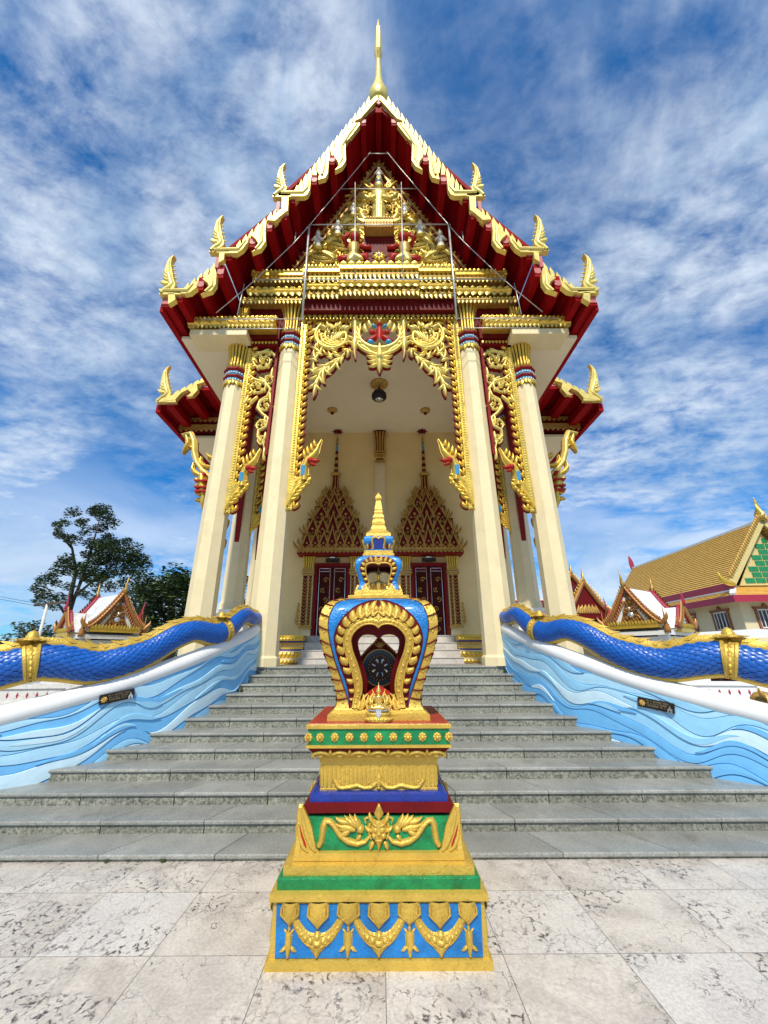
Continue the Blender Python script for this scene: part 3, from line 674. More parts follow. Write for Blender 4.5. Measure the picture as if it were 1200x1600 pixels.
# ---- walls
b = MB(CREAMW); b.box(-2.75, 2.75, 9.06, 9.3, .868, 6.6); b.box(-2.75, -2.55, 9.3, 17, .868, 6.6); b.box(2.55, 2.75, 9.3, 17, .868, 6.6)
b.box(-2.55, 2.55, 16.8, 17, .868, 6.6); wall = part(b, 'front_wall')
b = MB(CREAM); b.box(-.125, .125, 8.96, 9.058, 1.335, 6.0); pil = part(b, 'wall_pilaster')
b = MB(REDM); b.lathe([(.13,5.66),(.15,5.70),(.13,5.75),(.13,6.2),(.17,6.55),(.20,6.59)], 8, (0, 9.0, 0), pi/8, smooth=False, sy=.5); b.m(GOLDD)
f9 = fr_front(8.93)
for k in range(5):
    xx = -.12+.06*k; b.stroke(f9, [(xx, 5.98), (xx, 6.25), (xx*1.35, 6.55)], [.02, .022, .03], .03)
b.petals(f9, -.15, .15, 5.72, 5, .12, .03); b.petals(f9, -.15, .15, 5.76, 6, .12, .03, 1); b.box(-.16, .16, 8.90, 8.96, 5.86, 5.90); b.box(-.16, .16, 8.90, 8.96, 5.94, 5.97)
part(b, 'pilaster_capital', pil)
# ---- ceilings
b = MB(CEIL); b.box(-2.62, 2.62, 5.42, 9.06, 6.6, 6.66); part(b, 'porch_ceiling')
for fl in (False, True):
    b = MB(CEIL, fl); b.box(-3.345, -2.62, 5.16, 9.06, 6.02, 6.08); b.box(-2.62, -2.56, 5.5, 9.06, 6.02, 6.6); b.m(CREAM).box(-3.14, -2.2, 5.02, 5.4, 5.98, 6.088); part(b, 'side_ceiling')
    b = MB(REDM, fl); g = fr_front(0)
    fc = Fr((-1.12, 9.0, 6.58), (1,0,0), (0,1,0), (0,0,-1))
    for k in range(8): b.flame(fc, 0, -.02, 2*pi*k/8, .15, .4, .03, .02)
    b.boss(fc, 0, -.02, .05, .04); part(b, 'ceiling_rosette')
# ---- doors
def door(x0, lab):
    b = MB(RED); z0, z1, hw = 1.335, 3.03, .41
    b.box(x0-hw, x0-hw+.065, 8.97, 9.058, z0, z1); b.box(x0+hw-.065, x0+hw, 8.97, 9.058, z0, z1); b.box(x0-hw+.065, x0+hw-.065, 8.97, 9.058, z1-.075, z1)
    dr = part(b, 'door', None, None)
    b = MB(DOORW); b.box(x0-hw+.066, x0+hw-.066, 9.015, 9.055, z0, z1-.076)
    for s_ in (-1, 1):
        c = x0+s_*.175; b.m(REDM).box(c-.16, c+.16, 9.0, 9.014, z0+.01, z1-.08)
        b.m(MIRROR); 
        for e in (-.125, .125): b.box(c+e-.004, c+e+.004, 8.990, 8.999, z0+.02, z1-.12)
        b.box(c-.118, c+.118, 8.990, 8.999, z1-.132, z1-.12); b.box(c-.118, c+.118, 8.990, 8.999, z1-.20, z1-.19)
        b.m(DOORW).box(c-.112, c+.112, 8.993, 8.999, z0+.02, z1-.205)
        b.m(GOLDD); rs = random.Random(4); f = fr_front(8.992)
        for q in range(6):
            zz = z0+.2+q*.22; b.scroll(f, c+(.03 if q % 2 else -.03), zz, .065, 1.2, 1.5+q, 1 if q % 2 else -1, .008, .006, None, 2, 12)
    part(b, 'door_leaf', dr)
    b = MB(DARK); b.box(x0-.15, x0+.17, 8.86, 8.96, 3.05, 3.12); b.m(MIRROR).lathe([(.09,0),(.09,.03),(.02,.04)], 10, (x0, 8.9, 3.122)); part(b, 'door_light', dr)
    # carved pilasters, cornice and spired crown
    for s_ in (-1, 1):
        b = MB(CREAM); c = x0+s_*.545
        b.box(c-.115, c+.115, 8.92, 9.057, 1.335, 3.18); f = fr_front(8.918)
        for q, wd in ((-.055, .048), (.062, .03)):
            cc = c+q*s_*-1
            b.m(REDM).box(cc-wd, cc+wd, 8.905, 8.918, 1.62, 2.72); b.m(GOLDD); f2 = fr_front(8.903)
            zz = 1.64
            while zz < 2.66:
                b.stroke(f2, [(cc-wd*.9, zz+.055), (cc, zz), (cc+wd*.9, zz+.055)], [.008, .011, .008], .014); zz += .075
            b.box(cc-wd-.008, cc-wd, 8.895, 8.918, 1.62, 2.72); b.box(cc+wd, cc+wd+.008, 8.895, 8.918, 1.62, 2.72)
        b.m(GOLDD)
        for zz, e in ((1.56, .03), (1.60, .015), (2.73, .01), (2.77, .03), (2.83, .02)): b.box(c-.12-e, c+.12+e, 8.89-e, 8.92, zz, zz+.03)
        b.m(GOLD); 
        for k in range(5): b.stroke(fr_front(8.90), [(c-.10+.05*k, 2.87), (c-.10+.05*k, 3.02), (c-.12+.06*k, 3.17)], [.02, .024, .03], .045)
        b.m(GOLDD); b.petals(fr_front(8.89), c-.13, c+.13, 2.86, 5, .08, .03, 1)
        for k in range(7): b.flame(fr_front(8.90), c+s_*.14, 1.62+.12*k*.6, pi/2-s_*.9, .16-.012*k, s_*1.2, .025, .02)
        part(b, 'door_pilaster', dr)
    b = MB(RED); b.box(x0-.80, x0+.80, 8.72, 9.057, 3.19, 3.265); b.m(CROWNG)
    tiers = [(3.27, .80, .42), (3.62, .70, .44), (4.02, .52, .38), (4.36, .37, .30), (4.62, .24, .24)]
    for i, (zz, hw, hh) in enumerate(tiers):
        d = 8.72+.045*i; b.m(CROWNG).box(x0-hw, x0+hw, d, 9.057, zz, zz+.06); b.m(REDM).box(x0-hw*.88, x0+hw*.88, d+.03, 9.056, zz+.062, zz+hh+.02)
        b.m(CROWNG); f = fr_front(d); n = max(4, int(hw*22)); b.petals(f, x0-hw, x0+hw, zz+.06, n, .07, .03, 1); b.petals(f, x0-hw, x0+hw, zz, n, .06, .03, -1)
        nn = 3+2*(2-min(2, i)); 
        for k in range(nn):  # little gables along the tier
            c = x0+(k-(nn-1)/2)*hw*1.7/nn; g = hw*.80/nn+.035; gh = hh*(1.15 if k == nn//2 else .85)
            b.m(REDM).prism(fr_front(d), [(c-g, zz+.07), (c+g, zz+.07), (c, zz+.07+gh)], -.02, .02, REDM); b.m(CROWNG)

            b.stroke(fr_front(d-.02), [(c-g, zz+.08), (c, zz+.08+gh)], [.022, .014], .025); b.stroke(fr_front(d-.02), [(c+g, zz+.08), (c, zz+.08+gh)], [.022, .014], .025)
            b.boss(fr_front(d-.022), c, zz+.07+gh*.3, g*.22, .03)
            for q in range(3):
                for s_ in (-1, 1): b.flame(fr_front(d-.01), c+s_*g*(1-q*.3), zz+.08+gh*q*.3, pi/2-s_*.5, .10, s_*.9, .018, .02)
            b.flame(fr_front(d-.02), c, zz+.05+gh, pi/2, .11, .3, .016, .02)
        for s_ in (-1, 1):
            for q in range(3): b.flame(fr_front(d), x0+s_*hw*(1-.08*q), zz+.05+q*.05, pi/2-s_*(.7-.2*q), .22, s_*.9, .035, .03)
        for k in range(n):   # upright leaves filling between
            c = x0-hw*.85+1.7*hw*(k+.5)/n; b.flame(fr_front(d+.01), c, zz+.1, pi/2+.2*sin(k*3.1), hh*.85, .6*(-1)**k, .025, .03)
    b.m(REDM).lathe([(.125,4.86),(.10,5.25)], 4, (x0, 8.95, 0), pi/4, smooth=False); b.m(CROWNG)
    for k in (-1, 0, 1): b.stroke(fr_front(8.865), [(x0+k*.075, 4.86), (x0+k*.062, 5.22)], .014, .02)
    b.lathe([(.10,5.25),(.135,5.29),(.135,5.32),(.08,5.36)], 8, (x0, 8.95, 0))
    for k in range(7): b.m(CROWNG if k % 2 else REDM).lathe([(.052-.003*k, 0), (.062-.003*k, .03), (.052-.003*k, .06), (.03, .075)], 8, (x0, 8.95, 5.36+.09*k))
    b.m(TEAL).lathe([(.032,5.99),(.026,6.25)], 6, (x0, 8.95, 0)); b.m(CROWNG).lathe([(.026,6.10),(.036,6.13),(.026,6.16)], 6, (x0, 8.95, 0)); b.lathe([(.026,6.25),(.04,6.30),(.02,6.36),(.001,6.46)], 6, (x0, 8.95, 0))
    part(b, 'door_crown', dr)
door(-1.12, None); door(1.12, None)
# ---- gold pedestals beside the inner steps
for fl in (False, True):
    b = MB(GOLD, fl); x1 = -1.33
    for z0, z1, w, d, m_ in ((.872,.925,.50,7.0,GOLDD),(.925,.955,.46,7.03,CREAM),(.955,1.05,.42,7.06,GOLD),(1.052,1.075,.40,7.05,CREAM),(1.077,1.10,.40,7.06,BLUEN),(1.102,1.135,.38,7.08,GOLD),(1.137,1.165,.36,7.1,CREAM),(1.167,1.21,.40,7.06,GOLDD),(1.212,1.235,.44,7.03,BLUEN),(1.237,1.285,.46,7.0,GOLD),(1.287,1.33,.42,7.05,GOLD)):
        b.m(m_).box(x1-w, x1, d, 7.355, z0, z1)
    b.m(GOLD); b.petals(fr_front(7.055), x1-.42, x1, 1.05, 6, .08, .03); b.petals(fr_front(6.995), x1-.46, x1, 1.285, 8, .045, .03); b.petals(fr_front(6.995), x1-.5, x1, .925, 8, .05, .03)
    part(b, 'gold_pedestal')
# ---- entablature
def teeth_layer(b, x0, x1, z0, z1, d, back, pw=.075, tooth=.07, round_=False):
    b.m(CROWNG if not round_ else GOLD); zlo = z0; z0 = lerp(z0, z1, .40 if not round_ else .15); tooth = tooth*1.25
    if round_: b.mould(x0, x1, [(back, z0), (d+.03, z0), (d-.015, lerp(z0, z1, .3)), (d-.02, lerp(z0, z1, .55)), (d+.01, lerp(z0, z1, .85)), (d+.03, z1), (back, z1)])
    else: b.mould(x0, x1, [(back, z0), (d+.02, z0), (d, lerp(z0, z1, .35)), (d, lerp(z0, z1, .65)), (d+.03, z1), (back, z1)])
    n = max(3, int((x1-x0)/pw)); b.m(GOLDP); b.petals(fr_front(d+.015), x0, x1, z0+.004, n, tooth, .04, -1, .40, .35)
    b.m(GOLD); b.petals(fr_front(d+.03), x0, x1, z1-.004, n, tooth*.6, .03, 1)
b = MB(REDM)
b.box(-3.1, -1.72, 5.22, 5.55, 6.09, 6.42); b.box(1.72, 3.1, 5.22, 5.55, 6.09, 6.42)
b.box(-2.6, -1.40, 5.30, 5.56, 6.42, 6.88); b.box(1.40, 2.6, 5.30, 5.56, 6.42, 6.88); b.box(-2.4, -1.35, 5.24, 5.56, 6.88, 7.48); b.box(1.35, 2.4, 5.24, 5.56, 6.88, 7.48)
b.m(REDM).box(-1.348, 1.348, 5.16, 5.56, 6.66, 7.48)
ent = part(b, 'entablature')
for fl in (False, True):
    b = MB(GOLD, fl)
    teeth_layer(b, -3.2, -1.76, 6.15, 6.33, 5.0, 5.22, .07, .075, True); b.m(GOLDD)
    for k in range(16): b.flame(fr_front(4.985), -3.15+.088*k, 6.25, .5*(-1)**k, .10, .8*(-1)**k, .022, .015)
    teeth_layer(b, -2.78, -1.76, 6.40, 6.48, 5.12, 5.3, .075, .06)
    b.m(GOLD).box(-2.46, -2.30, 5.2, 5.3, 6.50, 6.76)
    for k in range(4): b.stroke(fr_front(5.20), [(-2.44+.04*k, 6.50), (-2.44+.04*k, 6.62), (-2.46+.052*k, 6.76)], .018, .04)
    f = fr_front(5.30)
    for s_ in (-1, 1): b.scroll(f, -2.03+s_*.13, 6.62, .10, 1.3, 0 if s_ > 0 else pi, -s_, .022, .04, None, 5)
    b.boss(f, -2.03, 6.62, .05, .05)
    teeth_layer(b, -2.42, -1.36, 6.80, 6.90, 5.12, 5.3, .07, .07)
    teeth_layer(b, -2.34, -1.36, 7.0, 7.12, 5.10, 5.26, .12, .085, True)
    teeth_layer(b, -2.26, -1.36, 7.24, 7.33, 5.06, 5.26, .07, .08)
    b.m(GOLD).box(-2.28, -1.36, 5.04, 5.26, 7.36, 7.42); b.petals(fr_front(5.04), -2.28, -1.36, 7.42, 12, .07, .03, 1)
    part(b, 'gold_cornice', ent)
b = MB(GOLD)
for x0, x1, dd in ((-1.35,-.70,0),(.70,1.35,0),(-.698,.698,-.06)):
    teeth_layer(b, x0, x1, 6.89, 6.96, 5.06+dd, 5.17, .075, .10)
    teeth_layer(b, x0, x1, 7.02, 7.13, 5.02+dd, 5.17, .13, .06, True)
    teeth_layer(b, x0, x1, 7.25, 7.31, 5.02+dd, 5.17, .08, .11)
    b.m(GOLD).box(x0, x1, 4.98+dd, 5.17, 7.37, 7.44); b.petals(fr_front(4.98+dd), x0, x1, 7.44, 10, .09, .03, 1)
part(b, 'gold_cornice', ent)
# ---- openwork arch panels between the columns
def leaf_strip(b, x, z0, z1, d, s_, w=.085, step=.135):
    b.m(GOLD).box(min(x, x+s_*w), max(x, x+s_*w), d-.03, d+.05, z0, z1); n = int((z1-z0)/.045); f = fr_front(d-.03); b.m(GOLDP)
    for k in range(n): b.boss(f, x+s_*w*.45, z0+(k+.5)*(z1-z0)/n, .022, .02, 4)
    b.m(RED).box(min(x+s_*w, x+s_*(w+.035)), max(x+s_*w, x+s_*(w+.035)), d-.01, d+.05, z0, z1)
    z = z0; b.m(GOLD); f = fr_front(d-.012)
    while z < z1-.05:
        b.flame(f, x+s_*(w+.01), z+.02, pi/2-s_*1.0, .135, s_*1.6, .036, .05, RED, 6, .045)
        b.flame(f, x+s_*(w+.0), z+.06, pi/2-s_*.5, .09, s_*1.2, .022, .05, None, 4); z += step
def naga_bracket(b, x, zt, d, s_, k=1.0):    # leafy pendant with a small naga head, at the foot of a strip
    f = fr_front(d-.02); X = lambda q: x+s_*q*k; Z = lambda q: zt+q*k
    b.m(GOLD); b.prism(fr_front(d), [(X(-.005), Z(-.58)), (X(.035), Z(-.42)), (X(.10), Z(-.36)), (X(.13), Z(-.30)), (X(.22), Z(-.26)), (X(.26), Z(-.17)), (X(.33), Z(-.14)), (X(.34), Z(-.04)), (X(.24), Z(-.02)), (X(.12), Z(-.03)), (X(-.005), Z(.06))], -.05, .02, GOLDD)
    for i in range(6):
        b.flame(f, X(.02+.02*i), Z(-.50+.075*i), pi/2-s_*(.25+.12*i), .26*k, -s_*.8, .035*k, .04)
        b.flame(f, X(.04+.045*i), Z(-.40+.055*i), pi/2-s_*(1.5-.1*i), .13*k, s_*1.5, .028*k, .035)
    nk = [(X(.24), Z(-.10)), (X(.235), Z(.02)), (X(.23), Z(.14)), (X(.27), Z(.24)), (X(.34), Z(.31)), (X(.40), Z(.40)), (X(.43), Z(.50)), (X(.47), Z(.60))]
    b.stroke(f, nk, [q*k for q in (.085, .075, .07, .075, .075, .05, .03, .006)], .07, GOLDD, .05)
    b.m(TEAL).stroke(fr_front(d-.075), [(X(.225), Z(-.03)), (X(.22), Z(.13))], .035*k, .02)
    b.m(REDB); b.boss(fr_front(d-.07), X(.32), Z(.22), .055*k, .05); b.flame(fr_front(d-.06), X(.33), Z(.22), -.15 if s_ > 0 else pi+.15, .15*k, .7*s_, .04*k, .04); b.flame(fr_front(d-.06), X(.32), Z(.18), -.6 if s_ > 0 else pi+.6, .11*k, .6*s_, .03*k, .04)
    b.m(GOLD)
    for i, (q, z_, L_) in enumerate(((.26,.27,.18),(.31,.33,.18),(.36,.40,.16),(.40,.48,.13))): b.flame(f, X(q-.02), Z(z_), pi/2+s_*.35, L_*k, -s_*.7, .03*k, .05)
d = 5.34
for fl in (False, True):
    b = MB(GOLD, fl)
    leaf_strip(b, -1.375, 3.0, 6.62, d, 1); naga_bracket(b, -1.375, 3.55, d-.02, 1)
    f = fr_front(d)
    # spandrel leaves and the big side scroll
    cx, cz = XZ(523, 526, d)
    b.m(GOLDP); b.scroll(f, cx, cz, .335, 1.7, 2.3, 1, .046, .085, RED, 9, 40, .14, .07)
    b.m(GOLD)
    for k in range(9): b.flame(f, cx+cos(.7*k)*.13, cz+sin(.7*k)*.13, .7*k+.6, .22, 1.2, .034, .07)
    for k in range(12): 
        a = pi*2*k/12; b.flame(f, cx+cos(a)*.335, cz+sin(a)*.335, a+.9, .17, 1.4, .034, .06, RED, 5, .06)
    for k in range(5):
        rr = .275-.045*k; ox, oz = .02*k, -.012*k; pts = [(cx+ox+cos(a)*rr, cz+oz+sin(a)*rr*.95) for a in [2.6+.25*k+(3.0-.25*k)*i/16 for i in range(17)]]
        b.m(GOLDP if k % 2 else GOLD).stroke(fr_front(d-.02), pts, [.008+.020*sin(pi*i/16) for i in range(17)], .06, REDM if k == 0 else None, .05)
    b.m(GOLDP)
    for k in range(7): b.flame(fr_front(d-.05), cx-.12+.05*k, cz+.13+.03*sin(k*2.0), pi/2+.9-.35*k, .15, .9*(-1)**k, .035, .05)
    for k in range(5): b.flame(fr_front(d-.03), cx-.02+.03*k, cz-.16+.02*k, 1.1-.12*k+.5, .24, -.6, .026, .05)
    pts = [XZ(u, v, d) for u, v in ((541,553),(530,566),(512,572),(502,585),(497,600),(493,610))]; b.m(GOLDP); b.stroke(f, pts, [.02, .035, .04, .038, .035, .015], .08, RED, .07)
    rs = random.Random(9)
    for u, v, a, L_ in ((537,560,3.6,.28),(527,568,4.2,.30),(515,574,3.9,.32),(508,578,4.6,.30),(500,590,4.4,.30),(495,603,4.6,.24),(505,556,2.2,.3),(497,566,2.0,.3),(520,562,1.9,.2),(492,585,1.6,.28),(545,548,4.9,.16)):
        p = XZ(u, v, d); b.flame(f, p[0], p[1], a, L_, rs.uniform(-1.2, 1.2), .042, .08, RED, 7, .07)
        b.flame(fr_front(d-.03), p[0]+.02, p[1]-.01, a+.6, L_*.6, 1.4, .024, .05, None, 6); b.flame(fr_front(d-.03), p[0]-.02, p[1]+.01, a-.6, L_*.6, -1.4, .024, .05, None, 6)
    # pendant
    for (u, v0, v1, w) in ((557.5, 500, 562, .06),):
        p0, p1 = XZ(u, v0, d), XZ(u, v1, d); b.m(GOLDP)
        b.stroke(f, [p0, (p0[0], lerp(p0[1], p1[1], .25)), (p0[0], lerp(p0[1], p1[1], .45)), (p0[0], lerp(p0[1], p1[1], .6)), (p0[0], lerp(p0[1], p1[1], .75)), (p0[0], lerp(p0[1], p1[1], .85)), p1], [.12, .05, .035, .10, .035, .03, .004], .09, RED, .06)
        for s_ in (-1, 1):
            for q in (.12, .5, .62): b.flame(f, p0[0], lerp(p0[1], p1[1], q), pi/2+s_*1.3, .17, -s_*1.5, .035, .07, RED, 6, .05)
    pts = [XZ(u, v, d) for u, v in ((566,541),(575,546),(583,553),(592,556))]; b.stroke(f, pts, .04, .07, RED, .06)
    ap = part(b, 'arch_carving')
b = MB(GOLD); f = fr_front(d)
b.box(-1.37, 1.37, 5.28, 5.42, 6.585, 6.60); b.m(RED).box(-1.37, 1.37, 5.27, 5.42, 6.60, 6.658); b.m(GOLD); b.petals(fr_front(5.26), -1.37, 1.37, 6.655, 30, .09, .04); b.petals(fr_front(5.265), -1.37, 1.37, 6.59, 46, .05, .03)
c0 = XZ(595, 523, d)
b.m(GOLDP); pts = [(c0[0]+cos(a)*.36, c0[1]+sin(a)*.33) for a in [pi*.86+(pi*1.28)*i/24 for i in range(25)]]; b.stroke(f, pts, [.02+.05*sin(pi*i/24) for i in range(25)], .09, RED, .07)
pts = [(c0[0]+cos(a)*.42, c0[1]-.06+sin(a)*.38) for a in [pi*1.12+(pi*.76)*i/20 for i in range(21)]]; b.stroke(f, pts, .032, .08, RED, .07)
for s_ in (-1, 1):
    for k in range(6):
        a = pi*1.5+s_*(.5+.28*k); b.flame(f, cos(a)*.36, c0[1]+sin(a)*.33, a+s_*1.2, .2, s_*1.3, .036, .07, RED, 6, .05)
    b.m(TEAL); b.boss(fr_front(d-.04), s_*.16, c0[1]-.20, .065, .05); b.m(REDB); b.flame(fr_front(d-.03), s_*.05, c0[1]-.08, -pi/2+s_*.9, .24, s_*.9, .06, .06); b.boss(fr_front(d-.03), s_*.13, c0[1]+.02, .06, .05)
    b.m(TEAL); b.flame(fr_front(d-.03), s_*.05, c0[1]+.13, pi/2-s_*1.0, .15, s_*.8, .03, .04); b.m(GOLDP)
    b.flame(f, s_*.14, c0[1]+.14, pi/2-s_*.5, .24, s_*1.6, .06, .08); b.flame(f, s_*.22, c0[1]+.02, pi/2-s_*.4, .26, s_*1.5, .05, .08)
b.m(REDB); b.stroke(fr_front(d-.03), [(0, c0[1]-.18), (0, c0[1]-.02), (0, c0[1]+.1), (0, c0[1]+.16)], [.06, .08, .05, .03], .09); b.boss(fr_front(d-.06), 0, c0[1]+.16, .055, .07)
b.m(GOLDP); b.flame(fr_front(d-.05), 0, c0[1]+.20, pi/2, .20, 0, .04, .05)
p0, p1 = XZ(595, 545, d), XZ(595, 584, d); b.stroke(f, [(0, p0[1]+.12), (0, p0[1]-.05), (0, lerp(p0[1], p1[1], .45)), (0, lerp(p0[1], p1[1], .65)), (0, p1[1])], [.03, .06, .13, .08, .004], .10, RED, .07)
for s_ in (-1, 1):
    for k in range(5): b.flame(f, s_*.04, lerp(p0[1], p1[1], .12+.13*k), pi/2-s_*(1.0+.28*k), .24-.02*k, s_*1.1, .042, .08, RED, 6, .06)
b.boss(fr_front(d-.09), 0, lerp(p0[1], p1[1], .42), .05, .04)
part(b, 'arch_centrepiece')
for fl in (False, True):            # the narrow side bays
    b = MB(GOLD, fl); f = fr_front(d)
    b.m(RED).box(-2.26, -1.74, 5.27, 5.42, 5.98, 6.088); b.m(GOLD); b.petals(fr_front(5.26), -2.26, -1.74, 6.06, 9, .075, .04)
    leaf_strip(b, -2.265, 2.95, 5.97, d, 1, .08); naga_bracket(b, -2.265, 3.45, d-.02, 1, .9)
    b.m(RED).box(-1.775, -1.735, 5.30, 5.40, 3.9, 5.97)
    b.m(GOLDP); cx, cz = -1.975, 5.70
    b.scroll(f, cx, cz, .22, 1.7, 0.4, 1, .038, .075, RED, 8, 34, .14, .07)
    b.scroll(f, -2.03, 5.18, .17, 1.5, 1.4, -1, .034, .07, RED, 6, 30, .15, .07); b.scroll(f, -1.86, 5.33, .12, 1.2, 4.2, 1, .026, .06, RED, 5, 20, .15, .06)
    b.scroll(f, -1.86, 4.80, .13, 1.3, 1.2, 1, .028, .065, RED, 6, 22, .15, .06); b.scroll(f, -1.86, 4.45, .11, 1.2, 4.0, -1, .026, .06, RED, 5, 20, .15, .06); b.scroll(f, -1.84, 4.15, .09, 1.2, 1.2, 1, .023, .06, RED, 5, 18, .15, .06)
    vine = [(-2.18,5.62),(-2.2,5.42),(-2.08,5.32),(-1.90,5.26),(-1.80,5.12),(-1.84,4.98),(-1.95,4.90),(-1.98,4.76),(-1.88,4.64),(-1.78,4.56),(-1.80,4.40),(-1.92,4.34),(-1.92,4.22),(-1.82,4.12),(-1.79,3.98)]
    b.stroke(f, vine, [.02]+[.036]*(len(vine)-3)+[.028,.01], .07, RED, .07)
    for k, (x, z, a, L_, c_) in enumerate(((-2.18,5.48,4.4,.3,.8),(-2.15,5.0,4.5,.28,-1),(-1.8,5.55,4.6,.3,.9),(-1.8,5.05,4.8,.3,.7),(-1.83,4.62,4.6,.24,.8),(-1.8,4.3,4.7,.22,-.8),(-1.79,4.02,4.7,.22,.4),(-2.0,4.98,4.0,.25,.9),(-1.9,5.95,3.6,.2,1),(-2.12,5.9,5.6,.2,-1),(-1.79,3.95,4.7,.15,0))):
        b.flame(f, x, z, a, L_, c_, .036, .07, RED, 7, .06)
    part(b, 'arch_carving')
    # side colonnade carvings seen through the bay (they face sideways along the aisle)
    for dd in (6.45,):
        b = MB(GOLD, fl); fz = Fr((0, dd, 0)); leaf_strip(b, -2.26, 3.1, 5.6, dd, 1, .05); naga_bracket(b, -2.26, 3.35, dd-.02, 1, .75)
        b.m(GOLD); b.scroll(fz, -1.98, 5.42, .2, 1.5, 1, 1, .04, .06, REDM, 6, 26, .15, .06); b.scroll(fz, -2.08, 5.0, .15, 1.3, 2, -1, .035, .06, REDM, 5, 22, .15, .06); b.m(REDM).box(-2.26, -1.72, dd-.02, dd+.06, 5.66, 5.82)
        part(b, 'aisle_carving')
    b = MB(RED, fl)
    fs_ = Fr((-2.41, 0, 0), (0,1,0), (0,0,1), (1,0,0))      # along the aisle
    for a0, a1 in ((5.6, 6.3), (6.6, 7.45)):
        b.m(RED).prism(fs_, [(a0, 5.98), (a1, 5.98), (a1, 2.7), (a1-.1, 3.9), (a1-.16, 5.2), (lerp(a0, a1, .5), 5.55), (a0+.16, 5.2), (a0+.12, 3.9), (a0, 2.2)], -.04, .04); b.m(GOLD)
        for k in range(9): b.flame(Fr((-2.37, 0, 0), (0,1,0), (0,0,1), (1,0,0)), a0+.07, 2.5+.32*k, 1.0, .2, .8, .04, .03); 
        b.scroll(Fr((-2.37, 0, 0), (0,1,0), (0,0,1), (1,0,0)), lerp(a0, a1, .5), 5.72, .2, 1.4, 0, 1, .04, .05, None, 6)
    part(b, 'aisle_arch')
# ---- pediment
b = MB(REDM); pd = 5.36
b.prism(fr_front(pd), [(-1.84, 7.48), (1.84, 7.48), (0, 11.1)], -.14, 0.0)
ped = part(b, 'pediment')
b = MB(GOLD); f = fr_front(pd)
for s_ in (-1, 1):
    sl = norm((-s_*1.84, 0, 3.62)); fr2 = Fr((s_*1.80, pd, 7.50), sl, (s_*sl[2], 0, -s_*sl[0]) if False else (s_*sl[2], 0, -sl[0]*s_), (0,-1,0))
    Ls = hypot(1.8, 3.55)
    b.m(RED).prism(fr2, [(0,-.11),(Ls,-.11),(Ls,-.03),(0,-.03)], 0, .05)
    b.m(GOLDD); b.bar(fr2(0,-.12,.04), fr2(Ls,-.12,.04), .035, .07, (0,-1,0)); b.bar(fr2(0,-.02,.04), fr2(Ls,-.02,.04), .03, .07, (0,-1,0))
    n = 30
    for k in range(n): b.flame(fr2, Ls*(k+.5)/n, 0, 1.2*(1 if s_ > 0 else 1), .13, -.5, .03, .04)
part(b, 'gable_border', ped)
# carved field: central standing figure on a throne, red kneeling bearers, praying figures in scrolls
def figure(b, x, z, h, d, skin, cloth, pray=True):
    k = h; c = (x, d, z)
    b.m(skin); b.lathe([(.001,.0),(.16*k,.02*k),(.15*k,.12*k),(.10*k,.28*k),(.15*k,.48*k),(.14*k,.55*k),(.05*k,.60*k),(.05*k,.64*k)], 8, c, 0, 1, .6)
    b.ball((x, d-.01, z+.74*k), .10*k, 8, 1.15)
    for s_ in (-1, 1):
        b.tube([(x+s_*.15*k, d, z+.52*k), (x+s_*.21*k, d-.06*k, z+.34*k), (x+s_*.03*k, d-.17*k, z+.42*k)] if pray else [(x+s_*.15*k, d, z+.52*k), (x+s_*.20*k, d, z+.32*k), (x+s_*.15*k, d-.05*k, z+.1*k)], [.05*k, .042*k, .035*k], 6)
    b.m(cloth); b.lathe([(.12*k,.82*k),(.09*k,.88*k),(.05*k,.95*k),(.001,1.12*k)], 6, c); b.lathe([(.20*k,-.04*k),(.17*k,.05*k),(.11*k,.09*k)], 8, c, 0, 1, .6)
rsp = random.Random(21)
b = MB(GOLD); f = fr_front(pd)
WHEREP = lambda u, v: XZ(u, v, pd)
for s_ in (-1, 1):
    for (u, v, r, tn, a0, dr) in ((521,392,.17,1.5,1,1),(548,412,.15,1.4,2,-1),(498,418,.13,1.4,3,1),(557,372,.17,1.6,0,1),(528,432,.12,1.3,1,-1),(540,345,.15,1.5,2,1),(562,335,.13,1.4,4,-1),(573,312,.13,1.4,1,1),(578,352,.12,1.3,5,1),(480,432,.12,1.3,2,-1),(515,365,.12,1.4,0,-1),(575,292,.10,1.3,2,-1),(585,300,.10,1.3,0,1),(563,392,.11,1.3,2,1),(466,437,.08,1.2,0,1),(551,325,.09,1.3,0,1),(535,415,.1,1.3,1,1)):
        x, z = WHEREP(u, v); b.m(rsp.choice((GOLDP, GOLD, GOLD, OLDGOLDS)) if 'OLDGOLDS' in globals() else rsp.choice((GOLDP, GOLD, GOLD)))
        b.scroll(f, s_*x, z, r*1.12, tn, a0 if s_ > 0 else pi-a0, dr*s_, .034, .12, None, 7)
    row = 0; z = 7.66                  # close field of small curls
    while z < 10.35:
        xm = 1.72*(1-(z-7.5)/3.6)-.07; x = .10+(.09 if row % 2 else 0)
        while x < xm:
            b.m(GOLDP if (row+int(x*10)) % 3 else GOLD); b.scroll(f, s_*x, z, .085+.02*rsp.random(), 1.25, rsp.uniform(0, 6.28), rsp.choice((-1, 1)), .018, .07, None, 4, 13); x += .185
        z += .15; row += 1
    for k in range(45):      # loose flames filling the field, kept inside the triangle
        t_ = rsp.random()**1.4; z = lerp(7.58, 10.3, t_); xm = 1.70*(1-(z-7.5)/3.6); x = s_*rsp.uniform(.22, max(.25, xm-.05))
        b.m(GOLDP if k % 3 == 0 else GOLD); b.flame(f, x, z, pi/2-s_*rsp.uniform(-.4, 1.4), rsp.uniform(.16, .28), s_*rsp.choice((-1.3, 1.3)), rsp.uniform(.02, .036), .10)
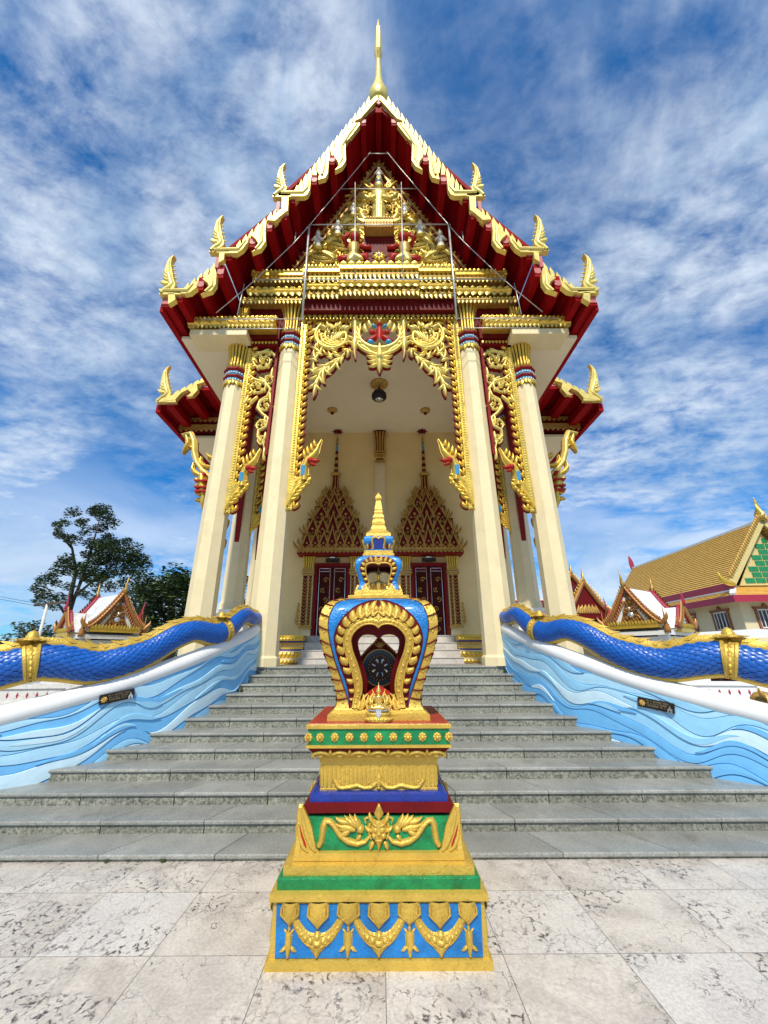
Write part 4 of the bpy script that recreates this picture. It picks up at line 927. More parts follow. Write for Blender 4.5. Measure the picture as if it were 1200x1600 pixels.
b.m(GOLD); b.petals(fr_front(pd-.05), -1.7, 1.7, 7.50, 24, .10, .05, 1); b.box(-1.75, 1.75, pd-.07, pd, 7.46, 7.52)
part(b, 'gold_scrollwork', ped)
for s_ in (-1, 1):
    for (u, v, h) in ((501,391,.46),(532,372,.42),(556,342,.36)):
        x, z = WHEREP(u, v); b = MB(STONEW); figure(b, s_*abs(x), z-.16, h*1.05, pd-.17, STONEW, GOLDP)
        part(b, 'praying_figure', ped)
        b = MB(GOLDP); xx = abs(x)*s_
        for k in range(9): b.flame(fr_front(pd-.10), xx-s_*(.02+.02*k), z-.17-.012*k, (pi if s_ > 0 else 0)+s_*(.25+.05*k), .36-.02*k, s_*.5, .020, .07)
        for k in range(5): b.flame(fr_front(pd-.10), xx+s_*(.02*k), z-.16, (0 if s_ > 0 else pi)-s_*(.1+.22*k), .20, s_*1.2, .022, .07)
        b.stroke(fr_front(pd-.05), [(xx+s_*.20, z+.12), (xx+s_*.22, z-.05), (xx+s_*.10, z-.24), (xx-s_*.14, z-.30), (xx-s_*.40, z-.26)], [.006, .016, .022, .020, .008], .08)
        b.stroke(fr_front(pd-.05), [(xx+s_*.10, z-.33), (xx-s_*.10, z-.40), (xx-s_*.34, z-.37), (xx-s_*.46, z-.28)], [.006, .018, .020, .006], .07)
        part(b, 'feathered_scroll', ped)
    x, z = WHEREP(556, 402); x = abs(x)*s_; b = MB(GOLDD)       # red bearer, one knee bent
    b.lathe([(.11,0),(.12,.08),(.09,.2),(.13,.34),(.11,.40),(.04,.44)], 8, (x, pd-.12, z-.22), 0, 1, .7); b.m(REDB); b.ball((x-s_*.02, pd-.16, z+.30), .10, 8, 1.1)
    b.tube([(x-s_*.12, pd-.12, z+.14), (x-s_*.22, pd-.16, z+.05), (x-s_*.33, pd-.14, z+.06)], [.05, .045, .04], 6); b.tube([(x+s_*.12, pd-.12, z+.14), (x+s_*.20, pd-.16, z+.30), (x+s_*.10, pd-.16, z+.42)], [.05, .045, .04], 6)
    b.tube([(x-s_*.06, pd-.12, z-.2), (x-s_*.24, pd-.17, z-.20), (x-s_*.25, pd-.14, z-.40)], [.075, .065, .045], 6); b.tube([(x+s_*.06, pd-.12, z-.2), (x+s_*.26, pd-.16, z-.27), (x+s_*.22, pd-.14, z-.42)], [.075, .065, .045], 6)
    b.m(GOLDP); b.lathe([(.15,-.12),(.16,-.02),(.12,.04)], 8, (x, pd-.12, z-.18), 0, 1, .8); b.lathe([(.11,0),(.08,.06),(.001,.2)], 8, (x-s_*.02, pd-.15, z+.38)); b.flame(fr_front(pd-.2), x, z-.22, -pi/2+s_*.5, .2, -s_*.6, .08, .05); b.flame(fr_front(pd-.2), x, z-.22, -pi/2-s_*1.1, .24, s_*.6, .07, .05)
    part(b, 'kneeling_bearer', ped)
b = MB(GOLDP); x, z = 0, WHEREP(595, 366)[1]; dd = pd-.18
b.lathe([(.15,0),(.145,.1),(.125,.36),(.145,.55),(.11,.68),(.17,.86),(.15,.93),(.05,.97),(.05,1.0)], 10, (0, dd, z), 0, 1, .65); b.ball((0, dd-.02, z+1.10), .095, 10, 1.15)
for s_ in (-1, 1):
    b.tube([(s_*.17, dd, z+.88), (s_*.22, dd-.04, z+.66), (s_*.07, dd-.13, z+.62)], [.05, .042, .035], 6); b.stroke(fr_front(dd-.08), [(s_*.04, z+.05), (s_*.05, z+.5)], .03, .03)
    b.flame(fr_front(pd-.05), s_*.18, z+.95, pi/2-s_*1.0, .35, s_*.9, .06, .06); b.flame(fr_front(pd-.05), s_*.2, z+.2, pi/2-s_*.6, .5, s_*.9, .06, .06)
    b.m(GOLD).tube([(s_*.1, dd, z+1.0), (s_*.25, dd, z+1.15), (s_*.36, dd-.02, z+1.27)], [.03, .03, .02], 6); b.m(GOLDP)
b.m(TEAL).lathe([(.10,1.19),(.08,1.26)], 8, (0, dd, z)); b.m(GOLDP).lathe([(.08,1.26),(.05,1.34),(.001,1.55)], 8, (0, dd, z)); part(b, 'standing_figure', ped)
b = MB(GOLDD); zt = WHEREP(595, 367)[1]
for z0, z1, w in ((-.05,0,.29),(-.12,-.06,.26),(-.17,-.14,.29),(-.21,-.18,.24)): b.box(-w, w, pd-.30, pd, zt+z0, zt+z1)
b.petals(fr_front(pd-.30), -.28, .28, zt-.05, 9, .09, .04); b.petals(fr_front(pd-.30), -.28, .28, zt-.14, 9, .09, .04, -1); b.petals(fr_front(pd-.30), -.28, .28, zt, 11, .07, .03, 1)
b.m(REDM).box(-.30, .30, pd-.12, pd-.001, zt-.95, zt-.215); b.m(GOLD); zz = zt-.78
for k in range(8): b.flame(fr_front(pd-.12), 0, zz, 2*pi*k/8, .15, .5, .035, .05)
b.m(MIRROR); b.boss(fr_front(pd-.15), 0, zz, .04, .05); part(b, 'throne', ped)
b = MB(GOLD); x, z = 0, WHEREP(595, 285)[1]; figure(b, 0, z-.12, .42, pd-.12, STONEW, GOLDP); b.m(GOLDP)
for s_ in (-1, 1):
    b.stroke(f, [(0, z-.22), (s_*.16, z-.2), (s_*.22, z-.02), (s_*.14, z+.1)], [.05, .055, .05, .01], .09)
    for k in range(5): b.flame(f, s_*.18, z-.15+.09*k, pi/2-s_*.8, .18, s_*1.0, .03, .06)
b.m(REDB); b.boss(fr_front(pd-.05), 0, z-.18, .16, .09, 10, .5); b.m(GOLD); b.flame(f, 0, z+.32, pi/2, .45, 0, .07, .07); part(b, 'crown_figure', ped)
# ------------------------------------------------------------------ gable roof, bargeboards, finials
RD = 4.6
def RX(u, v): return XZ(u, v, RD)
A0 = RX(595, 162); A1 = RX(443, 300); B0 = RX(437, 318); B1 = RX(347, 391); C0 = RX(338, 410); C1 = RX(258, 466)
def slab(b, p, q, d0, d1, th, top, under, edge):
    dx, dz = q[0]-p[0], q[1]-p[1]; l = hypot(dx, dz); nx, nz = -dz/l*-1, dx/l*-1     # downward normal for the left slope
    nx, nz = (dz/l, -dx/l); 
    if nz > 0: nx, nz = -nx, -nz
    p2, q2 = (p[0]+nx*th, p[1]+nz*th), (q[0]+nx*th, q[1]+nz*th)
    vs = [(p[0],d0,p[1]),(q[0],d0,q[1]),(q[0],d1,q[1]),(p[0],d1,p[1]),(p2[0],d0,p2[1]),(q2[0],d0,q2[1]),(q2[0],d1,q2[1]),(p2[0],d1,p2[1])]
    b.m(top).add(vs, [(0,1,2,3)], False); b.m(under).add(vs, [(4,7,6,5)], False); b.m(edge).add(vs, [(0,4,5,1),(2,6,7,3),(1,5,6,2),(0,3,7,4)], False)
    return (nx, nz)
# the fin row, bargeboard polygons are the left half, mirrored for the right
def fins(b, p, q, d, n, h0, h1, th=.05, lean=.5):
    dx, dz = q[0]-p[0], q[1]-p[1]; l = hypot(dx, dz); tx, tz = dx/l, dz/l; nx, nz = (-tz, tx)
    if nz < 0: nx, nz = -nx, -nz
    w = l/n
    for k in range(n):
        s = l*(k+.5)/n; h = lerp(h0, h1, k/max(1, n-1)); c = (p[0]+tx*s, p[1]+tz*s)
        def pt(a, e): return (c[0]+tx*a+nx*e, c[1]+tz*a+nz*e)
        poly = [pt(-w*.30, -.10), pt(w*.34, -.10), pt(w*.36, h*.35), pt(w*.18, h*.75), pt(-w*.12-h*lean*.35, h), pt(-w*.34, h*.55), pt(-w*.38, h*.2)]
        b.prism(fr_front(d), poly, -th/2, th/2)
FINIAL = [(-9,0),(-7.5,-6),(2,-9),(6,-13),(-3,-16),(-7,-20),(-2,-20),(-2,-24),(0,-38),(3,-48),(8,-54),(13,-57),(9,-51),(8,-44),(10,-33),(12,-22),(14.5,-15),(13,-10),(5,-5.5),(22,-4),(22,0)]
def hanghong(u, v, d, sc, name, fl, parent):   # naga-tail finial at a corner: photo outline measured once, real size and thickness
    def q(p): return XZ(u+p[0]*sc, v+p[1]*sc, d)
    b = MB(GOLDP, fl); f = fr_front(d); b.prism(f, [q(p) for p in FINIAL][::-1], -.045, .045)
    fp = fr_front(d-.045)
    for i, (x, y) in enumerate(((9,-44),(9.5,-38),(11,-32),(12,-26),(13.5,-20))):
        p = q((x, y)); b.flame(f, p[0]-.01, p[1], -.2, .055*sc, .9, .014, .03)
    b.stroke(fp, [q(p) for p in ((-6,-2),(0,-8),(6,-11),(9,-15),(6,-22),(4,-32),(5,-44),(8,-52))], [.03, .035, .035, .04, .045, .03, .02, .005], .03)
    for (x, y, a) in ((4,-20,2.6),(3,-24,2.4),(4,-15,3.2),(3,-28,2.2)): p = q((x, y)); b.flame(fp, p[0], p[1], a, .12*sc, -.6, .022, .025)
    return b.build(name, parent)
def gable_side(fl):
    tiers = [(A0, A1, 4.62, 10.5), (B0, B1, 4.64, 10.0), (C0, C1, 4.66, 9.6)]
    for i, (p, q, d0, d1) in enumerate(tiers):
        b = MB(ROOFT, fl); l = hypot(q[0]-p[0], q[1]-p[1]); ext = .05
        if i == 0: p = (0.0, p[1])
        nx, nz = slab(b, p, q, d0, d1, .07, ROOFT, SOFFIT, SOFFIT); b.build('roof_tier', T)
        roof = None
    # purlins with faded square ends
    b = MB(SOFFIT, fl); ends = [(571,192),(547,220),(522,252),(494,283),(460,311),(447,337),(424,355),(398,379),(361,399),(348,426),(317,445),(285,463)]
    for u, v in ends:
        x, z = RX(u, v); hw, hh = .052, .062; dep = 9.5
        b.m(SOFFIT).box(x-hw, x+hw, 4.585, dep, z-hh*1.9, z+.16); b.m(PINK).prism(Fr((x, 4.585, z)), [(-hw,-hh*.6),(0,-hh*1.0),(hw,-hh*.6),(hw,hh*.9),(-hw,hh*.9)], 0, .012)
    x, z = RX(264, 466); b.m(SOFFIT).box(x-.07, x+.09, 4.60, 9.5, z-.16, z+.02); b.m(PINK).box(x-.06, x+.08, 4.585, 4.60, z-.12, z+.02)
    x, z = RX(345, 402); b.m(PINK).box(x-.03, x+.03, 4.57, 4.60, z-.26, z)
    x, z = RX(439, 317); b.m(PINK).box(x-.03, x+.03, 4.57, 4.60, z-.26, z)
    b.build('purlins', T)
    # red gable soffit closing the gap between the pediment and the roof slope
    b = MB(SOFFIT, fl); b.prism(fr_front(5.52), [(0, 11.55), (-1.72, 8.66), (-2.62, 7.2), (-3.12, 6.35), (-2.3, 6.35), (-2.3, 7.4), (0, 7.4)], 0, .04); b.build('gable_wall', T)
    # bargeboards: carved leaf-ended boards, the fins stand behind them
    f = fr_front(4.56); b = MB(GOLDP, fl)
    for pts in ([(594,156),(594,163),(591,165),(567,192),(558,196),(588,159)],
                [(557,200),(566,199),(566,202),(553,219),(543,230),(543.5,240),(544,258),(538,267),(527,272.8),(534,265),(531,257.5),(526.5,252),(527,240),(532,229),(544,214)],
                [(517,250),(517,262),(516,277),(512,284.5),(501,287.5),(503,280),(504,266),(509,254)],
                [(490,279),(489,290),(488,303),(484,310.5),(478,313),(441,312.5),(437,309),(441,304.5),(476,304.5),(481,298),(483,288)],
                [(445,313),(455,313),(454,335),(450,337.5),(441,345),(434,351),(423,350),(445,332)],
                [(421,351),(419,367),(419.5,383),(412,394),(398,399.5),(407,393),(408,385),(404,379),(398,374),(407,363),(413,355)],
                [(394,374),(392,384),(384,395),(375,401),(352,401.5),(337,398),(333,393.5),(376,392.5),(383,386)],
                [(348,401.6),(356,401.6),(355,411),(347,416)],
                [(342,426),(343.5,435),(342.5,449),(336,459),(319,464.8),(328,461),(333,454),(330,447),(322,441),(330,437),(334,431)],
                [(311,445),(313,454),(303,462),(294,463.8),(257,461),(254,456.5),(297,455.8),(304,450)], [(269,463.9),(279,463.9),(280,473),(269,480)]):
        b.prism(f, [RX(u, v) for u, v in pts][::-1], -.045, .035, REDM if False else None)
    for pts in ([(562,201),(548,220),(538,236),(539,256),(532,267)],[(513,255),(511,268),(507,281)],[(486,288),(485,300),(478,308),(444,308)],[(415,358),(413,370),(414,384),(404,396)],[(389,382),(378,396),(340,396.5)],[(338,432),(337,444),(337,452),(326,462)],[(308,449),(299,459.5),(260,459)]):
        b.stroke(fr_front(4.525), [RX(u, v) for u, v in pts], [.012, .022, .026, .022, .006][:len(pts)], .03)
    bb = b.build('bargeboard', T)
    for (p, q, n, h0, h1, l0, l1) in (((580,152),(460,299),17,14,20,4,1.5), ((436,324),(368,384.5),7,21,17,.5,-2), ((338,412),(286,450),5,27,16,-7,-9)):
        b = MB(GOLDP, fl)
        for k in range(n):
            def ct(s_): return (lerp(p[0], q[0], s_/n), lerp(p[1], q[1], s_/n))
            h = lerp(h0, h1, k/(n-1)); le = lerp(l0, l1, k/(n-1)); TR = ct(k); TL = ct(k+.60)
            poly = [(TR[0], TR[1]-2.5), (TR[0]+1.2, TR[1]+3), (TR[0]+le+.6, TR[1]+h), (TL[0]+le, TL[1]+h), (TL[0]-.4, TL[1]+4), (TL[0]+.2, TL[1]+1), (lerp(TL[0], TR[0], .6), lerp(TL[1], TR[1], .6)-.5)]
            b.prism(fr_front(4.64), [RX(u, v) for u, v in poly], -.025, .035, GOLDD)
        b.build('roof_fins', bb)
    hanghong(438, 311, 4.57, .92, 'corner_finial', fl, bb); hanghong(340, 396.5, 4.57, 1.0, 'corner_finial', fl, bb); hanghong(263, 462.5, 4.57, 1.08, 'corner_finial', fl, bb)
    # eave fascia and flat eave along the side
    x, z = C1; b = MB(SOFFIT, fl); b.box(x-.06, x+.03, 4.66, 9.6, z-.20, z-.02); b.build('eave_board', T)
    # ---- lower aisle roof behind
    GD = 7.0
    def GX(u, v): return XZ(u, v, GD)
    b = MB(ROOFT, fl); p, q = GX(338, 578), GX(250, 628); slab(b, p, q, GD+.03, 16, .07, ROOFT, SOFFIT, SOFFIT); b.m(SOFFIT).box(q[0]-.05, q[0]+.05, GD+.03, 16, q[1]-.22, q[1]-.03)
    for u, v in ((270,627),(300,614),(325,600)):
        x, z = GX(u, v); b.m(SOFFIT).box(x-.08, x+.08, GD, 12, z-.14, z+.05); b.m(PINK).box(x-.08, x+.08, GD-.012, GD, z-.08, z+.05)
    low = b.build('aisle_roof', T)
    b = MB(GOLDP, fl); f = fr_front(GD-.03)
    b.m(GOLDP).prism(f, [GX(u, v) for u, v in ((334,589),(335,593),(322,600),(312,603),(313,612),(305,621),(297,622),(303,616),(298,611),(288,616),(278,627),(255,630),(249,627),(264,622.5),(282,617),(300,608),(320,596))][::-1], -.05, .05)
    
    for k in range(6):
        u, v = lerp(333, 272, k/6), lerp(584, 615, k/6); h = lerp(16, 11, k/5)
        b.prism(fr_front(GD+.02), [GX(uu, vv) for uu, vv in ((u, v-1), (u+1, v+2), (u-6, v+h), (u-13, v+h+3), (u-7.5, v+4.5), (u-6, v+2.5))], -.03, .04, GOLDD)
    b.build('aisle_bargeboard', low)
    hanghong(256, 629, GD-.03, 1.0, 'corner_finial', fl, low)
    GB = 7.75; b = MB(CROWNG, fl); zc = P(300, 668, GB)[2]; x0, x1 = P(281, 668, GB)[0], -2.3
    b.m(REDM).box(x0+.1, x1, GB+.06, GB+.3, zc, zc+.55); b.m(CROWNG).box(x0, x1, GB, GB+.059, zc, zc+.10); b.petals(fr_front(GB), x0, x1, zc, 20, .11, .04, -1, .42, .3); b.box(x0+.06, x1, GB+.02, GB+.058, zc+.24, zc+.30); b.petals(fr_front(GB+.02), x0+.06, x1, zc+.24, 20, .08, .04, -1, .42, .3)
    b.m(CEIL).box(x0+.12, x1, GB+.2, 16, zc-.14, zc-.08); b.m(SOFFIT).box(x0+.0, x0+.11, GB+.061, 16, zc-.16, zc); b.build('aisle_beam', low)
    # ---- eave bracket
    b = MB(GOLD, fl); BD = 7.16; f = Fr((0, BD, 0))
    def BX(u, v): return XZ(u, v, BD)
    b.m(GOLDP).stroke(f, [BX(u, v) for u, v in ((286,678),(300,676),(305,690),(305,706),(309,722),(318,734),(329,744),(333,752))], [.02, .06, .075, .07, .06, .06, .05, .02], .07, GOLDD, .07)
    b.m(GOLD).stroke(f, [BX(u, v) for u, v in ((293,680),(296,690),(291,700),(287,708))], [.03, .07, .06, .005], .06, GOLDD, .06)
    b.stroke(f, [BX(u, v) for u, v in ((338,722),(330,729),(320,727),(314,720),(316,712))], [.02, .05, .05, .04, .01], .06, GOLDD, .06); b.stroke(f, [BX(u, v) for u, v in ((304,722),(302,731),(308,738),(315,742))], [.01, .045, .05, .05], .06, GOLDD, .06); b.stroke(f, [BX(u, v) for u, v in ((336,715),(328,713),(324,707))], [.03, .05, .01], .06, GOLDD, .06)
    b.m(REDB); b.boss(fr_front(BD-.05), *BX(320, 743), .08, .06)
    b.m(GOLD).stroke(f, [BX(u, v) for u, v in ((318,742),(318,752),(320,765),(321,775),(320,782),(319,795))], [.10, .15, .12, .09, .11, .01], .14, GOLDD, .08)
    for v, m_ in ((754, REDB), (764, REDB), (770, REDB)):
        p = BX(320, v); b.m(m_).box(p[0]-.13, p[0]+.13, BD-.16, BD+.04, p[1]-.015, p[1]+.015)
    b.m(GOLD)
    for (u, v, a) in ((311,752,2.2),(313,762,2.4),(315,772,2.6),(316,780,3.0),(308,740,2.4),(312,728,2.2),(304,700,2.5)): p = BX(u, v); b.flame(f, p[0], p[1], a, .14, .9, .04, .05, GOLDD, 5, .05)
    b.build('eave_bracket', T)
gable_side(False); gable_side(True)
# ---- apex finial (chofa)
b = MB(GOLDS); prof = [(159,11),(156,14.5),(150,16),(145,15.5),(139,12.5),(131,8.5),(120,6),(108,5),(95,4.2),(88,4.6),(80,6.6),(73,6.6),(70,6.2),(56,4.5),(42,3.2),(30,1.4),(27,.3)]
cd = 4.72; pr = []
for v, w in prof:
    p = P(595+w, v, cd-.03); pr.append((p[0], p[2]))
b.m(GOLDP).lathe(pr, 8, (0, cd, 0), pi/8, smooth=True)
f = fr_front(cd-.10); z1, z2 = P(595, 70, cd)[2], P(595, 95, cd)[2]
b.prism(Fr((0, cd, 0), (0,-1,0), (0,0,1), (1,0,0)), [(.02, z2-.1), (.16, z2+.15), (.30, z1-.02), (.22, z1+.06), (.10, z1+.30), (.02, z1+.4)], -.035, .035, GOLDS)
b.build('apex_finial', T)
b = MB(PINK); x, z = RX(595, 163); b.prism(Fr((0, 4.575, z)), [(-.09,.0),(0,-.12),(.09,0),(0,.10)], 0, .03); b.m(SOFFIT).box(-.06, .06, 4.59, 9.5, z-.3, z+.02); b.build('ridge_beam', T)
# ---- galvanised frame with bird netting in front of the gable (stands on the cornice; a thing of its own)
ND = 4.92
t = thing('metal_frame', 'galvanised pipe frame for bird netting in front of the carved gable', 'frame', (0, ND, 6.4))
def pipe(b, u0, v0, u1, v1, r=.016, d0=ND, d1=ND):
    p, q = P(u0, v0, d0), P(u1, v1, d1); b.tube([p, q], r, 6)
def add_pipe(name, *a):
    b = MB(STEEL); pipe(b, *a); b.build(name, t)
for q_ in ((486,352,474,500,.019),(704,352,716,500,.019)): add_pipe('upright', *q_)
for q_ in ((558,285,557,436),(630,285,632,436),(384,443,373,492),(806,443,817,492),(465,362,463,378),(725,362,727,378)): add_pipe('thin_upright', *q_, .009)
for q_ in ((398,437,792,437,.011),(487,351,707,351,.010),(533,295,657,295,.008),(316,498,476,498,.008),(714,498,874,498,.008),(345,513,480,513,.007),(710,513,845,513,.007),(578,240,612,240,.007)): add_pipe('crossbar', *q_)
for s_ in (-1, 1):
    b = MB(STEEL); pts = [(582,238),(560,265),(486,352),(463,378),(404,434),(384,452),(340,488)]
    b.tube([P(595+s_*(595-u), v, ND) for u, v in pts], .0075, 6); b.build('sloping_bar', t)
# ---- ceiling lamps in the porch
def lamp(u, v, r, big, label):
    lo = (6.598-1); y = (800-v)/FOC; d = lo/((TS+y*TC)/fwd(v)); x = (u-595)/FOC/fwd(v)*d
    t = thing('ceiling_lamp', label, 'lamp', (x, d, 6.598), 'lamps under the porch ceiling')
    b = MB(GOLDD); b.lathe([(r, 0), (r*.95, -.03), (r*.6, -.06), (r*.3, -.08)], 16, (x, d, 6.598)); 
    for k in range(12): b.flame(Fr((x, d, 6.565), (1,0,0), (0,1,0), (0,0,-1)), cos(k*pi/6)*r*.35, sin(k*pi/6)*r*.35, k*pi/6, r*.6, .5, r*.12, .03)
    b.build('rosette', t)
    if big:
        b = MB(BLACK); b.lathe([(.02,-.06),(.02,-.22)], 8, (x, d, 6.598)); b.lathe([(.12,-.22),(.16,-.28),(.16,-.36),(.12,-.40)], 16, (x, d, 6.598)); b.build('lamp_body', t)
        b = MB(MIRROR); b.lathe([(.10,-.405),(.06,-.43),(.001,-.44)], 14, (x, d, 6.598)); b.build('lens', t)
    else:
        b = MB(REDM); b.lathe([(r*.35,-.07),(r*.3,-.12),(.001,-.13)], 10, (x, d, 6.598)); b.build('lens', t)
lamp(594, 600, .20, True, 'black round lamp hanging from a gold rosette in the middle of the porch ceiling')
lamp(521, 640, .12, False, 'small gold ceiling rosette lamp above the left door')
lamp(666, 641, .12, False, 'small gold ceiling rosette lamp above the right door')
# ------------------------------------------------------------------ boundary shrine in front of the steps
SXC, SDC = -.0105, 2.152
def lev(v, p):              # measured half width p (px) at height v of the front edge -> (half width, z)
    k = p/FOC/fwd(v); w = k*SDC/(1+k); return w, P(595, v, SDC-w)[2]
def sides():                # the four faces: frames with a to the right, b up, c out; origin on the axis
    out = []
    for k in range(4):
        a = k*pi/2; r = (cos(a), sin(a), 0); n = (sin(a), -cos(a), 0); out.append(Fr((SXC, SDC, 0), r, (0,0,1), n))
    return out
SID = sides(); CEN = (SXC, SDC, 0)
def sub(f, c, tilt=0.0, b=0.0):   # frame moved out by c (and leaning back by tilt)
    n = norm((f.n[0], f.n[1], tilt)); u = norm((-f.n[0]*tilt, -f.n[1]*tilt, 1)); o = f(0, b, c); return Fr(o, f.r, u, n)
SH = thing('boundary_shrine', 'painted gold, blue and green boundary shrine standing on the pavement before the steps', 'shrine', (SXC, SDC, 0))
def tier(name, mat_, prof): b = MB(mat_); b.stack([lev(v, p) for v, p in prof], CEN); return b
# bottom: leaning panel between gold ledges
w0, z0 = lev(1518, 180); w1, z1 = lev(1411, 171); z0 = 0.0
b = MB(GOLDS); b.stack([(w0, 0), (w0-.001, .026), (w0-.012, .028), (w1-.012, z1-.002), (w1-.006, z1), lev(1409, 172), lev(1398, 171), (lev(1398, 171)[0]-.02, lev(1398, 171)[1]+.004)], CEN)
base = b.build('base_block', SH)
tl_ = -(w0-w1)/(z1-.0); 
for f in SID:
    g = sub(f, w0-.012, (w0-w1)/z1, 0.0); H = hypot(z1, w0-w1)-.002
    b = MB(BLUES); hw0, hw1 = w0-.032, w1-.024
    b.prism(g, [(-hw0,.030),(hw0,.030),(hw1,H-.004),(-hw1,H-.004)], .0005, .0035); pnl = b.build('blue_panel', SH)
    b = MB(GOLDS); gg = sub(g, .003) if False else Fr(g(0,0,.003), g.r, g.u, g.n)
    sp = .2135; yt = H-.004; Hp = H-.036
    def Z(q): return yt-q*Hp
    def up_(c_): return Fr(gg(0,0,c_), gg.r, gg.u, gg.n)
    def bud(c, w, h, c0=.018):
        w *= 1.26; h *= 1.12
        b.stroke(gg, [(c, yt+.008), (c, Z(h*.3)), (c, Z(h*.6)), (c, Z(h*.8)), (c, Z(h))], [w*.92, w, w*.86, w*.42, .002], c0)
        for s_ in (-1, 1):
            for q in (.30, .62, .88): b.stroke(up_(c0*.62), [(c+s_*q*w, yt-.002), (c+s_*q*w*1.04, Z(h*.4)), (c+s_*.002, Z(h*.86))], [.0036, .0044, .0012], .005)
        b.stroke(up_(c0*.9), [(c, Z(h*.28)), (c, Z(h*.5)), (c, Z(h*.66))], [.002, .008, .002], .005)
    for k in (-1, 0, 1):            # hanging garlands
        c = k*sp; n = 24; pts, wd = [], []
        for i in range(n+1):
            q = i/n*2-1; pts.append((c+q*.092, Z(.16+.545*(1-abs(q)**2.3)))); wd.append(.0125+.0115*(1-abs(q))**1.3)
        b.stroke(gg, pts, wd, .010)
        for e in (-.75, .75):
            b.stroke(up_(.006), [(x, z+e*w) for (x, z), w in zip(pts, wd)][2:-2], .0022, .005)
        for i in range(3, n-2, 2):
            if abs(i-n/2) > 3: b.boss(up_(.008), pts[i][0], pts[i][1], .0065, .005, 6, .8)
        b.stroke(gg, [(c, Z(.50)), (c, Z(.56)), (c, Z(.68)), (c, Z(.84)), (c, Z(.92)), (c, Z(1.0))], [.002, .014, .030, .026, .012, .004], .014); b.boss(up_(.012), c, Z(.60), .010, .007, 4, 1.2); b.boss(up_(.012), c, Z(.72), .016, .007, 8, .6); b.stroke(up_(.010), [(c, Z(.78)), (c, Z(.86)), (c, Z(.95))], [.010, .009, .002], .006)
        for s_ in (-1, 1):
            b.boss(up_(.010), c+s_*.022, Z(.67), .010, .007, 7); b.boss(up_(.009), c+s_*.040, Z(.62), .008, .006, 7); b.flame(up_(.008), c+s_*.01, Z(.80), .5 if s_ > 0 else pi-.5, .03, .6*s_, .006, .006)
        bud(c, .031, .42)
    for k in (-1.5, -.5, .5, 1.5):  # tulip drops between
        c = k*sp; e = .8 if abs(k) > 1 else 1
        if abs(k) > 1: c -= .008*(1 if k > 0 else -1)
        b.stroke(gg, [(c, Z(.25)), (c, Z(.5)), (c, Z(.54))], [.006, .0045, .006], .010); b.stroke(gg, [(c, Z(.50)), (c, Z(.56)), (c, Z(.80)), (c, Z(.88)), (c, Z(1.0))], [.012*e, .0165*e, .0155*e, .009, .004], .013)
        for s_ in (-1, 1): b.flame(gg, c+s_*.011*e, Z(.80), -pi/2+s_*.8, .024, s_*.9, .006, .011); b.flame(gg, c+s_*.008*e, Z(.56), pi/2-s_*.6, .018, -s_*.6, .004, .010); b.stroke(up_(.008), [(c+s_*.007*e, Z(.58)), (c+s_*.009*e, Z(.82))], .003, .005)
        bud(c, .033*e, .36)
    b.build('gold_garlands', pnl)
# ledges
b = MB(GOLDS); b.stack([lev(1397, 163), lev(1393, 161)], CEN); b.m(GREEN).stack([lev(1392.5, 159), lev(1374, 159), lev(1370, 155)], CEN); b.build('green_ledge', SH)
b = MB(GOLDS); b.stack([lev(1370, 150), lev(1353, 149), lev(1349, 142)], CEN); b.build('gold_ledge', SH)
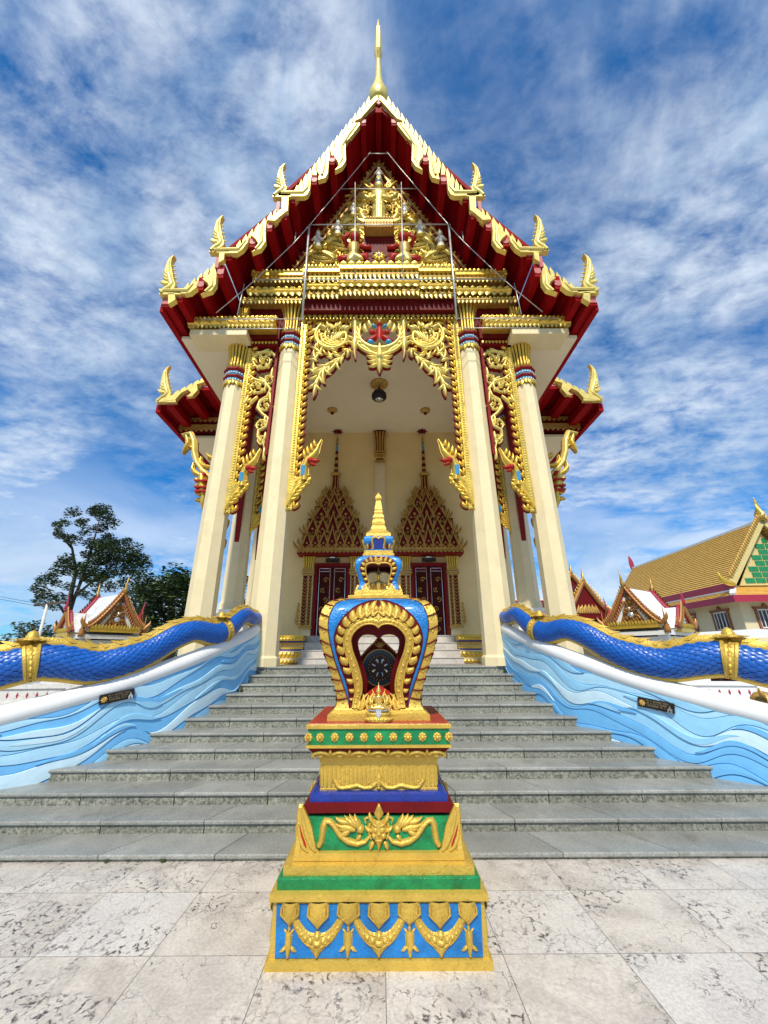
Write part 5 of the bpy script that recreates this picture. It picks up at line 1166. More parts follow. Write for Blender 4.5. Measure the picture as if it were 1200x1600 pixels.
# green garland tier
wA, zA = lev(1345, 134); wB, zB = lev(1333, 133); wC, zC = lev(1331, 126); wD, zD = lev(1276, 119)
b = MB(GOLDS); b.stack([(wA, zA), (wB, zB), (wC, zB+.001)], CEN); mid = b.build('garland_tier', SH)
b = MB(GREEN); b.stack([(wC-.006, zB-.001), (wD-.004, zD)], CEN); gp = b.build('green_panel', SH)
for f in SID:
    b = MB(GOLDS); H = zD-zB; g = sub(f, wC-.006, (wC-wD-.002)/H, zB)
    for s_ in (-1, 1):
        pts = [(s_*q, z) for q, z in ((.030,.050),(.052,.028),(.085,.022),(.12,.030),(.15,.048),(.175,.078),(.192,.092),(.208,.094),(.216,.078),(.219,.055),(.222,.030),(.232,.014))]
        b.stroke(g, pts, [.004,.008,.011,.012,.012,.012,.011,.013,.014,.013,.012,.010], .016)
        b.stroke(g, [(s_*q, z) for q, z in ((.033,.088),(.041,.068),(.036,.048),(.030,.036))], [.006,.006,.005,.004], .013)
        for k in range(7):          # leaf spray beside the mask
            b.flame(g, s_*(.070+.007*k), .066+.005*(k % 3), (.95-.25*k) if s_ > 0 else pi-(.95-.25*k), .064-.003*abs(k-2), (.6 if s_ > 0 else -.6), .013, .017)
        b.flame(g, s_*.115, .088, .1 if s_ > 0 else pi-.1, .062, .9*s_, .012, .016); b.flame(g, s_*.105, .070, .1 if s_ > 0 else pi-.1, .070, .5*s_, .012, .016); b.boss(g, s_*.072, .068, .017, .018); b.flame(g, s_*.07, .05, -.9 if s_ > 0 else pi+.9, .03, .8*s_, .009, .012)
        b.stroke(g, [(s_*.04, .105), (s_*.055, .100), (s_*.05, .085)], [.004, .006, .003], .010)
    # mask and crown in the middle
    b.stroke(g, [(0,.150),(0,.135),(0,.118),(0,.105),(0,.096)], [.003,.012,.020,.014,.010], .022); b.stroke(Fr(g(0,0,.018), g.r, g.u, g.n), [(0,.142),(0,.120),(0,.102)], [.002,.008,.005], .010)
    b.stroke(g, [(0,.100),(0,.085),(0,.060),(0,.040),(0,.022),(0,.0)], [.020,.030,.034,.026,.012,.002], .024)
    for s_ in (-1, 1):
        b.boss(Fr(g(0,0,.018), g.r, g.u, g.n), s_*.013, .068, .010, .009, 8); b.boss(Fr(g(0,0,.016), g.r, g.u, g.n), s_*.018, .050, .010, .010, 8); b.flame(g, s_*.022, .085, pi/2-s_*.6, .042, s_*.9, .010, .020); b.flame(g, s_*.028, .060, pi/2-s_*1.2, .034, s_*1.2, .009, .018); b.flame(g, s_*.02, .03, -pi/2+s_*.6, .035, -s_*.8, .010, .02)
        b.flame(Fr(g(0,0,.02), g.r, g.u, g.n), s_*.004, .078, pi/2-s_*1.1, .024, s_*.4, .004, .006)
    b.boss(Fr(g(0,0,.022), g.r, g.u, g.n), 0, .057, .008, .012, 8); b.boss(Fr(g(0,0,.018), g.r, g.u, g.n), 0, .036, .014, .006, 8, .45)
    b.build('gold_mask', gp)
for sx in (-1, 1):
    for sy in (-1, 1):      # corner leaves sweeping up
        b = MB(GOLDS); 
        for f in (Fr((SXC+sx*(wB-.012), SDC+sy*(wB-.012), zB), (-sx,0,0), (0,0,1), (0,sy,0)), Fr((SXC+sx*(wB-.012), SDC+sy*(wB-.012), zB), (0,-sy,0), (0,0,1), (sx,0,0))):
            b.prism(f, [(-.012,0),(.085,0),(.070,.012),(.060,.045),(.052,.075),(.040,.10),(.022,.130),(.010,.150),(.004,.140),(.000,.10),(-.006,.05)], -.010, .006)
            g = Fr(f(0,0,.005), f.r, f.u, f.n)
            b.stroke(g, [(.006,.14),(.016,.10),(.030,.06),(.052,.02),(.07,.004)], [.003,.008,.010,.009,.004], .010); b.stroke(g, [(-.004,.09),(.006,.05),(.02,.02),(.04,.004)], [.003,.008,.010,.004], .010)
            b.m(REDB).stroke(g, [(.004,.085),(.014,.055),(.028,.025),(.036,.008)], [.001,.0035,.0045,.001], .008); b.m(GOLDS)
        b.build('corner_leaf', mid)
# red and blue steps
b = MB(GOLDS); b.m(REDM).stack([lev(1270, 118), lev(1257, 117), lev(1254, 112)], CEN); b.build('red_step', SH)
b = MB(BLUEN); b.stack([lev(1254, 108), lev(1241, 107.5), lev(1237.5, 103)], CEN); b.build('blue_step', SH)
# gold cavetto
prof = [(1237,92),(1232,92),(1231,91),(1222,90.5),(1200,90.5),(1190,91.5),(1184,94),(1180,98),(1177,103),(1175.5,105)]
b = MB(GOLDS); b.stack([lev(v, p) for v, p in prof], CEN); cav = b.build('gold_cavetto', SH)
for f in SID:
    b = MB(GOLDS); wv, zv = lev(1200, 90.5); _, zt = lev(1182, 94); _, zb = lev(1236, 92); g = sub(f, wv, 0, 0)
    n = 26
    for k in range(n+1):
        x = -wv*.96+1.92*wv*k/n; h_ = .016*abs(sin(k*1.9)); b.stroke(g, [(x, zb+.018), (x, lerp(zb, zt, .5)), (x, zt-.004-h_*.3)], [.0042, .0036, .003], .0035)
    for s_ in (-1, 1):      # scalloped skirt with curls
        b.stroke(g, [(s_*q, zb+z) for q, z in ((.004,.036),(.020,.020),(.034,.012),(.06,.010),(.09,.020),(.12,.014),(.15,.010),(.168,.014),(.178,.030),(.188,.040))], [.006,.010,.009,.008,.009,.009,.008,.009,.009,.008], .008)
        b.scroll(g, s_*.036, zb+.022, .012, 1.2, pi/2, -s_, .004, .007, None, 0, 12); b.scroll(g, s_*.168, zb+.024, .012, 1.2, pi/2, s_, .004, .007, None, 0, 12)
    b.flame(g, 0, zb+.018, pi/2, .045, 0, .016, .010); b.boss(g, 0, zb+.012, .010, .010, 4)
    wt, zt2 = lev(1174, 108); g2 = sub(f, lev(1180, 98)[0]+.004, -.9, lev(1180, 98)[1])
    for k in range(7):
        c = (k-3)*wt*2/7.0*.98; pts = [(c+cos(a)*wt/7.6, -.004+sin(a)*.026) for a in [pi*i/10 for i in range(11)]]
        b.stroke(g2, pts, .006, .010); b.boss(g2, c, .004, .018, .012, 8, .6)
        if k < 6: b.flame(g2, c+wt/7*.98, .004, pi/2, .034, 0, .008, .012)
    b.build('gold_reeding', cav)
# flower band
b = MB(REDM); b.stack([lev(1175, 104), lev(1169.2, 111)], CEN); b.m(GOLDS).stack([lev(1169, 113.4), lev(1164.5, 113.6), lev(1164, 111)], CEN); b.m(GOLDS).stack([lev(1139, 111), lev(1138.5, 113.4), lev(1133, 113.2), (lev(1133, 113.2)[0]-.003, lev(1133, 113.2)[1]+.003)], CEN); fb = b.build('flower_band', SH)
b = MB(GREEN); b.stack([lev(1164, 110), lev(1139, 110)], CEN); b.build('green_frieze', fb)
wT, zT = lev(1133, 113.2)
b = MB(mat('red_top_paint', (.36, .035, .015), .4, 0, .15, 8, .3, 60)); b.stack([(wT-.006, zT+.0015), (wT-.008, zT+.006)], CEN); b.build('red_top', fb)
wf, zf0 = lev(1152, 111)
for f in SID:
    g = sub(f, lev(1152, 110)[0]+.001, 0, zf0)
    for k in range(-5, 6):
        b = MB(GOLDS); x = k*wf/4.85
        if abs(k) == 5: x = k*wf/5.05
        for q in range(8): b.boss(g, x+cos(2*pi*q/8)*.011, sin(2*pi*q/8)*.011, .0075, .006, 6)
        b.boss(Fr(g(0,0,.003), g.r, g.u, g.n), x, 0, .010, .011, 8); b.build('gold_flower', fb)
# ---- the pot-shaped body with four heart-shaped openings
BP = [lev(v, p) for v, p in ((1129.5,81),(1117,80),(1115,76),(1109,70),(1104,67.5),(1092,65),(1078,67),(1056,73),(1036,79),(1014,86),(992,91),(972,93),(960,91),(950,87.5),(942,80),(937,70),(934.8,58),(934.4,40))]
VT = [1129.5,1117,1115,1109,1104,1092,1078,1056,1036,1014,992,972,960,950,942,937,934.8,934.4]
def vz(v):                  # v of the front face -> (w, z)
    tw = sorted((a, q[0]) for a, q in zip(VT, BP)); tz = sorted((a, q[1]) for a, q in zip(VT, BP)); return interp(tw, v), interp(tz, v)
WZ = sorted((q[1], q[0]) for q in BP)
def wof(z): return interp(WZ, z)
def spt(dx, v):
    w, z = vz(v); return (dx/FOC/fwd(v)*(SDC-w), z)
HOLE = [(0,982),(-4,978.5),(-9,976.5),(-16,976),(-24,978),(-33,984),(-40,993),(-42,1003),(-39,1018),(-33,1034),(-28,1050),(-25,1066),(-25,1080),(-29,1093),(-33,1106)]
FRAME = [(0,964),(-8,963),(-17,964),(-26,966.5),(-37,971),(-47,979),(-54,990),(-56,1004),(-53,1020),(-47,1036),(-43,1050),(-39.5,1066),(-38,1080),(-40,1093),(-42,1106)]
FRINGE = [(0,938),(-12,938),(-23,941.5),(-34,946),(-45,954),(-56,965),(-65,980),(-69,995),(-67.5,1012),(-63,1030),(-57.5,1047),(-51.5,1064),(-47.5,1080),(-46.5,1093),(-45,1106)]
BAND = [(0,935.2),(-16,935.2),(-34,935.4),(-50,936.5),(-62,940),(-71,949),(-77.5,966),(-78,988),(-74,1011),(-68.5,1032),(-62.5,1050),(-57,1066),(-52,1081),(-48,1093),(-46,1106)]
OUTER = [(0,934.5),(-20,934.5),(-40,934.6),(-57,935),(-70,937.2),(-81,943),(-90,958),(-92.8,978),(-90,1000),(-84,1021),(-77.5,1042),(-71.5,1061),(-67,1079),(-64.8,1093),(-67.5,1106)]
def full(line):             # half outline in px -> closed-order list left bottom .. top .. right bottom in (x, z)
    L = [spt(*p) for p in line]; L[0] = (0, L[0][1]); return L[::-1]+[(-x, z) for x, z in L[1:]]
def smooth_line(pts, m=3):
    out = []
    n = len(pts)
    for i in range(n-1):
        p0, p1, p2, p3 = pts[max(0, i-1)], pts[i], pts[i+1], pts[min(n-1, i+2)]
        for k in range(m):
            t = k/m; out.append(tuple(.5*((2*p1[j])+(p2[j]-p0[j])*t+(2*p0[j]-5*p1[j]+4*p2[j]-p3[j])*t*t+(3*p1[j]-p0[j]-3*p2[j]+p3[j])*t**3) for j in (0, 1)))
    out.append(pts[-1]); return out
RINGS = [smooth_line(full(l)) for l in (HOLE, FRAME, FRINGE, BAND, OUTER)]
body = MB(GOLDS)
zfoot = lev(1104, 67.5)[1]
body.stack([lev(1129.5, 81), lev(1117, 80), lev(1115, 76), lev(1109, 70), (lev(1105, 68)[0], lev(1105, 68)[1])], CEN)
bodyo = body.build('pot_foot', SH)
def pot_face(f, RR, wz, mats, parent, reveal, raise_=(.0, .0, .0), name='pot_face'):
    b = MB(mats[0]); m = len(RR[0])
    def q(p, c=0.0): return f(p[0], p[1], wz(p[1])+c)
    for r in range(len(RR)-1):
        b.m(mats[r]); K = 4 if r in (0, 2, 3) else 3; vs = []
        for k in range(K+1):
            t = k/K
            for i in range(m):
                a, o = RR[r][i], RR[r+1][i]; h = raise_[r]*sin(pi*t) if r < len(raise_) else 0
                vs.append(q((lerp(a[0], o[0], t), lerp(a[1], o[1], t)), h))
        b.add(vs, [(k*m+i, k*m+i+1, (k+1)*m+i+1, (k+1)*m+i) for k in range(K) for i in range(m-1)], True)
    b.m(REDM); vs = []
    for i in range(m): p = RR[0][i]; vs += [q(p), f(p[0], p[1], wz(p[1])-reveal)]
    b.add(vs, [(2*i, 2*i+1, 2*i+3, 2*i+2) for i in range(m-1)], True)
    return b, q
for fi, f in enumerate(SID):
    b, q = pot_face(f, RINGS, wof, [GOLDS, REDM, BLUES, GOLDS], SH, .22 if fi % 2 == 0 else .06, (.010, .001, .004, .002))
    face = b.build('pot_face', SH)
    if fi == 0:      # maroon inner arch behind the opening
        INN = [(0,997),(-6,992.5),(-12,990.5),(-18,990),(-25,992.5),(-30,998),(-31,1006),(-28.5,1018),(-24,1034),(-19.5,1050),(-17,1066),(-17,1080),(-21,1093),(-25,1106)]
        HEX = [(dx*1.12, v-3 if v < 990 else v) for dx, v in HOLE[1:]]; HEX[0] = (0, HOLE[0][1]-3)
        INN = [(x_*1.1, y_-1 if y_ < 1000 else y_) for x_, y_ in INN]; bi, _ = pot_face(f, [smooth_line(full(INN)), smooth_line(full(HEX))], lambda z: wof(z)-.075, [REDM], SH, .05); bi.build('inner_arch', face)
    b = MB(GOLDS); H_, F_, G_, B_, O_ = RINGS; m = len(H_)
    def loc(p): return Fr(q(p), f.r, norm((f.n[0]*(wof(p[1]+.005)-wof(p[1]-.005)), f.n[1]*(wof(p[1]+.005)-wof(p[1]-.005)), .01)), f.n)
    # rope and pearls on the frame
    for (t0, w_, h_) in ((.12, .0045, .009), (.88, .0045, .009)):
        for i in range(0, m-1):
            p, p2 = [(lerp(H_[j][0], F_[j][0], t0), lerp(H_[j][1], F_[j][1], t0)) for j in (i, i+1)]
            b.tube([q(p, .005), q(p2, .005)], w_, 5, cap=False)
    for i in range(2, m-2, 2):
        p = (lerp(H_[i][0], F_[i][0], .5), lerp(H_[i][1], F_[i][1], .5)); g = Fr(q(p, .008), f.r, f.u, f.n); b.boss(g, 0, 0, .0075 if i % 4 else .0055, .006, 6)
    # leaf fringe: curled flames standing out from the frame over red
    for s_ in (0, 1):
        idx = list(range(3, m//2-1, 3)) if s_ == 0 else list(range(m-4, m//2+1, -3))
        for i in idx:
            a, o = F_[i], G_[i]; dx, dz = o[0]-a[0], o[1]-a[1]; l = hypot(dx, dz); an = atan2(dz, dx); sg = -1 if s_ == 0 else 1
            g = loc((lerp(a[0], o[0], .4), lerp(a[1], o[1], .4))); up = sg*.55
            cz = wof(a[1])
            b.flame(Fr(g(0,0,.003), g.r, g.u, g.n), -dx*.40, -dz*.40, an+up*.1, l*1.02, sg*1.3, min(.019, l*.36), .014, None, 7)
            b.flame(Fr(g(0,0,.006), g.r, g.u, g.n), -dx*.40, -dz*.40, an+up*1.5, l*.55, sg*1.9, min(.009, l*.16), .013, None, 6)
            b.boss(Fr(g(0,0,.008), g.r, g.u, g.n), -dx*.12, -dz*.12, min(.008, l*.14), .008, 6)
    # slashes across the outer border
    b.m(REDM)
    for s_ in (0, 1):
        idx = list(range(3, m//2-8, 3)) if s_ == 0 else list(range(m-4, m//2+8, -3))
        for i in idx:
            a, o = B_[i], O_[max(0, min(m-1, i))]; pts = []
            for t in (0, .33, .66, 1.0):
                p = (lerp(a[0], o[0], t), lerp(a[1], o[1], t)+.010*(1-t)**2); pts.append(q(p, .0045))
            b.tube(pts, [.0024, .0042, .0048, .0044], 4, cap=False)
    for (A_, k_) in ((G_, .0014), (B_, .0018)):   # thin dark outlines round the blue band
        for i in range(0, m-1): b.tube([q(A_[i], .0035), q(A_[i+1], .0035)], k_, 4, cap=False)
    b.m(GOLDS)
    for s_ in (0, 1):
        idx = list(range(3, m//2-8, 3)) if s_ == 0 else list(range(m-4, m//2+8, -3))
        for i in idx:
            p = (lerp(B_[i][0], O_[i][0], .45), lerp(B_[i][1], O_[i][1], .45)-.010); g = loc(p); b.boss(Fr(g(0,0,.002), g.r, g.u, g.n), 0, 0, .0065, .005, 6)
    # top leaves and jewel
    t0 = G_[m//2]; g = loc(F_[m//2]); b.prism(g, [(-.012,0),(0,-.017),(.012,0),(0,.016)], .002, .012); 
    for s_ in (-1, 1):
        b.stroke(Fr(g(0,0,.004), g.r, g.u, g.n), [(s_*.004,.045),(s_*.006,.025),(s_*.016,.012),(s_*.034,.010)], [.005,.007,.007,.003], .012)
        for (x, z, a, L_) in ((.020,.014,1.3,.04),(.036,.010,1.0,.042),(.012,.024,1.6,.03)): b.flame(Fr(g(0,0,.004), g.r, g.u, g.n), s_*x, z, a if s_ > 0 else pi-a, L_, s_*.9, .011, .012)
    # curls at the foot
    zf = lev(1106, 68)[1]; wv = wof(zf)+.004; g = sub(f, wv-.002, .3, zf-.012)
    for s_ in (-1, 1):
        for pts, w in (([(.026,.075),(.040,.05),(.030,.02),(.008,.004)], [.003,.010,.011,.004]), ([(.030,.09),(.016,.05),(.004,.02),(0,.0)], [.002,.008,.009,.006]), ([(.046,.065),(.058,.03),(.05,.004),(.03,.0)], [.003,.008,.008,.003]), ([(.072,.070),(.064,.035),(.074,.008),(.085,.0)], [.003,.010,.010,.004]), ([(.090,.060),(.086,.03),(.092,.006)], [.003,.009,.009])):
            b.m(GOLDS).stroke(g, [(s_*x, z) for x, z in pts], w, .012)
        b.scroll(g, s_*.043, .026, .013, 1.1, pi/2, -s_, .005, .012, None, 1, 12); b.scroll(g, s_*.086, .014, .011, 1.2, pi/2, s_, .004, .010, None, 0, 12)
        b.m(REDM).stroke(g, [(s_*x, z) for x, z in ((.052,.075),(.062,.04),(.060,.012),(.066,.002))], [.002,.005,.006,.003], .006); b.m(REDM).stroke(g, [(s_*x, z) for x, z in ((.022,.06),(.028,.03),(.018,.012))], [.002,.006,.004], .006)
    b.m(GOLDS)
    b.build('gold_leaves', face)
b = MB(REDM); zt = lev(934.4, 40)[1]; b.box(SXC-.10, SXC+.10, SDC-.10, SDC+.10, zt-.075, zt-.006); b.build('pot_crown', SH)
b = MB(BLUES); b.stack([(wof(zt)+.012, zt-.0015), (wof(zt)+.0, zt+.001)], CEN); b.build('pot_top', SH)
# second tier
b = MB(GOLDS); b.stack([lev(937, 47.6), lev(930.5, 47.6), (lev(930.5, 47.6)[0]-.002, lev(930.5, 47.6)[1]+.002), lev(929, 38), lev(922, 37), lev(921, 33)], CEN); up = b.build('upper_slab', SH)
V2 = [926,916,908,900,890,882,876,871,868.6,868]; P2 = [37,30.5,29.5,31,34.5,36.5,36,33.5,29,23]
B2 = [lev(v, p) for v, p in zip(V2, P2)]
def vz2(v): return interp(sorted(zip(V2, [q[0] for q in B2])), v), interp(sorted(zip(V2, [q[1] for q in B2])), v)
WZ2 = sorted((q[1], q[0]) for q in B2)
def wof2(z): return interp(WZ2, z)
def full2(line):
    L = []
    for dx, v in line: w, z = vz2(v); L.append((dx/FOC/fwd(v)*(SDC-w), z))
    L[0] = (0, L[0][1]); return L[::-1]+[(-x, z) for x, z in L[1:]]
R2 = [smooth_line(full2(l), 3) for l in (
    [(0,883),(-4,881),(-10,880.5),(-16,882),(-19,886),(-19,892),(-17,900),(-15,908),(-14,916),(-14,921)],
    [(0,879),(-5,878),(-12,878),(-18.5,880),(-21.5,885),(-21.5,892),(-19.5,900),(-17,908),(-16,916),(-16,921)],
    [(0,869.5),(-8,869.5),(-16,871),(-23,875),(-28,882),(-29,890),(-26,899),(-22,908),(-20,916),(-20,921)],
    [(0,868.2),(-11,868.3),(-22,868.6),(-31,871),(-35.5,876),(-36.3,884),(-33.5,893),(-30.5,903),(-29.5,910),(-32,921)])]
for f in SID:
    b, q = pot_face(f, R2, wof2, [GOLDS, REDM, BLUES], SH, .04, (.004, .0, .003)); fc = b.build('upper_pot_face', SH)
    b = MB(GOLDS); m = len(R2[0])
    for i in list(range(4, m//2, 3))+list(range(m-5, m//2, -3)):
        a, o = R2[1][i], R2[2][i]; dx, dz = o[0]-a[0], o[1]-a[1]; l = hypot(dx, dz); g = Fr(q((lerp(a[0], o[0], .5), lerp(a[1], o[1], .5)), .001), f.r, f.u, f.n); b.flame(g, -dx*.5, -dz*.5, atan2(dz, dx), l*1.05, .6*(1 if i > m//2 else -1), .009, .008, None, 5)
    g = Fr(q((0, R2[1][m//2][1]), .001), f.r, f.u, f.n); pts = [(cos(a)*.014, .003+sin(a)*.016) for a in [pi*i/8 for i in range(9)]]; b.stroke(g, pts, .0035, .006); b.boss(g, 0, .006, .008, .007, 8)
    w, z = B2[0]; g = sub(f, w-.004, .15, z)
    for s_ in (-1, 1):
        b.prism(g, [(s_*.045,-.008),(s_*.092,-.008),(s_*.094,.004),(s_*.086,.020),(s_*.076,.036),(s_*.068,.050),(s_*.060,.035),(s_*.050,.02)][::s_], -.02, .004)
        for k in range(3): b.stroke(Fr(g(0,0,.004), g.r, g.u, g.n), [(s_*(.07+.004*k), .036-.009*k), (s_*(.078+.003*k), .016-.005*k), (s_*(.082+.003*k), -.004)], [.002, .0035, .003], .005)
    b.build('gold_leaves', fc)
zt2 = B2[-1][1]; b = MB(BLUES); b.stack([(wof2(zt2)+.010, zt2-.003), (wof2(zt2)+.002, zt2+.001)], CEN); b.m(REDM).box(SXC-.06, SXC+.06, SDC-.06, SDC+.06, zt2-.035, zt2-.004); b.build('upper_pot_top', SH)
# third tier and spire
b = MB(GOLDS); b.stack([lev(868, 24.5), lev(865, 24.5), lev(864.5, 22.5), lev(860, 22.5), lev(859.5, 19)], CEN); b.build('top_slab', SH)
b = MB(BLUES); b.stack([lev(860, 19), lev(856, 18), lev(850, 20.5), lev(845, 23), lev(841, 23.3), lev(838, 21.5), lev(836.5, 17)], CEN); b.build('top_pot', SH)
w3, z3 = lev(842, 22)
for f in SID:
    b = MB(GOLDS); wz, zz = lev(858, 18); wq, zq = lev(840, 23); g = sub(f, lev(850, 20.5)[0]+.002, -.35, lev(850, 20.5)[1])
    h0, h1 = zz-g.o[2], zq-g.o[2]; hh = h1-h0
    b.stroke(g, [(-.030,h0),(-.030,h0+hh*.35),(-.036,h0+hh*.75),(-.030,h0+hh*1.02),(-.012,h0+hh*1.06),(0,h0+hh*.92),(.012,h0+hh*1.06),(.030,h0+hh*1.02),(.036,h0+hh*.75),(.030,h0+hh*.35),(.030,h0)], .006, .008)
    b.m(BLUEN).prism(g, [(-.028,h0),(.028,h0),(.032,h0+hh*.7),(.02,h0+hh*.95),(0,h0+hh*.85),(-.02,h0+hh*.95),(-.032,h0+hh*.7)], -.006, .0035); b.m(REDM)
    for s_ in (-1, 1): b.prism(g, [(s_*.040,h0),(s_*.062,h0),(s_*.056,h0+hh*.3),(s_*.046,h0+hh*.65)][::s_], -.005, .004)
    b.m(GOLDS)
    for s_ in (-1, 1): b.flame(g, s_*.058, h0, pi/2-s_*.1, hh*.5, -s_*.3, .007, .008)
    b.build('arched_panel', SH)
b = MB(GOLDS)
for s_ in ([(837,19.5),(833,19),(830,15),(828.5,13)],):
    b.stack([lev(v, p) for v, p in s_], CEN)
b.stack([lev(829, 12.2), lev(825, 12), lev(822.5, 10.5), lev(821, 9.5), lev(818, 10), lev(815, 10), lev(812, 8.2), lev(810.5, 8), lev(808, 9), lev(804.5, 7.2), lev(803, 6.2), lev(800, 6.6), lev(797.5, 5.4), lev(796, 6), lev(790, 5), lev(781, 3.2), lev(780.5, 4.6), lev(777, 5.2), lev(770, .3)], CEN)
b.build('gold_spire', SH)
# ---- buddha statues
def rot_frame_statue(name, label, at, h, mat_, parent=None, base=True):
    b = MB(mat_); x, d, z = at; k = h
    def q(a, o, u): return (x+a*k, d-o*k, z+u*k)      # a right, o towards the viewer, u up
    # one continuous seated body: remeshed from overlapping limbs
    b.lathe([(.001,.0),(.20*k,.01*k),(.21*k,.06*k),(.155*k,.12*k),(.125*k,.20*k),(.145*k,.30*k),(.170*k,.39*k),(.15*k,.43*k),(.055*k,.46*k),(.045*k,.50*k),(.05*k,.52*k)], 14, (x, d, z), 0, 1, .72)
    for s_ in (-1, 1):
        b.tube([q(s_*.10,.02,.06), q(s_*.24,.10,.07), q(s_*.345,.17,.055)], [.10*k,.095*k,.065*k], 8)
        b.tube([q(s_*.345,.17,.055), q(s_*.17,.25,.045), q(-s_*.10,.255,.05 if s_ > 0 else .085)], [.065*k,.06*k,.045*k], 8)
        b.tube([q(s_*.16,.0,.40), q(s_*.225,.02,.30), q(s_*.235,.06,.20)], [.055*k,.05*k,.044*k], 8)
    b.tube([q(-.235,.06,.20), q(-.26,.17,.15), q(-.25,.27,.10), q(-.245,.31,.05)], [.044*k,.036*k,.034*k,.016*k], 8)      # right hand over the knee
    b.tube([q(.235,.06,.20), q(.15,.21,.13), q(.02,.24,.12), q(-.06,.235,.118)], [.044*k,.038*k,.034*k,.018*k], 8)      # left hand in the lap
    b.lathe([(.001,.49*k),(.05*k,.50*k),(.072*k,.545*k),(.080*k,.60*k),(.078*k,.64*k),(.062*k,.685*k),(.045*k,.70*k),(.047*k,.725*k),(.03*k,.755*k),(.022*k,.78*k),(.018*k,.83*k),(.001,.92*k)], 12, (x, d-.008*k, z), 0, .95, 1.05)
    b.tube([q(0,.088,.615), q(0,.100,.585)], [.012*k,.018*k], 6)
    for s_ in (-1, 1): b.tube([q(s_*.078,0,.63), q(s_*.084,0,.545)], [.016*k,.014*k], 6)
    o = b.build(name, None, label, 'statue', at=at)
    md = o.modifiers.new('skin', 'REMESH'); md.mode = 'VOXEL'; md.voxel_size = .0125*k*S; md.use_smooth_shade = True
    sm = o.modifiers.new('soft', 'SMOOTH'); sm.factor = .5; sm.iterations = 2
    return o
SGOLD = mat('statue_gold', (.80, .55, .14), .22, .75, .15, 20)
zb = zT+.007; dB = SDC-.292
bx = SXC
hB = P(592, 1062, dB)[2]-P(592, 1106, dB)[2]
zs = P(592, 1108, dB)[2]
stt = rot_frame_statue('buddha_statue', 'small seated gold buddha statue before the large heart opening of the shrine', (bx, dB+.02, zs), hB*1.06, SGOLD)
b = MB(GOLDS); kk = 1/FOC/fwd(1120)*dB
prof = [(23, zb), (24.5, zb+.006), (24, zb+.016), (20, zb+.019), (19.5, zb+.024), (22, zb+.028), (22.5, zb+.036), (18.5, zb+.040)]
b.lathe([(w*kk*.92, z) for w, z in prof]+[(.001, zb+.041)], 20, (bx, dB+.03, 0), 0, 1, .62)
b.m(MIRROR).lathe([(19.5*kk*.9, zb+.041), (20.5*kk*.9, zb+.047), (20*kk*.9, zs-.004), (17*kk*.9, zs+.001)], 20, (bx, dB+.03, 0), 0, 1, .62)
for k in range(11): 
    a = pi+pi*(k+.5)/11; b.m(GOLDS).boss(Fr((bx+cos(a)*24*kk*.92, dB+.03+sin(a)*24*kk*.57, zb+.012), (-sin(a), cos(a), 0), (0,0,1), (cos(a), sin(a), 0)), 0, 0, .007, .006, 6)
b.m(MIRROR).prism(Fr((bx, dB+.03-20.5*kk*.60, zb+.022)), [(-.010,.034),(.010,.034),(.011,.012),(.006,.0),(0,-.006),(-.006,.0),(-.011,.012)], 0, .004)
b.build('lotus_pedestal', stt)
dU = SDC-.02; hU = P(592, 895, dU)[2]-P(592, 923, dU)[2]
rot_frame_statue('buddha_statue', 'tiny gold buddha statue inside the small upper opening of the shrine', (SXC, dU, lev(921, 33)[1]-.035), hU*2.1, SGOLD)
# red backing and big leaf curls behind the statue, in the foot of the front opening
b = MB(REDB); fb_ = Fr((SXC, SDC, 0)); dq = SDC-wof(lev(1092, 65)[1])+.012
def BXZ(dx, v): p = P(592+dx, v, dq); return (p[0]-SXC, p[2])
b.prism(Fr((SXC, dq, 0)), [BXZ(x, v) for x, v in ((-27,1114),(27,1114),(27,1094),(16,1080),(0,1070),(-16,1080),(-27,1094))], -.006, 0); b.build('red_backing', SH)
b = MB(GOLDS)
for s_ in (-1, 1):
    g = Fr((SXC, dq-.002, 0))
    b.stroke(g, [BXZ(s_*x, v) for x, v in ((17,1083),(24,1090),(27,1099),(23,1107),(14,1109),(11,1103),(15,1099))], [.002,.010,.012,.012,.010,.006,.002], .016)
    b.stroke(g, [BXZ(s_*x, v) for x, v in ((4,1084),(13,1088),(18,1096),(16,1104))], [.001,.005,.006,.002], .012)
b.build('leaf_curls', SH)
# ---- wheel inside the shrine
WD = SDC+.03
def WXZ(u, v): return XZ(u, v, WD)
c = WXZ(593.5, 1043); f = Fr((0, WD, 0))
b = MB(REDM); outl = [(592,994),(586,1003),(574,1014),(564,1026),(559,1041),(562,1058),(568,1072),(568,1106),(620,1106),(620,1072),(626,1058),(629,1041),(624,1026),(612,1014),(600,1003)]
b.prism(f, [WXZ(u, v) for u, v in outl], -.02, 0)
w_ = b.build('dharma_wheel', None, 'dark eight-petalled wheel in a pointed maroon frame inside the shrine', 'wheel', at=(c[0], WD, zT))
b = MB(GOLDD)
for i in range(len(outl)): 
    p, p2 = WXZ(*outl[i]), WXZ(*outl[(i+1) % len(outl)]); b.stroke(Fr((0, WD, 0)), [p, ((p[0]+p2[0])/2, (p[1]+p2[1])/2), p2], .004, .006)
for k in range(5): b.flame(f, c[0], c[1]+.10, pi/2+(k-2)*.5, .035, 0, .006, .006)
b.build('gilded_border', w_)
R_ = 1/FOC/fwd(1043)*WD
def disc(m_, r, c0, c1): b = MB(m_); b.prism(f, [(c[0]+cos(a)*r*R_, c[1]+sin(a)*r*R_) for a in [2*pi*i/32 for i in range(32)]], c0, c1); return b
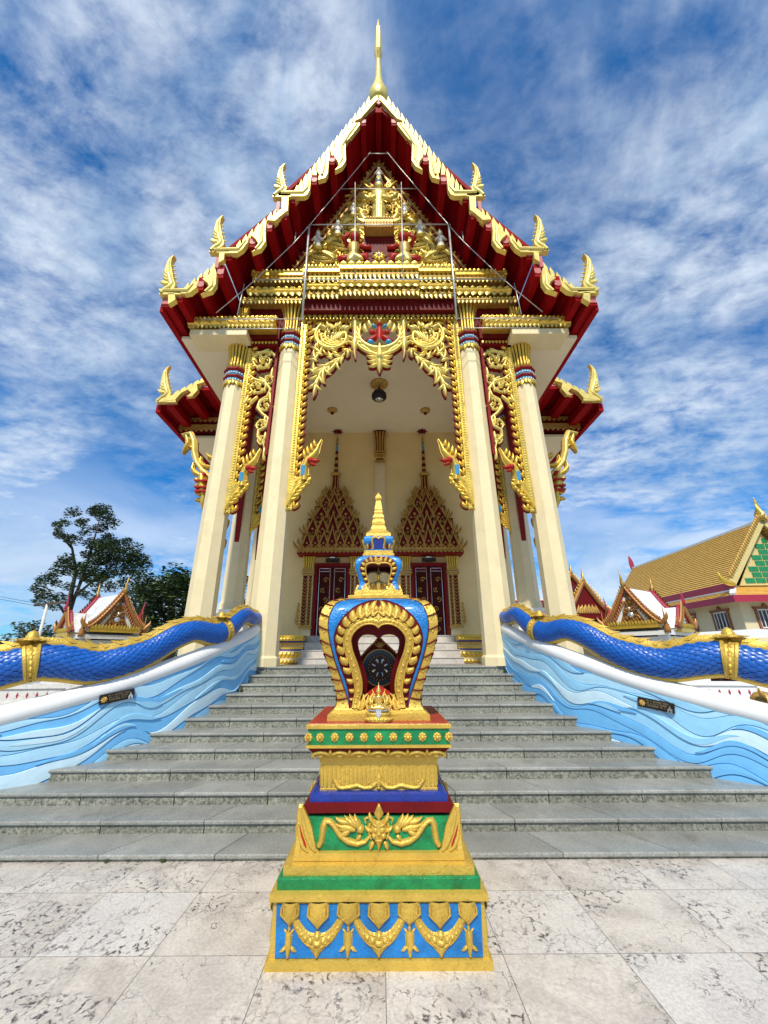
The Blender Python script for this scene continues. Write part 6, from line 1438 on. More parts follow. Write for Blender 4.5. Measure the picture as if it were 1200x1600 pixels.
b = disc(GOLDD, 27.5, 0, .006); b.build('gilt_ring', w_); b = disc(mat('dark_blue_enamel', (.008,.03,.08),   .3, 0, .3, 20), 25.5, .006, .010); b.build('blue_ring', w_)
b = disc(mat('brown_relief', (.06,.022,.012), .5, 0, .4, 60, .6, 80), 20, .010, .016)
b.m(GOLDD)
for k in range(24): a = 2*pi*k/24; b.boss(Fr((0, WD-.016, 0)), c[0]+cos(a)*17.5*R_, c[1]+sin(a)*17.5*R_, .004, .003, 5)
b.m(MIRROR)
for k in range(8):
    a = 2*pi*(k+.5)/8; b.stroke(Fr((0, WD-.016, 0)), [(c[0]+cos(a)*q*R_, c[1]+sin(a)*q*R_) for q in (7, 9, 12, 14)], [.002, .0045, .0085, .002], .004)
b.build('wheel_disc', w_)
# ------------------------------------------------------------------ background
LEAF = [mat('foliage_'+n, c, .55, 0, .35, 3) for n, c in (('dark', (.018,.038,.010)), ('mid', (.034,.068,.015)), ('light', (.085,.13,.028)))]
BARK = mat('bark', (.075, .058, .045), .85, 0, .3, 6, .4, 30)
def leaf_card(b, p, s, rs):
    th = rs.uniform(0, 2*pi); ph = rs.uniform(-.7, .9); r = (cos(th), sin(th), rs.uniform(-.3, .3)); u = norm(cross(r, (sin(ph)*cos(th+1.3), sin(ph)*sin(th+1.3), cos(ph)))); r = norm(r); n = cross(r, u)
    vs = [add3(p, r, -s*.5), add3(add3(p, u, s*.28), r, -.05*s), add3(add3(p, r, s*.55), n, s*.1), add3(add3(p, u, -s*.28), r, -.05*s)]
    b.add(vs, [(0,1,2,3)], False)
def crown_mesh(b, clumps, dens, s, rs):
    for (c, r) in clumps:
        for k in range(int(dens*r*r*r**.2)):
            while True:
                q = (rs.uniform(-1, 1), rs.uniform(-1, 1), rs.uniform(-1, 1)); l = dot(q, q)
                if .12 < l < 1: break
            p = (c[0]+q[0]*r, c[1]+q[1]*r, c[2]+q[2]*r*.72); b.m(LEAF[rs.choice((0,0,1,1,1,2))]); leaf_card(b, p, s*rs.uniform(.6, 1.3), rs)
def tree_from_px(name, label, D, base, stems, clumps, dens, s, seed, group=None, trunk_r=.18, back=0.0):
    rs = random.Random(seed); at = P(base[0], base[1], D); at = (at[0], at[1], 0)
    t = thing(name, label, 'tree', at, group)
    b = MB(BARK)
    for pts, r0, r1 in stems:
        w = [P(u, v, D+dd) for u, v, dd in pts]
        if w[0][2] > 0 and pts[0][:2] == base: w[0] = at
        n = len(w); b.tube(w, [lerp(r0, r1, i/(n-1)) for i in range(n)], 7)
    b.build('trunk', t)
    b = MB(); cl = []
    for u, v, r, dd in clumps:
        c = P(u, v, D+dd); R = r/FOC/fwd(v)*D; cl.append((c, R))
    crown_mesh(b, cl, dens/(s*s)*.0+dens, s, rs); b.build('crown', t); return t
rs = random.Random(5)
# the airy tree on the left
D = 24
stems = [([(97,1003,0),(104,965,0),(112,925,.2),(120,890,.4),(114,855,.3),(106,830,.2)], .20, .03),
         ([(99,990,0),(112,945,.3),(128,905,.5),(140,870,.4),(150,835,.2),(158,805,0)], .16, .025),
         ([(112,935,.3),(135,915,.2),(165,890,0),(195,870,0)], .10, .02), ([(104,960,0),(88,935,-.3),(72,912,-.4)], .08, .02), ([(120,890,.4),(108,880,.2),(95,872,0)], .06, .015), ([(140,870,.4),(165,850,0),(190,845,.4)], .08, .02), ([(114,855,.3),(96,835,.1),(86,818,0)], .07, .02), ([(104,965,0),(130,955,.3),(160,935,.6)], .08, .02), ([(128,905,.5),(150,905,.8),(180,900,.8)], .07, .02)]
cl = []
for (u, v, r) in ((158,792,10),(150,800,10),(168,806,12),(178,816,9),(115,800,8),(103,812,9),(88,815,8),(96,828,8),(126,812,9),(135,828,9),(112,838,10),(97,836,7),(160,822,9),(172,835,9),(150,846,12),(165,852,14),(184,850,13),(200,846,9),(214,858,11),(222,872,10),(205,872,13),(190,868,14),(172,874,14),(155,872,14),(140,884,13),(120,880,9),(108,872,10),(95,880,10),(85,888,9),(104,890,10),(125,898,12),(148,898,14),(168,896,12),(188,890,12),(208,888,12),(228,882,8),(215,898,9),(196,908,10),(176,914,10),(154,916,9),(70,905,9),(60,915,8),(80,902,9),(92,910,9),(68,925,9),(80,935,9),(62,938,7),(95,930,8),(88,946,7),(110,915,8),(130,928,8),(150,934,7),(108,945,6),(74,946,6),(200,925,6),(160,900,12),(136,862,9)):
    for k in range(3): cl.append((u+rs.uniform(-5, 5), v+rs.uniform(-4, 4), r*rs.uniform(.8, 1.35), rs.uniform(-1.6, 1.6)))
tree_from_px('broadleaf_tree', 'tall airy tree with open branches standing behind the left pavilion', D, (97, 1003), stems, cl, 680, .17, 3)
def bushy(name, label, D, u0, u1, v0, vb, seed, dens=150, s=.3, nclump=50, group=None, dd=2.0):
    rs = random.Random(seed); cl = []; uc = (u0+u1)/2
    for k in range(nclump):
        a = rs.uniform(0, 2*pi); q = sqrt(rs.random()); u = uc+cos(a)*q*(u1-u0)*.42; v = lerp(vb, v0, .5)+sin(a)*q*(vb-v0)*.42; cl.append((u, v, rs.uniform(.10, .2)*min(u1-u0, (vb-v0)*1.3), rs.uniform(-dd, dd)))
    stems = [([(uc, 1010, 0), (uc+3, lerp(vb, v0, .3), 0), (uc-4, lerp(vb, v0, .75), 0)], .3, .08)]+[([(uc+2, lerp(vb, v0, .25), 0), (uc+s_*(u1-u0)*.2, lerp(vb, v0, .5), s_*.5), (uc+s_*(u1-u0)*.34, lerp(vb, v0, .7), s_)], .14, .03) for s_ in (-1, 1)]
    return tree_from_px(name, label, D, (uc, 1010), stems, cl, dens, s, seed, group)
bushy('broadleaf_tree', 'large dark dense tree beside the left outer columns', 22, 205, 330, 876, 1010, 8, 260, .24, 90)
bushy('broadleaf_tree', 'dark green tree seen between the left columns', 26, 360, 425, 885, 985, 12, 240, .22, 45)
bushy('broadleaf_tree', 'low round tree beside the leaning pole at far left', 27, 18, 92, 962, 1010, 14, 240, .22, 40)
bushy('broadleaf_tree', 'small bushy tree at the left edge of the view', 40, -30, 24, 986, 1020, 15, 60, .4, 25)
bushy('broadleaf_tree', 'thin leafy tree just left of the dense dark tree', 25, 196, 250, 900, 990, 18, 130, .22, 30)
# far wood along the horizon
b = MB(); rs = random.Random(31)
for k in range(260):
    x = rs.uniform(-130, 130); y = rs.uniform(75, 110); r = rs.uniform(1.5, 3.2); cx = (x, y, r*.7)
    for q in range(26): b.m(LEAF[rs.choice((0,0,1))]); leaf_card(b, (x+rs.gauss(0, r*.5), y+rs.gauss(0, r*.5), abs(rs.gauss(r*.6, r*.4))), 1.5, rs)
b.build('distant_wood', None, 'dark line of far trees along the horizon', 'wood', None, 'stuff', at=(0, 90, 0))
# leaning concrete pole with crossarm and wires
t = thing('utility_pole', 'concrete utility pole with crossarm rising behind the left naga', 'pole', (P(62, 1012, 20)[0], 20, 0))
b = MB(OLDWHITE); p0 = P(60, 1005, 20); p0 = (p0[0], 20, 0); p1 = P(75, 942, 20); b.tube([p0, p1], [.09, .065], 8); b.build('shaft', t)
b = MB(BARK); b.bar(P(55, 943, 20), P(104, 939, 20), .10, .12); b.build('crossarm', t)
b = MB(BLACK)
for dv in (0, 4): b.tube([P(62, 941+dv, 19.9), P(30, 935+dv, 19.7), P(-2, 929+dv, 19.5), P(-120, 905+dv, 19)], .012, 4)
b.build('wire', t)
# ---- cruciform white pavilions with carved gold gables
ORN = mat('orange_gold_carving', (.36, .165, .04), .45, .25, .3, 14)
ROOFW = mat('white_roof', (.66, .66, .64), .55, 0, .12, 4, dirt=('#6b6a64', 3, .52, .8, .6))
PINKR = mat('crimson_trim', (.36, .02, .05), .45, 0, .15, 8)
def pavilion(label, D, uc, flip, clean, ang, k=1.0):
    base = P(uc, 1010, D); base = (base[0], D, 0); t = thing('ordination_marker_pavilion', label, 'pavilion', base)
    ca, sa = cos(ang), sin(ang)
    def fr(q): c, s_ = cos(ang+q), sin(ang+q); return Fr((base[0], base[1], 0), (c, s_, 0), (0,0,1), (s_, -c, 0))
    roofm = WHITE if clean else ROOFW
    hw, ov, ez, rz = 1.02*k, 1.05*k, 1.80, 2.90
    if True:
        F0 = fr(0)
        for sx in (-1, 1):
            for sy in (-1, 1): 
                b = MB(OLDWHITE if not clean else WHITE); p = F0(sx*.75*k, 0, sy*.75*k); b.lathe([(.14*k,0),(.14*k,1.35),(.18*k,1.36),(.18*k,1.5)], 4, p, ang+pi/4, smooth=False); b.build('pillar', t)
        b = MB(OLDWHITE if not clean else WHITE)
        for z0, z1, w in ((0,.25,1.2),(.25,.38,1.05),(1.5,1.62,1.0),(1.36,1.46,.9)):
            b.lathe([(w*k*sqrt(2), z0), (w*k*sqrt(2), z1)], 4, (base[0], base[1], 0), ang+pi/4, smooth=False)
        b.build('base_and_beams', t)
    for qi in range(4):
        f = fr(qi*pi/2); low = qi % 2 == 1; e = ez-.12 if low else ez; r = 2.28 if low else rz; W = .46*k if low else .74*k; O = ov+.12*k if low else ov
        b = MB(roofm); n = 8                  # concave roof slopes
        for s_ in (-1, 1):
            vs = []
            for i in range(n+1):
                q = i/n; x = W*1.12*q; z = r-(r-e)*(1-(1-q)**1.35)
                vs += [f(s_*x, z, O*.98), f(s_*x, z, 0), f(s_*x, z-.05, O*.98), f(s_*x, z-.05, 0)]
            fs = []
            for i in range(n): fs += [(i*4, i*4+4, i*4+5, i*4+1), (i*4+2, i*4+3, i*4+7, i*4+6), (i*4, i*4+2, i*4+6, i*4+4)]
            b.add(vs, fs, False)
        ro = b.build('roof', t)
        b = MB(ORN); g = Fr(f(0, 0, O*.90), f.r, f.u, f.n)
        b.prism(g, [(-W*.92, e+.02), (W*.92, e+.02), (W*.5, lerp(e, r, .38)), (0, r-.18), (-W*.5, lerp(e, r, .38))], -.05, 0, ORN); b.m(roofm)
        for s_ in (-1, 1): b.stroke(Fr(g(0,0,.002), g.r, g.u, g.n), [(s_*W*.66, e+.05), (s_*W*.42, lerp(e, r, .34)), (s_*W*.12, lerp(e, r, .74))], [.085*k, .08*k, .05*k], .03)
        b.m(ORN); g1 = Fr(g(0,0,.03), g.r, g.u, g.n)
        for s_ in (-1, 1): 
            for zz, rr in ((.16, .13), (.40, .10), (.60, .07)): b.scroll(g1, s_*W*.22*(1-zz*.7), lerp(e, r, zz), rr*k, 1.3, 0, s_, .03*k, .05, None, 5, 16)
            for k2 in range(8): b.flame(g1, s_*W*(.75-.08*k2), e+.05+(r-e)*.07*k2, pi/2-s_*.3, .2*k, s_*.8, .035*k, .04)
        b.m(MIRROR); b.boss(g1, 0, lerp(e, r, .26), .11*k, .06); b.boss(g1, 0, lerp(e, r, .43), .07*k, .06)
        b.m(GOLDD).box(0, 0, 0, 0, 0, 0) if False else None
        b.m(GOLD); fb = f(0, 0, 0)
        b.prism(Fr(f(0,0,O*.86), f.r, f.u, f.n), [(-W*1.05, e-.10), (W*1.05, e-.10), (W*1.05, e+.0), (-W*1.05, e+.0)], -.06, .14); b.petals(Fr(f(0,0,O*.86+.14), f.r, f.u, f.n), -W*1.05, W*1.05, e, 16, .14, .05, 1)
        b.build('carved_gable', t)
        for s_ in (-1, 1):
            b = MB(ORN if not low or True else PINKR)
            pts = []
            for i in range(n+1):
                q = i/n; pts.append((s_*W*1.15*q, r-(r-e)*(1-(1-q)**1.35)+.03))
            g2 = Fr(f(0, 0, O), f.r, f.u, f.n); b.stroke(g2, pts, .065*k, .05, PINKR, .06)
            m = 16
            for i in range(m):
                q = (i+.5)/m*n; j = int(q); tq = q-j; p = (lerp(pts[j][0], pts[j+1][0], tq), lerp(pts[j][1], pts[j+1][1], tq)); b.flame(g2, p[0], p[1]+.03, pi/2-s_*.4, .16*k, s_*.9, .035*k, .05)
            b.flame(g2, pts[-1][0], pts[-1][1]-.03, pi/2-s_*.9, .42*k, s_*1.3, .07*k, .05)
            b.build('bargeboard', ro)
        b = MB(PINKR if low else GOLDD); p = f(0, r, O); b.tube([p, f(0, r+.14, O+.06), f(0, r+.30, O+.05), f(0, r+.55, O+.09)], [.06*k, .055*k, .03*k, .004], 6); b.build('gable_finial', ro)
    for qi, f in ((0, fr(0)), (1, fr(pi/2)), (2, fr(pi)), (3, fr(-pi/2))):     # crimson ridge combs
        b = MB(PINKR); low = qi % 2 == 1; r = 2.28 if low else rz; O = ov+.12*k if low else ov; W = .46*k if low else .74*k; e = ez-.12 if low else ez
        for s_ in (-1, 1):
            pts = [f(s_*W*1.17*i/8, r-(r-e)*(1-(1-i/8)**1.35)+.05, O-.10) for i in range(9)]; b.tube(pts, .05*k, 5)
        b.build('crimson_edge', t)
    for sx in (-1, 1):
        for sy in (-1, 1): b = MB(ORN); p = fr(0)(sx*.95*k, ez-.25, sy*.95*k); b.lathe([(.09*k,0),(.10*k,.1),(.05*k,.3),(.025*k,.5),(.002,.75)], 6, p); b.build('corner_finial', t)
    return t
pavilion('small weathered white pavilion with orange carved gables left of the temple', 13.2, 154, False, False, radians(56), .92)
pavilion('small clean white pavilion with crimson roof edges right of the temple', 12.4, 1018, True, True, radians(-56), .90)
# ---- low white walls pierced with red diamonds
def fence(label, pts, clean, n_post):
    m_ = WHITE if clean else OLDWHITE
    t = thing('boundary_wall', label, 'wall', (pts[0][0], pts[0][1], 0))
    (x0, y0), (x1, y1) = pts; L_ = hypot(x1-x0, y1-y0); r = ((x1-x0)/L_, (y1-y0)/L_, 0); f = Fr((x0, y0, 0), r, (0,0,1), (r[1], -r[0], 0))
    b = MB(m_); b.prism(f, [(0,.06),(L_,.06),(L_,.38),(0,.38)], -.06, 0); b.prism(f, [(0,0),(L_,0),(L_,.10),(0,.10)], -.09, .03); b.prism(f, [(0,.36),(L_,.36),(L_,.44),(0,.44)], -.09, .035); b.build('wall_panel', t)
    x = .14
    while x < L_: b = MB(PINKR); b.prism(f, [(x-.026,.23),(x,.165),(x+.026,.23),(x,.295)], -.002, .004); x += .19; b.build('diamond_opening', t)
    for i in range(n_post):
        x = L_*(i+.35)/n_post; p = f(x, 0, -.03); b = MB(m_); b.lathe([(.13,0),(.13,.08),(.10,.10),(.10,.46),(.13,.48),(.13,.52),(.09,.56),(.05,.62),(.001,.70)], 4, p, pi/4+atan2(r[1], r[0]), smooth=False); b.build('post', t)
    return t
fence('weathered low white wall pierced with red diamonds behind the left naga', ((-13.5, 8.3), (-5.4, 9.4)), False, 4)
fence('clean low white wall pierced with red diamonds behind the right naga', ((5.2, 9.4), (13.5, 8.2)), True, 4)
# ---- large hall on the right with a gold tiled roof
TILEG = None
def roof_tile_mat(name, col, dark, scale, axis_mat=None):
    m = mat(name, col, .45, 0, .1, 3); nt = m.node_tree; N = nt.nodes.new; L = nt.links.new; b = nt.nodes['Principled BSDF']
    uvn = N('ShaderNodeTexCoord'); sep = N('ShaderNodeSeparateXYZ'); L(uvn.outputs['Object'], sep.inputs[0])
    w = N('ShaderNodeMath'); w.operation = 'MULTIPLY'; L(sep.outputs[2], w.inputs[0]); w.inputs[1].default_value = scale
    fr_ = N('ShaderNodeMath'); fr_.operation = 'FRACT'; L(w.outputs[0], fr_.inputs[0]); bp = N('ShaderNodeBump'); bp.inputs['Strength'].default_value = 1; bp.inputs['Distance'].default_value = .06; L(fr_.outputs[0], bp.inputs['Height']); bp.invert = True; L(bp.outputs[0], b.inputs['Normal'])
    return m
TILEY = mat('gold_roof_tiles', (.72, .455, .12), .4, 0, .14, 3)
TILER = mat('red_roof_tiles', (.22, .018, .022), .45, 0, .15, 3)
GRT = mat('green_gable_tile', (.015, .22, .075), .25, 0, .25, 5)
YTR = mat('yellow_grout', (.62, .50, .20), .5, 0, .1, 6)
WALLY = mat('pale_yellow_wall', (.70, .61, .38), .65, 0, .05, 2)
SILVER = mat('white_window_frame', (.75, .75, .73), .4, 0, .05, 5)
def course_roof(b, A, B, C, Dp, n, m_, th=.07):    # tiled slope: A-B along the top, D-C along the bottom, overlapping courses
    nn = norm(cross(sub3(B, A), sub3(Dp, A))); 
    if nn[2] < 0: nn = tuple(-q for q in nn)
    b.m(m_)
    for i in range(n):
        t0, t1 = i/n, (i+1)/n
        a, bb = [tuple(lerp(p[k], q[k], t0) for k in range(3)) for p, q in ((A, Dp), (B, C))]; d_, c = [tuple(lerp(p[k], q[k], t1) for k in range(3)) for p, q in ((A, Dp), (B, C))]
        lo = [add3(d_, nn, th), add3(c, nn, th)]
        b.add([a, bb, lo[1], lo[0], c, d_], [(0,1,2,3),(3,2,4,5)], False)
BROWNF = mat('brown_window_surround', (.26, .095, .03), .5, 0, .2, 6)
def hall():
    org = (18.05, 20.0, 0); a = atan2(1, .05); lx = (cos(a), sin(a), 0); gx = (sin(a), -cos(a), 0)      # l along the long side (away), g along the gable side (to the right)
    t = thing('gold_roofed_hall', 'large yellow hall with gold tiled roof and green tiled gable at right', 'building', org)
    f = Fr(org, gx, (0,0,1), (-lx[0], -lx[1], 0))      # gable face frame: a to the right, c towards the viewer
    def q(l, g, z): return (org[0]+lx[0]*l+gx[0]*g, org[1]+lx[1]*l+gx[1]*g, z)
    LEN, WID, HZ = 11.5, 4.3, 3.78
    b = MB(WALLY); vs = [q(0,0,-.1),q(LEN,0,-.1),q(LEN,WID,-.1),q(0,WID,-.1),q(0,0,HZ),q(LEN,0,HZ),q(LEN,WID,HZ),q(0,WID,HZ)]; b.add(vs, [(0,4,5,1),(1,5,6,2),(2,6,7,3),(3,7,4,0),(4,7,6,5)], False); b.build('wall', t)
    fl = Fr(org, lx, (0,0,1), (-gx[0], -gx[1], 0))     # long side frame
    def window(fr_, x, z, w, h):
        b = MB(BROWNF); 
        b.prism(fr_, [(x-w-.10,z-h-.10),(x+w+.10,z-h-.10),(x+w+.10,z-h),(x-w-.10,z-h)], 0, .08); b.prism(fr_, [(x-w-.10,z-h),(x-w,z-h),(x-w,z+h),(x-w-.10,z+h)], 0, .08); b.prism(fr_, [(x+w,z-h),(x+w+.10,z-h),(x+w+.10,z+h),(x+w,z+h)], 0, .08); b.prism(fr_, [(x-w-.15,z+h),(x+w+.15,z+h),(x+w+.18,z+h+.13),(x+.14,z+h+.10),(x,z+h+.30),(x-.14,z+h+.10),(x-w-.18,z+h+.13)], 0, .1)
        b.prism(fr_, [(x-.2,z-h-.10),(x,z-h-.22),(x+.2,z-h-.10)], 0, .06); wd = b.build('window', t)
        b = MB(GLASS); b.prism(fr_, [(x-w,z-h),(x+w,z-h),(x+w,z+h),(x-w,z+h)], .005, .012); b.build('pane', wd)
        b = MB(SILVER)
        for e in (-w+.03, -w/2, 0, w/2, w-.03): b.prism(fr_, [(x+e-.018,z-h),(x+e+.018,z-h),(x+e+.018,z+h),(x+e-.018,z+h)], .014, .05)
        for e in (-h+.03, h-.03): b.prism(fr_, [(x-w,z+e-.03),(x+w,z+e-.03),(x+w,z+e+.03),(x-w,z+e+.03)], .014, .045)
        b.build('window_frame', wd)
    for x in (1.33, 3.75, 6.2, 8.6): window(fl, x, 2.62, .47, .46)
    for x in (1.15, 3.1): window(f, x, 2.62, .42, .46)
    b = MB(PINKR); b.prism(fl, [(.9,1.75),(1.75,1.75),(1.75,2.0),(.9,2.0)], 0, .1); b.build('red_sign_board', t)
    # skirt roof all round, then the main gable roof
    e = .75; z0, z1, ins = 3.66, 4.20, .3
    def ring(o, z): return [q(-o,-o,z), q(LEN+o,-o,z), q(LEN+o,WID+o,z), q(-o,WID+o,z)]
    lo, hi = ring(e, z0), ring(-ins, z1+.12); b = MB(TILEY)
    for i in range(4): course_roof(b, hi[i], hi[(i+1) % 4], lo[(i+1) % 4], lo[i], 7, TILEY, .05)
    b.m(CEIL); lo2 = ring(e, z0-.02); b.add(lo2, [(0,1,2,3)], False); sk = b.build('skirt_roof', t)
    b = MB(PINKR); o1, o2 = ring(e+.03, z0-.30), ring(e+.03, z0+.04); b.add(o1+o2, [(0,1,5,4),(1,2,6,5),(2,3,7,6),(3,0,4,7)], False)
    b.build('crimson_fascia', sk)
    b = MB(WHITE); b.bar(q(-e,-e,z0+.08), q(ins,ins,z1+.2), .22, .12); b.build('white_hip', sk)
    R = 7.6; EZ = 4.36; ov = .35; mid = WID/2
    top0, top1 = q(-ov, mid, R), q(LEN+ov, mid, R); bl0, bl1 = q(-ov, -.30, EZ), q(LEN+ov, -.30, EZ); br0, br1 = q(-ov, WID+.3, EZ), q(LEN+ov, WID+.3, EZ)
    b = MB(TILEY); course_roof(b, top0, top1, bl1, bl0, 26, TILEY, .06); course_roof(b, top0, top1, br1, br0, 26, TILEY, .06); rf = b.build('main_roof', t)
    b = MB(PINKR); b.bar(add3(bl0, (0,0,-.14)), add3(bl1, (0,0,-.14)), .14, .34); b.bar(add3(br0, (0,0,-.14)), add3(br1, (0,0,-.14)), .14, .34); b.build('crimson_eave', rf)
    b = MB(WHITE); b.bar(add3(bl0, (0,0,-.36)), add3(bl1, (0,0,-.36)), .1, .08); b.bar(add3(top0, (0,0,.04)), add3(top1, (0,0,.04)), .14, .12); b.build('white_ridge', rf)
    b = MB(YTR); g = Fr(q(0, 0, 0), gx, (0,0,1), (-lx[0], -lx[1], 0)); b.prism(g, [(.35, EZ-.1), (WID-.35, EZ-.1), (mid, R-.45)], -.05, .0); gb = b.build('gable_panel', t)
    b = MB(GRT); row = 0; z = EZ+.02
    while z < R-.9:
        hw = (mid-.55)*(1-(z+.2-EZ)/(R-.5-EZ)); x = -hw+(.25 if row % 2 else 0)
        while x < hw-.2:
            x1 = min(x+.47, hw); b.prism(g, [(mid+x,z),(mid+x1,z),(mid+x1,z+.25),(mid+x,z+.25)], .0, .025); x += .52
        z += .30; row += 1
    b.build('green_tile', gb)
    b = MB(GOLD)
    for s_ in (-1, 1):
        p0, p1 = q(-ov-.05, mid, R+.05), q(-ov-.05, mid+s_*(mid+.34), EZ-.02); b.m(YTR).bar(p0, p1, .12, .34); b.m(GOLDD); gg = Fr(q(-ov-.1, 0, 0), gx, (0,0,1), (-lx[0], -lx[1], 0)); n = 26
        for i in range(n):
            tq = (i+.5)/n; b.flame(gg, mid+s_*(mid+.34)*tq, lerp(R+.2, EZ+.15, tq), pi/2-s_*.5, .34, s_*1.0, .07, .08)
        b.m(GOLD); b.flame(gg, mid+s_*(mid+.30), EZ-.1, pi/2-s_*1.2, .95, s_*1.6, .17, .12)
    c = q(-ov-.06, mid, R); b.m(GOLD); b.tube([c, add3(c, (0,0,.35)), add3(add3(c, gx, .03), (0,0,.8)), add3(add3(c, gx, .0), (0,0,1.25))], [.26, .22, .09, .03], 8)
    b.m(GOLDD)
    for k in range(9): b.flame(gg, mid-.2+.05*k, R+.1+.07*(k % 4), pi/2+.4*(-1)**k, .25, .8*(-1)**k, .05, .1)
    b.m(MIRROR); b.ball(add3(c, (0,0,1.27)), .05); b.build('gilded_bargeboard', rf)
    b = MB(PINKR); gq = Fr(q(LEN+ov, 0, 0), gx, (0,0,1), (-lx[0], -lx[1], 0)); b.flame(gq, mid, R-.1, pi/2, 1.2, .4, .2, .1)
    b.build('far_finial', rf)
hall()
# ---- low red-roofed pavilion further right of the columns
def red_pavilion():
    D = 17.0; org = P(905, 1010, D); org = (org[0], D, 0); t = thing('red_roofed_pavilion', 'small pavilion with red tiled roof and gold gables behind the right column', 'pavilion', org)
    b = MB(WALLY); b.box(org[0]-1.6, org[0]+1.6, D-.8, D+3, 0, 1.9); b.build('wall', t)
    b = MB(TILER); x = org[0]
    A, B_, C, Dd = (x-4.2, D+1.2, 3.35), (x+1.35, D+1.2, 3.35), (x+2.4, D-1.4, 1.95), (x-4.2, D-1.4, 1.95); course_roof(b, A, B_, C, Dd, 12, TILER, .05)
    course_roof(b, (x-4.2, D-1.3, 1.9), (x+2.4, D-1.3, 1.9), (x+2.9, D-2.1, 1.55), (x-4.2, D-2.1, 1.55), 4, TILER, .05); r = b.build('roof', t)
    b = MB(WHITE); b.bar(A, B_, .16, .14); b.bar(B_, C, .16, .12); b.flame(Fr((x+1.35, D+1.2, 3.35)), 0, 0, pi/2, .7, -.6, .16, .1); b.bar((x-4.2, D-1.45, 1.93), (x+2.45, D-1.45, 1.93), .08, .1); b.build('white_ridge', r)
    for (gu, gv, gd, w, h) in ((912, 905, D-1.7, .95, 1.4), (893, 893, D+.1, .9, 1.2)):
        apx = P(gu, gv+6, gd); b = MB(REDM); g = Fr((apx[0], gd, apx[2])); b.prism(g, [(-w,-h),(w,-h),(0,0)], -.9, -.05); b.m(ORN)
        for s_ in (-1, 1):
            b.stroke(g, [(0,.02),(s_*w*.5,-h*.55),(s_*w*1.1,-h*1.05)], .085, .07)
            for k in range(14): q = (k+.5)/14; b.m(GOLD).flame(g, s_*w*1.05*q, -h*1.02*q+.05, pi/2-s_*.5, .15, s_*.8, .035, .05); b.m(ORN)
        for k in range(10): b.m(GOLDD).flame(Fr(g(0,0,-.04), g.r, g.u, g.n), .12*(k-4.5)*.8, -h*.85, pi/2+.1*(k-4.5), .35, .5*(-1)**k, .05, .04)
        b.m(GOLDD).tube([g(0,0,0), g(0,.12,0), g(0,.25,0), g(.02,.62,0)], [.07,.09,.05,.005], 6); b.build('carved_gable', t)
red_pavilion()
# low building roof between the pavilions and a pale carport roof at the right
t = thing('low_shed', 'low grey roofed shed between the red pavilion and the white pavilion', 'shed', P(945, 1010, 24)[:2]+(0,))
p0, p1 = P(925, 962, 24), P(990, 966, 24); b = MB(mat('grey_sheet_roof', (.16, .15, .14), .6, 0, .15, 3)); b.add([(p0[0],24,p0[2]-.2),(p1[0]+1,24,p0[2]-.2),(p1[0]+1,27,p0[2]+.25),(p0[0],27,p0[2]+.25),(p0[0],24,p0[2]-.32),(p1[0]+1,24,p0[2]-.32)], [(0,1,2,3),(4,5,1,0)]); b.build('sheet_roof', t)
b = MB(DARK); b.box(p0[0]+.3, p1[0]+.6, 25, 26.5, 0, p0[2]-.25); b.build('shaded_interior', t); b = MB(WALLY)  # solid dark box painted in place of the shade under the shed roof
for k in range(4): xx = lerp(p0[0]+.2, p1[0]+.8, k/3); b.box(xx, xx+.15, 24.1, 24.25, 0, p0[2]-.33)
b.build('posts', t)
t = thing('carport', 'carport with pale sheet roof below the gold roofed hall', 'carport', P(1135, 1040, 13)[:2]+(0,))
p0, p1 = P(1107, 1000, 13), P(1180, 992, 13); b = MB(WHITE); b.add([(p0[0],13,p0[2]),(p1[0]+2,13,p1[2]+.02),(p1[0]+2,15,p1[2]+.25),(p0[0],15,p0[2]+.22),(p0[0],13,p0[2]-.06),(p1[0]+2,13,p1[2]-.05),(p1[0]+2,15,p1[2]+.18),(p0[0],15,p0[2]+.14)], [(0,1,2,3),(4,7,6,5),(0,4,5,1)]); b.build('sheet_roof', t)
b = MB(DARK)
for k in range(3): xx = lerp(p0[0]+.1, p1[0]+1.5, k/2); b.box(xx, xx+.07, 13.1, 13.17, 0, p0[2]-.07)
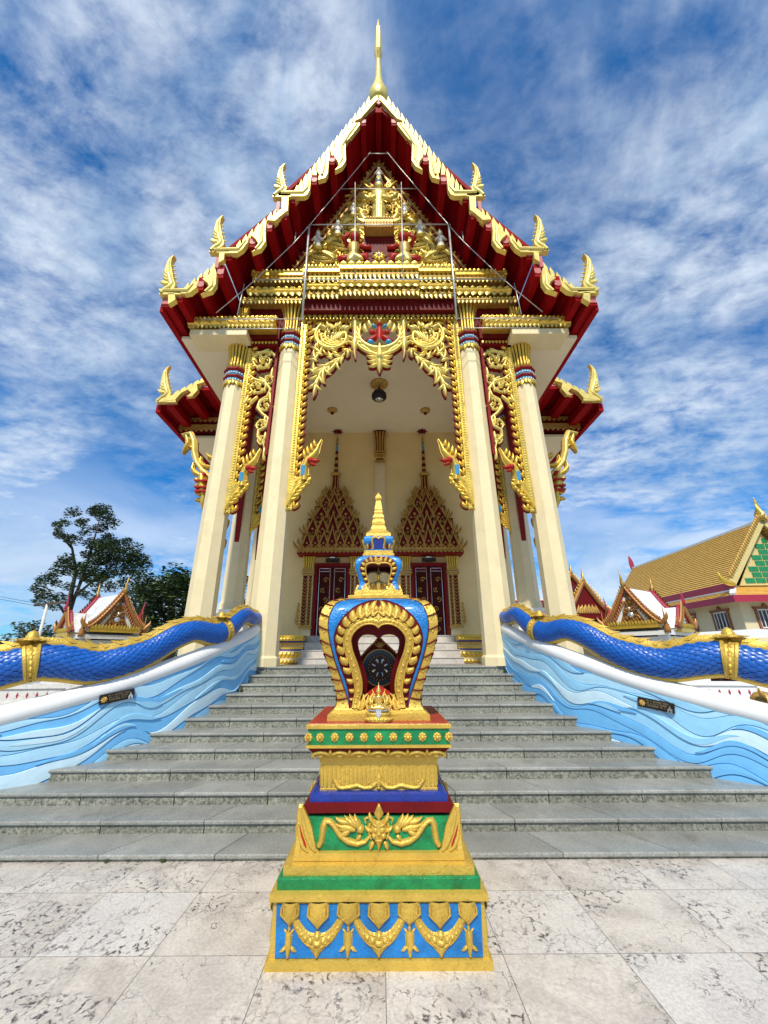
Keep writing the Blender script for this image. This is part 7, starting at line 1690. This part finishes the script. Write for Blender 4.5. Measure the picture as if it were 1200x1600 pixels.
b.m(REDM).box(p0[0]+.2, p1[0]+1.6, 14.6, 14.7, 0, p0[2]-.15); b.build('frame', t)
# small gold lion mask under the right naga
c = P(1196, 1104, 3.35); t = MB(GOLDD); f = Fr(c, (1,0,0), (0,0,1), (0,-1,0)); t.lathe([(.001,-.09),(.06,-.08),(.085,-.02),(.08,.05),(.05,.085),(.001,.1)], 12, c)
f2 = Fr(add3(c, (0,-.07,0))); 
for s_ in (-1, 1): t.boss(f2, s_*.03, .02, .022, .03); t.flame(f2, s_*.05, .04, pi/2-s_*.5, .09, s_*.8, .02, .03); t.flame(f2, s_*.06, -.02, -s_*.2+ (0 if s_ > 0 else pi), .07, s_, .02, .03)
t.boss(f2, 0, -.02, .02, .035); t.boss(f2, 0, -.055, .045, .02, 10, .4); t.lathe([(.05,-.35),(.05,-.08)], 8, c); t.build('lion_mask', None, 'small gold lion mask under the naga body at the right edge', 'ornament', at=c)
# weeds in the step corners
def weed(x, d, z, seed, label, s=.05):
    rs = random.Random(seed); b = MB(LEAF[2])
    for k in range(16):
        a = rs.uniform(0, 2*pi); h = rs.uniform(.4, 1.1)*s; p = (x+cos(a)*s*.2, d+sin(a)*s*.2, z); q = (x+cos(a)*s*.7, d+sin(a)*s*.6, z+h); n = (-sin(a)*s*.18, cos(a)*s*.18, 0); m_ = tuple((p[i]+q[i])/2+(0,0,.2*h)[i] for i in range(3)); b.m(LEAF[rs.choice((1,2,2))]); b.add([p, add3(m_, n), q, add3(m_, n, -1)], [(0,1,2,3)])
    b.build('weed', None, label, 'plant', 'weeds growing in the step joints', at=(x, d, z))
weed(-1.56, 4.70, .625, 1, 'small green weed in the left corner of the upper steps', .055)
weed(1.545, 5.19, .786, 2, 'small green weed in the right corner of the topmost step', .05)
for i, (x, lab) in enumerate(((-1.42, 'weed tuft in the bottom step joint furthest left'), (-1.13, 'tiny weed tuft at the bottom step left of the shrine'))): weed(x, 2.505, -.0, 5+i, lab, .022)
for o in list(bpy.data.objects):
    if 'base' in o: del o['base']
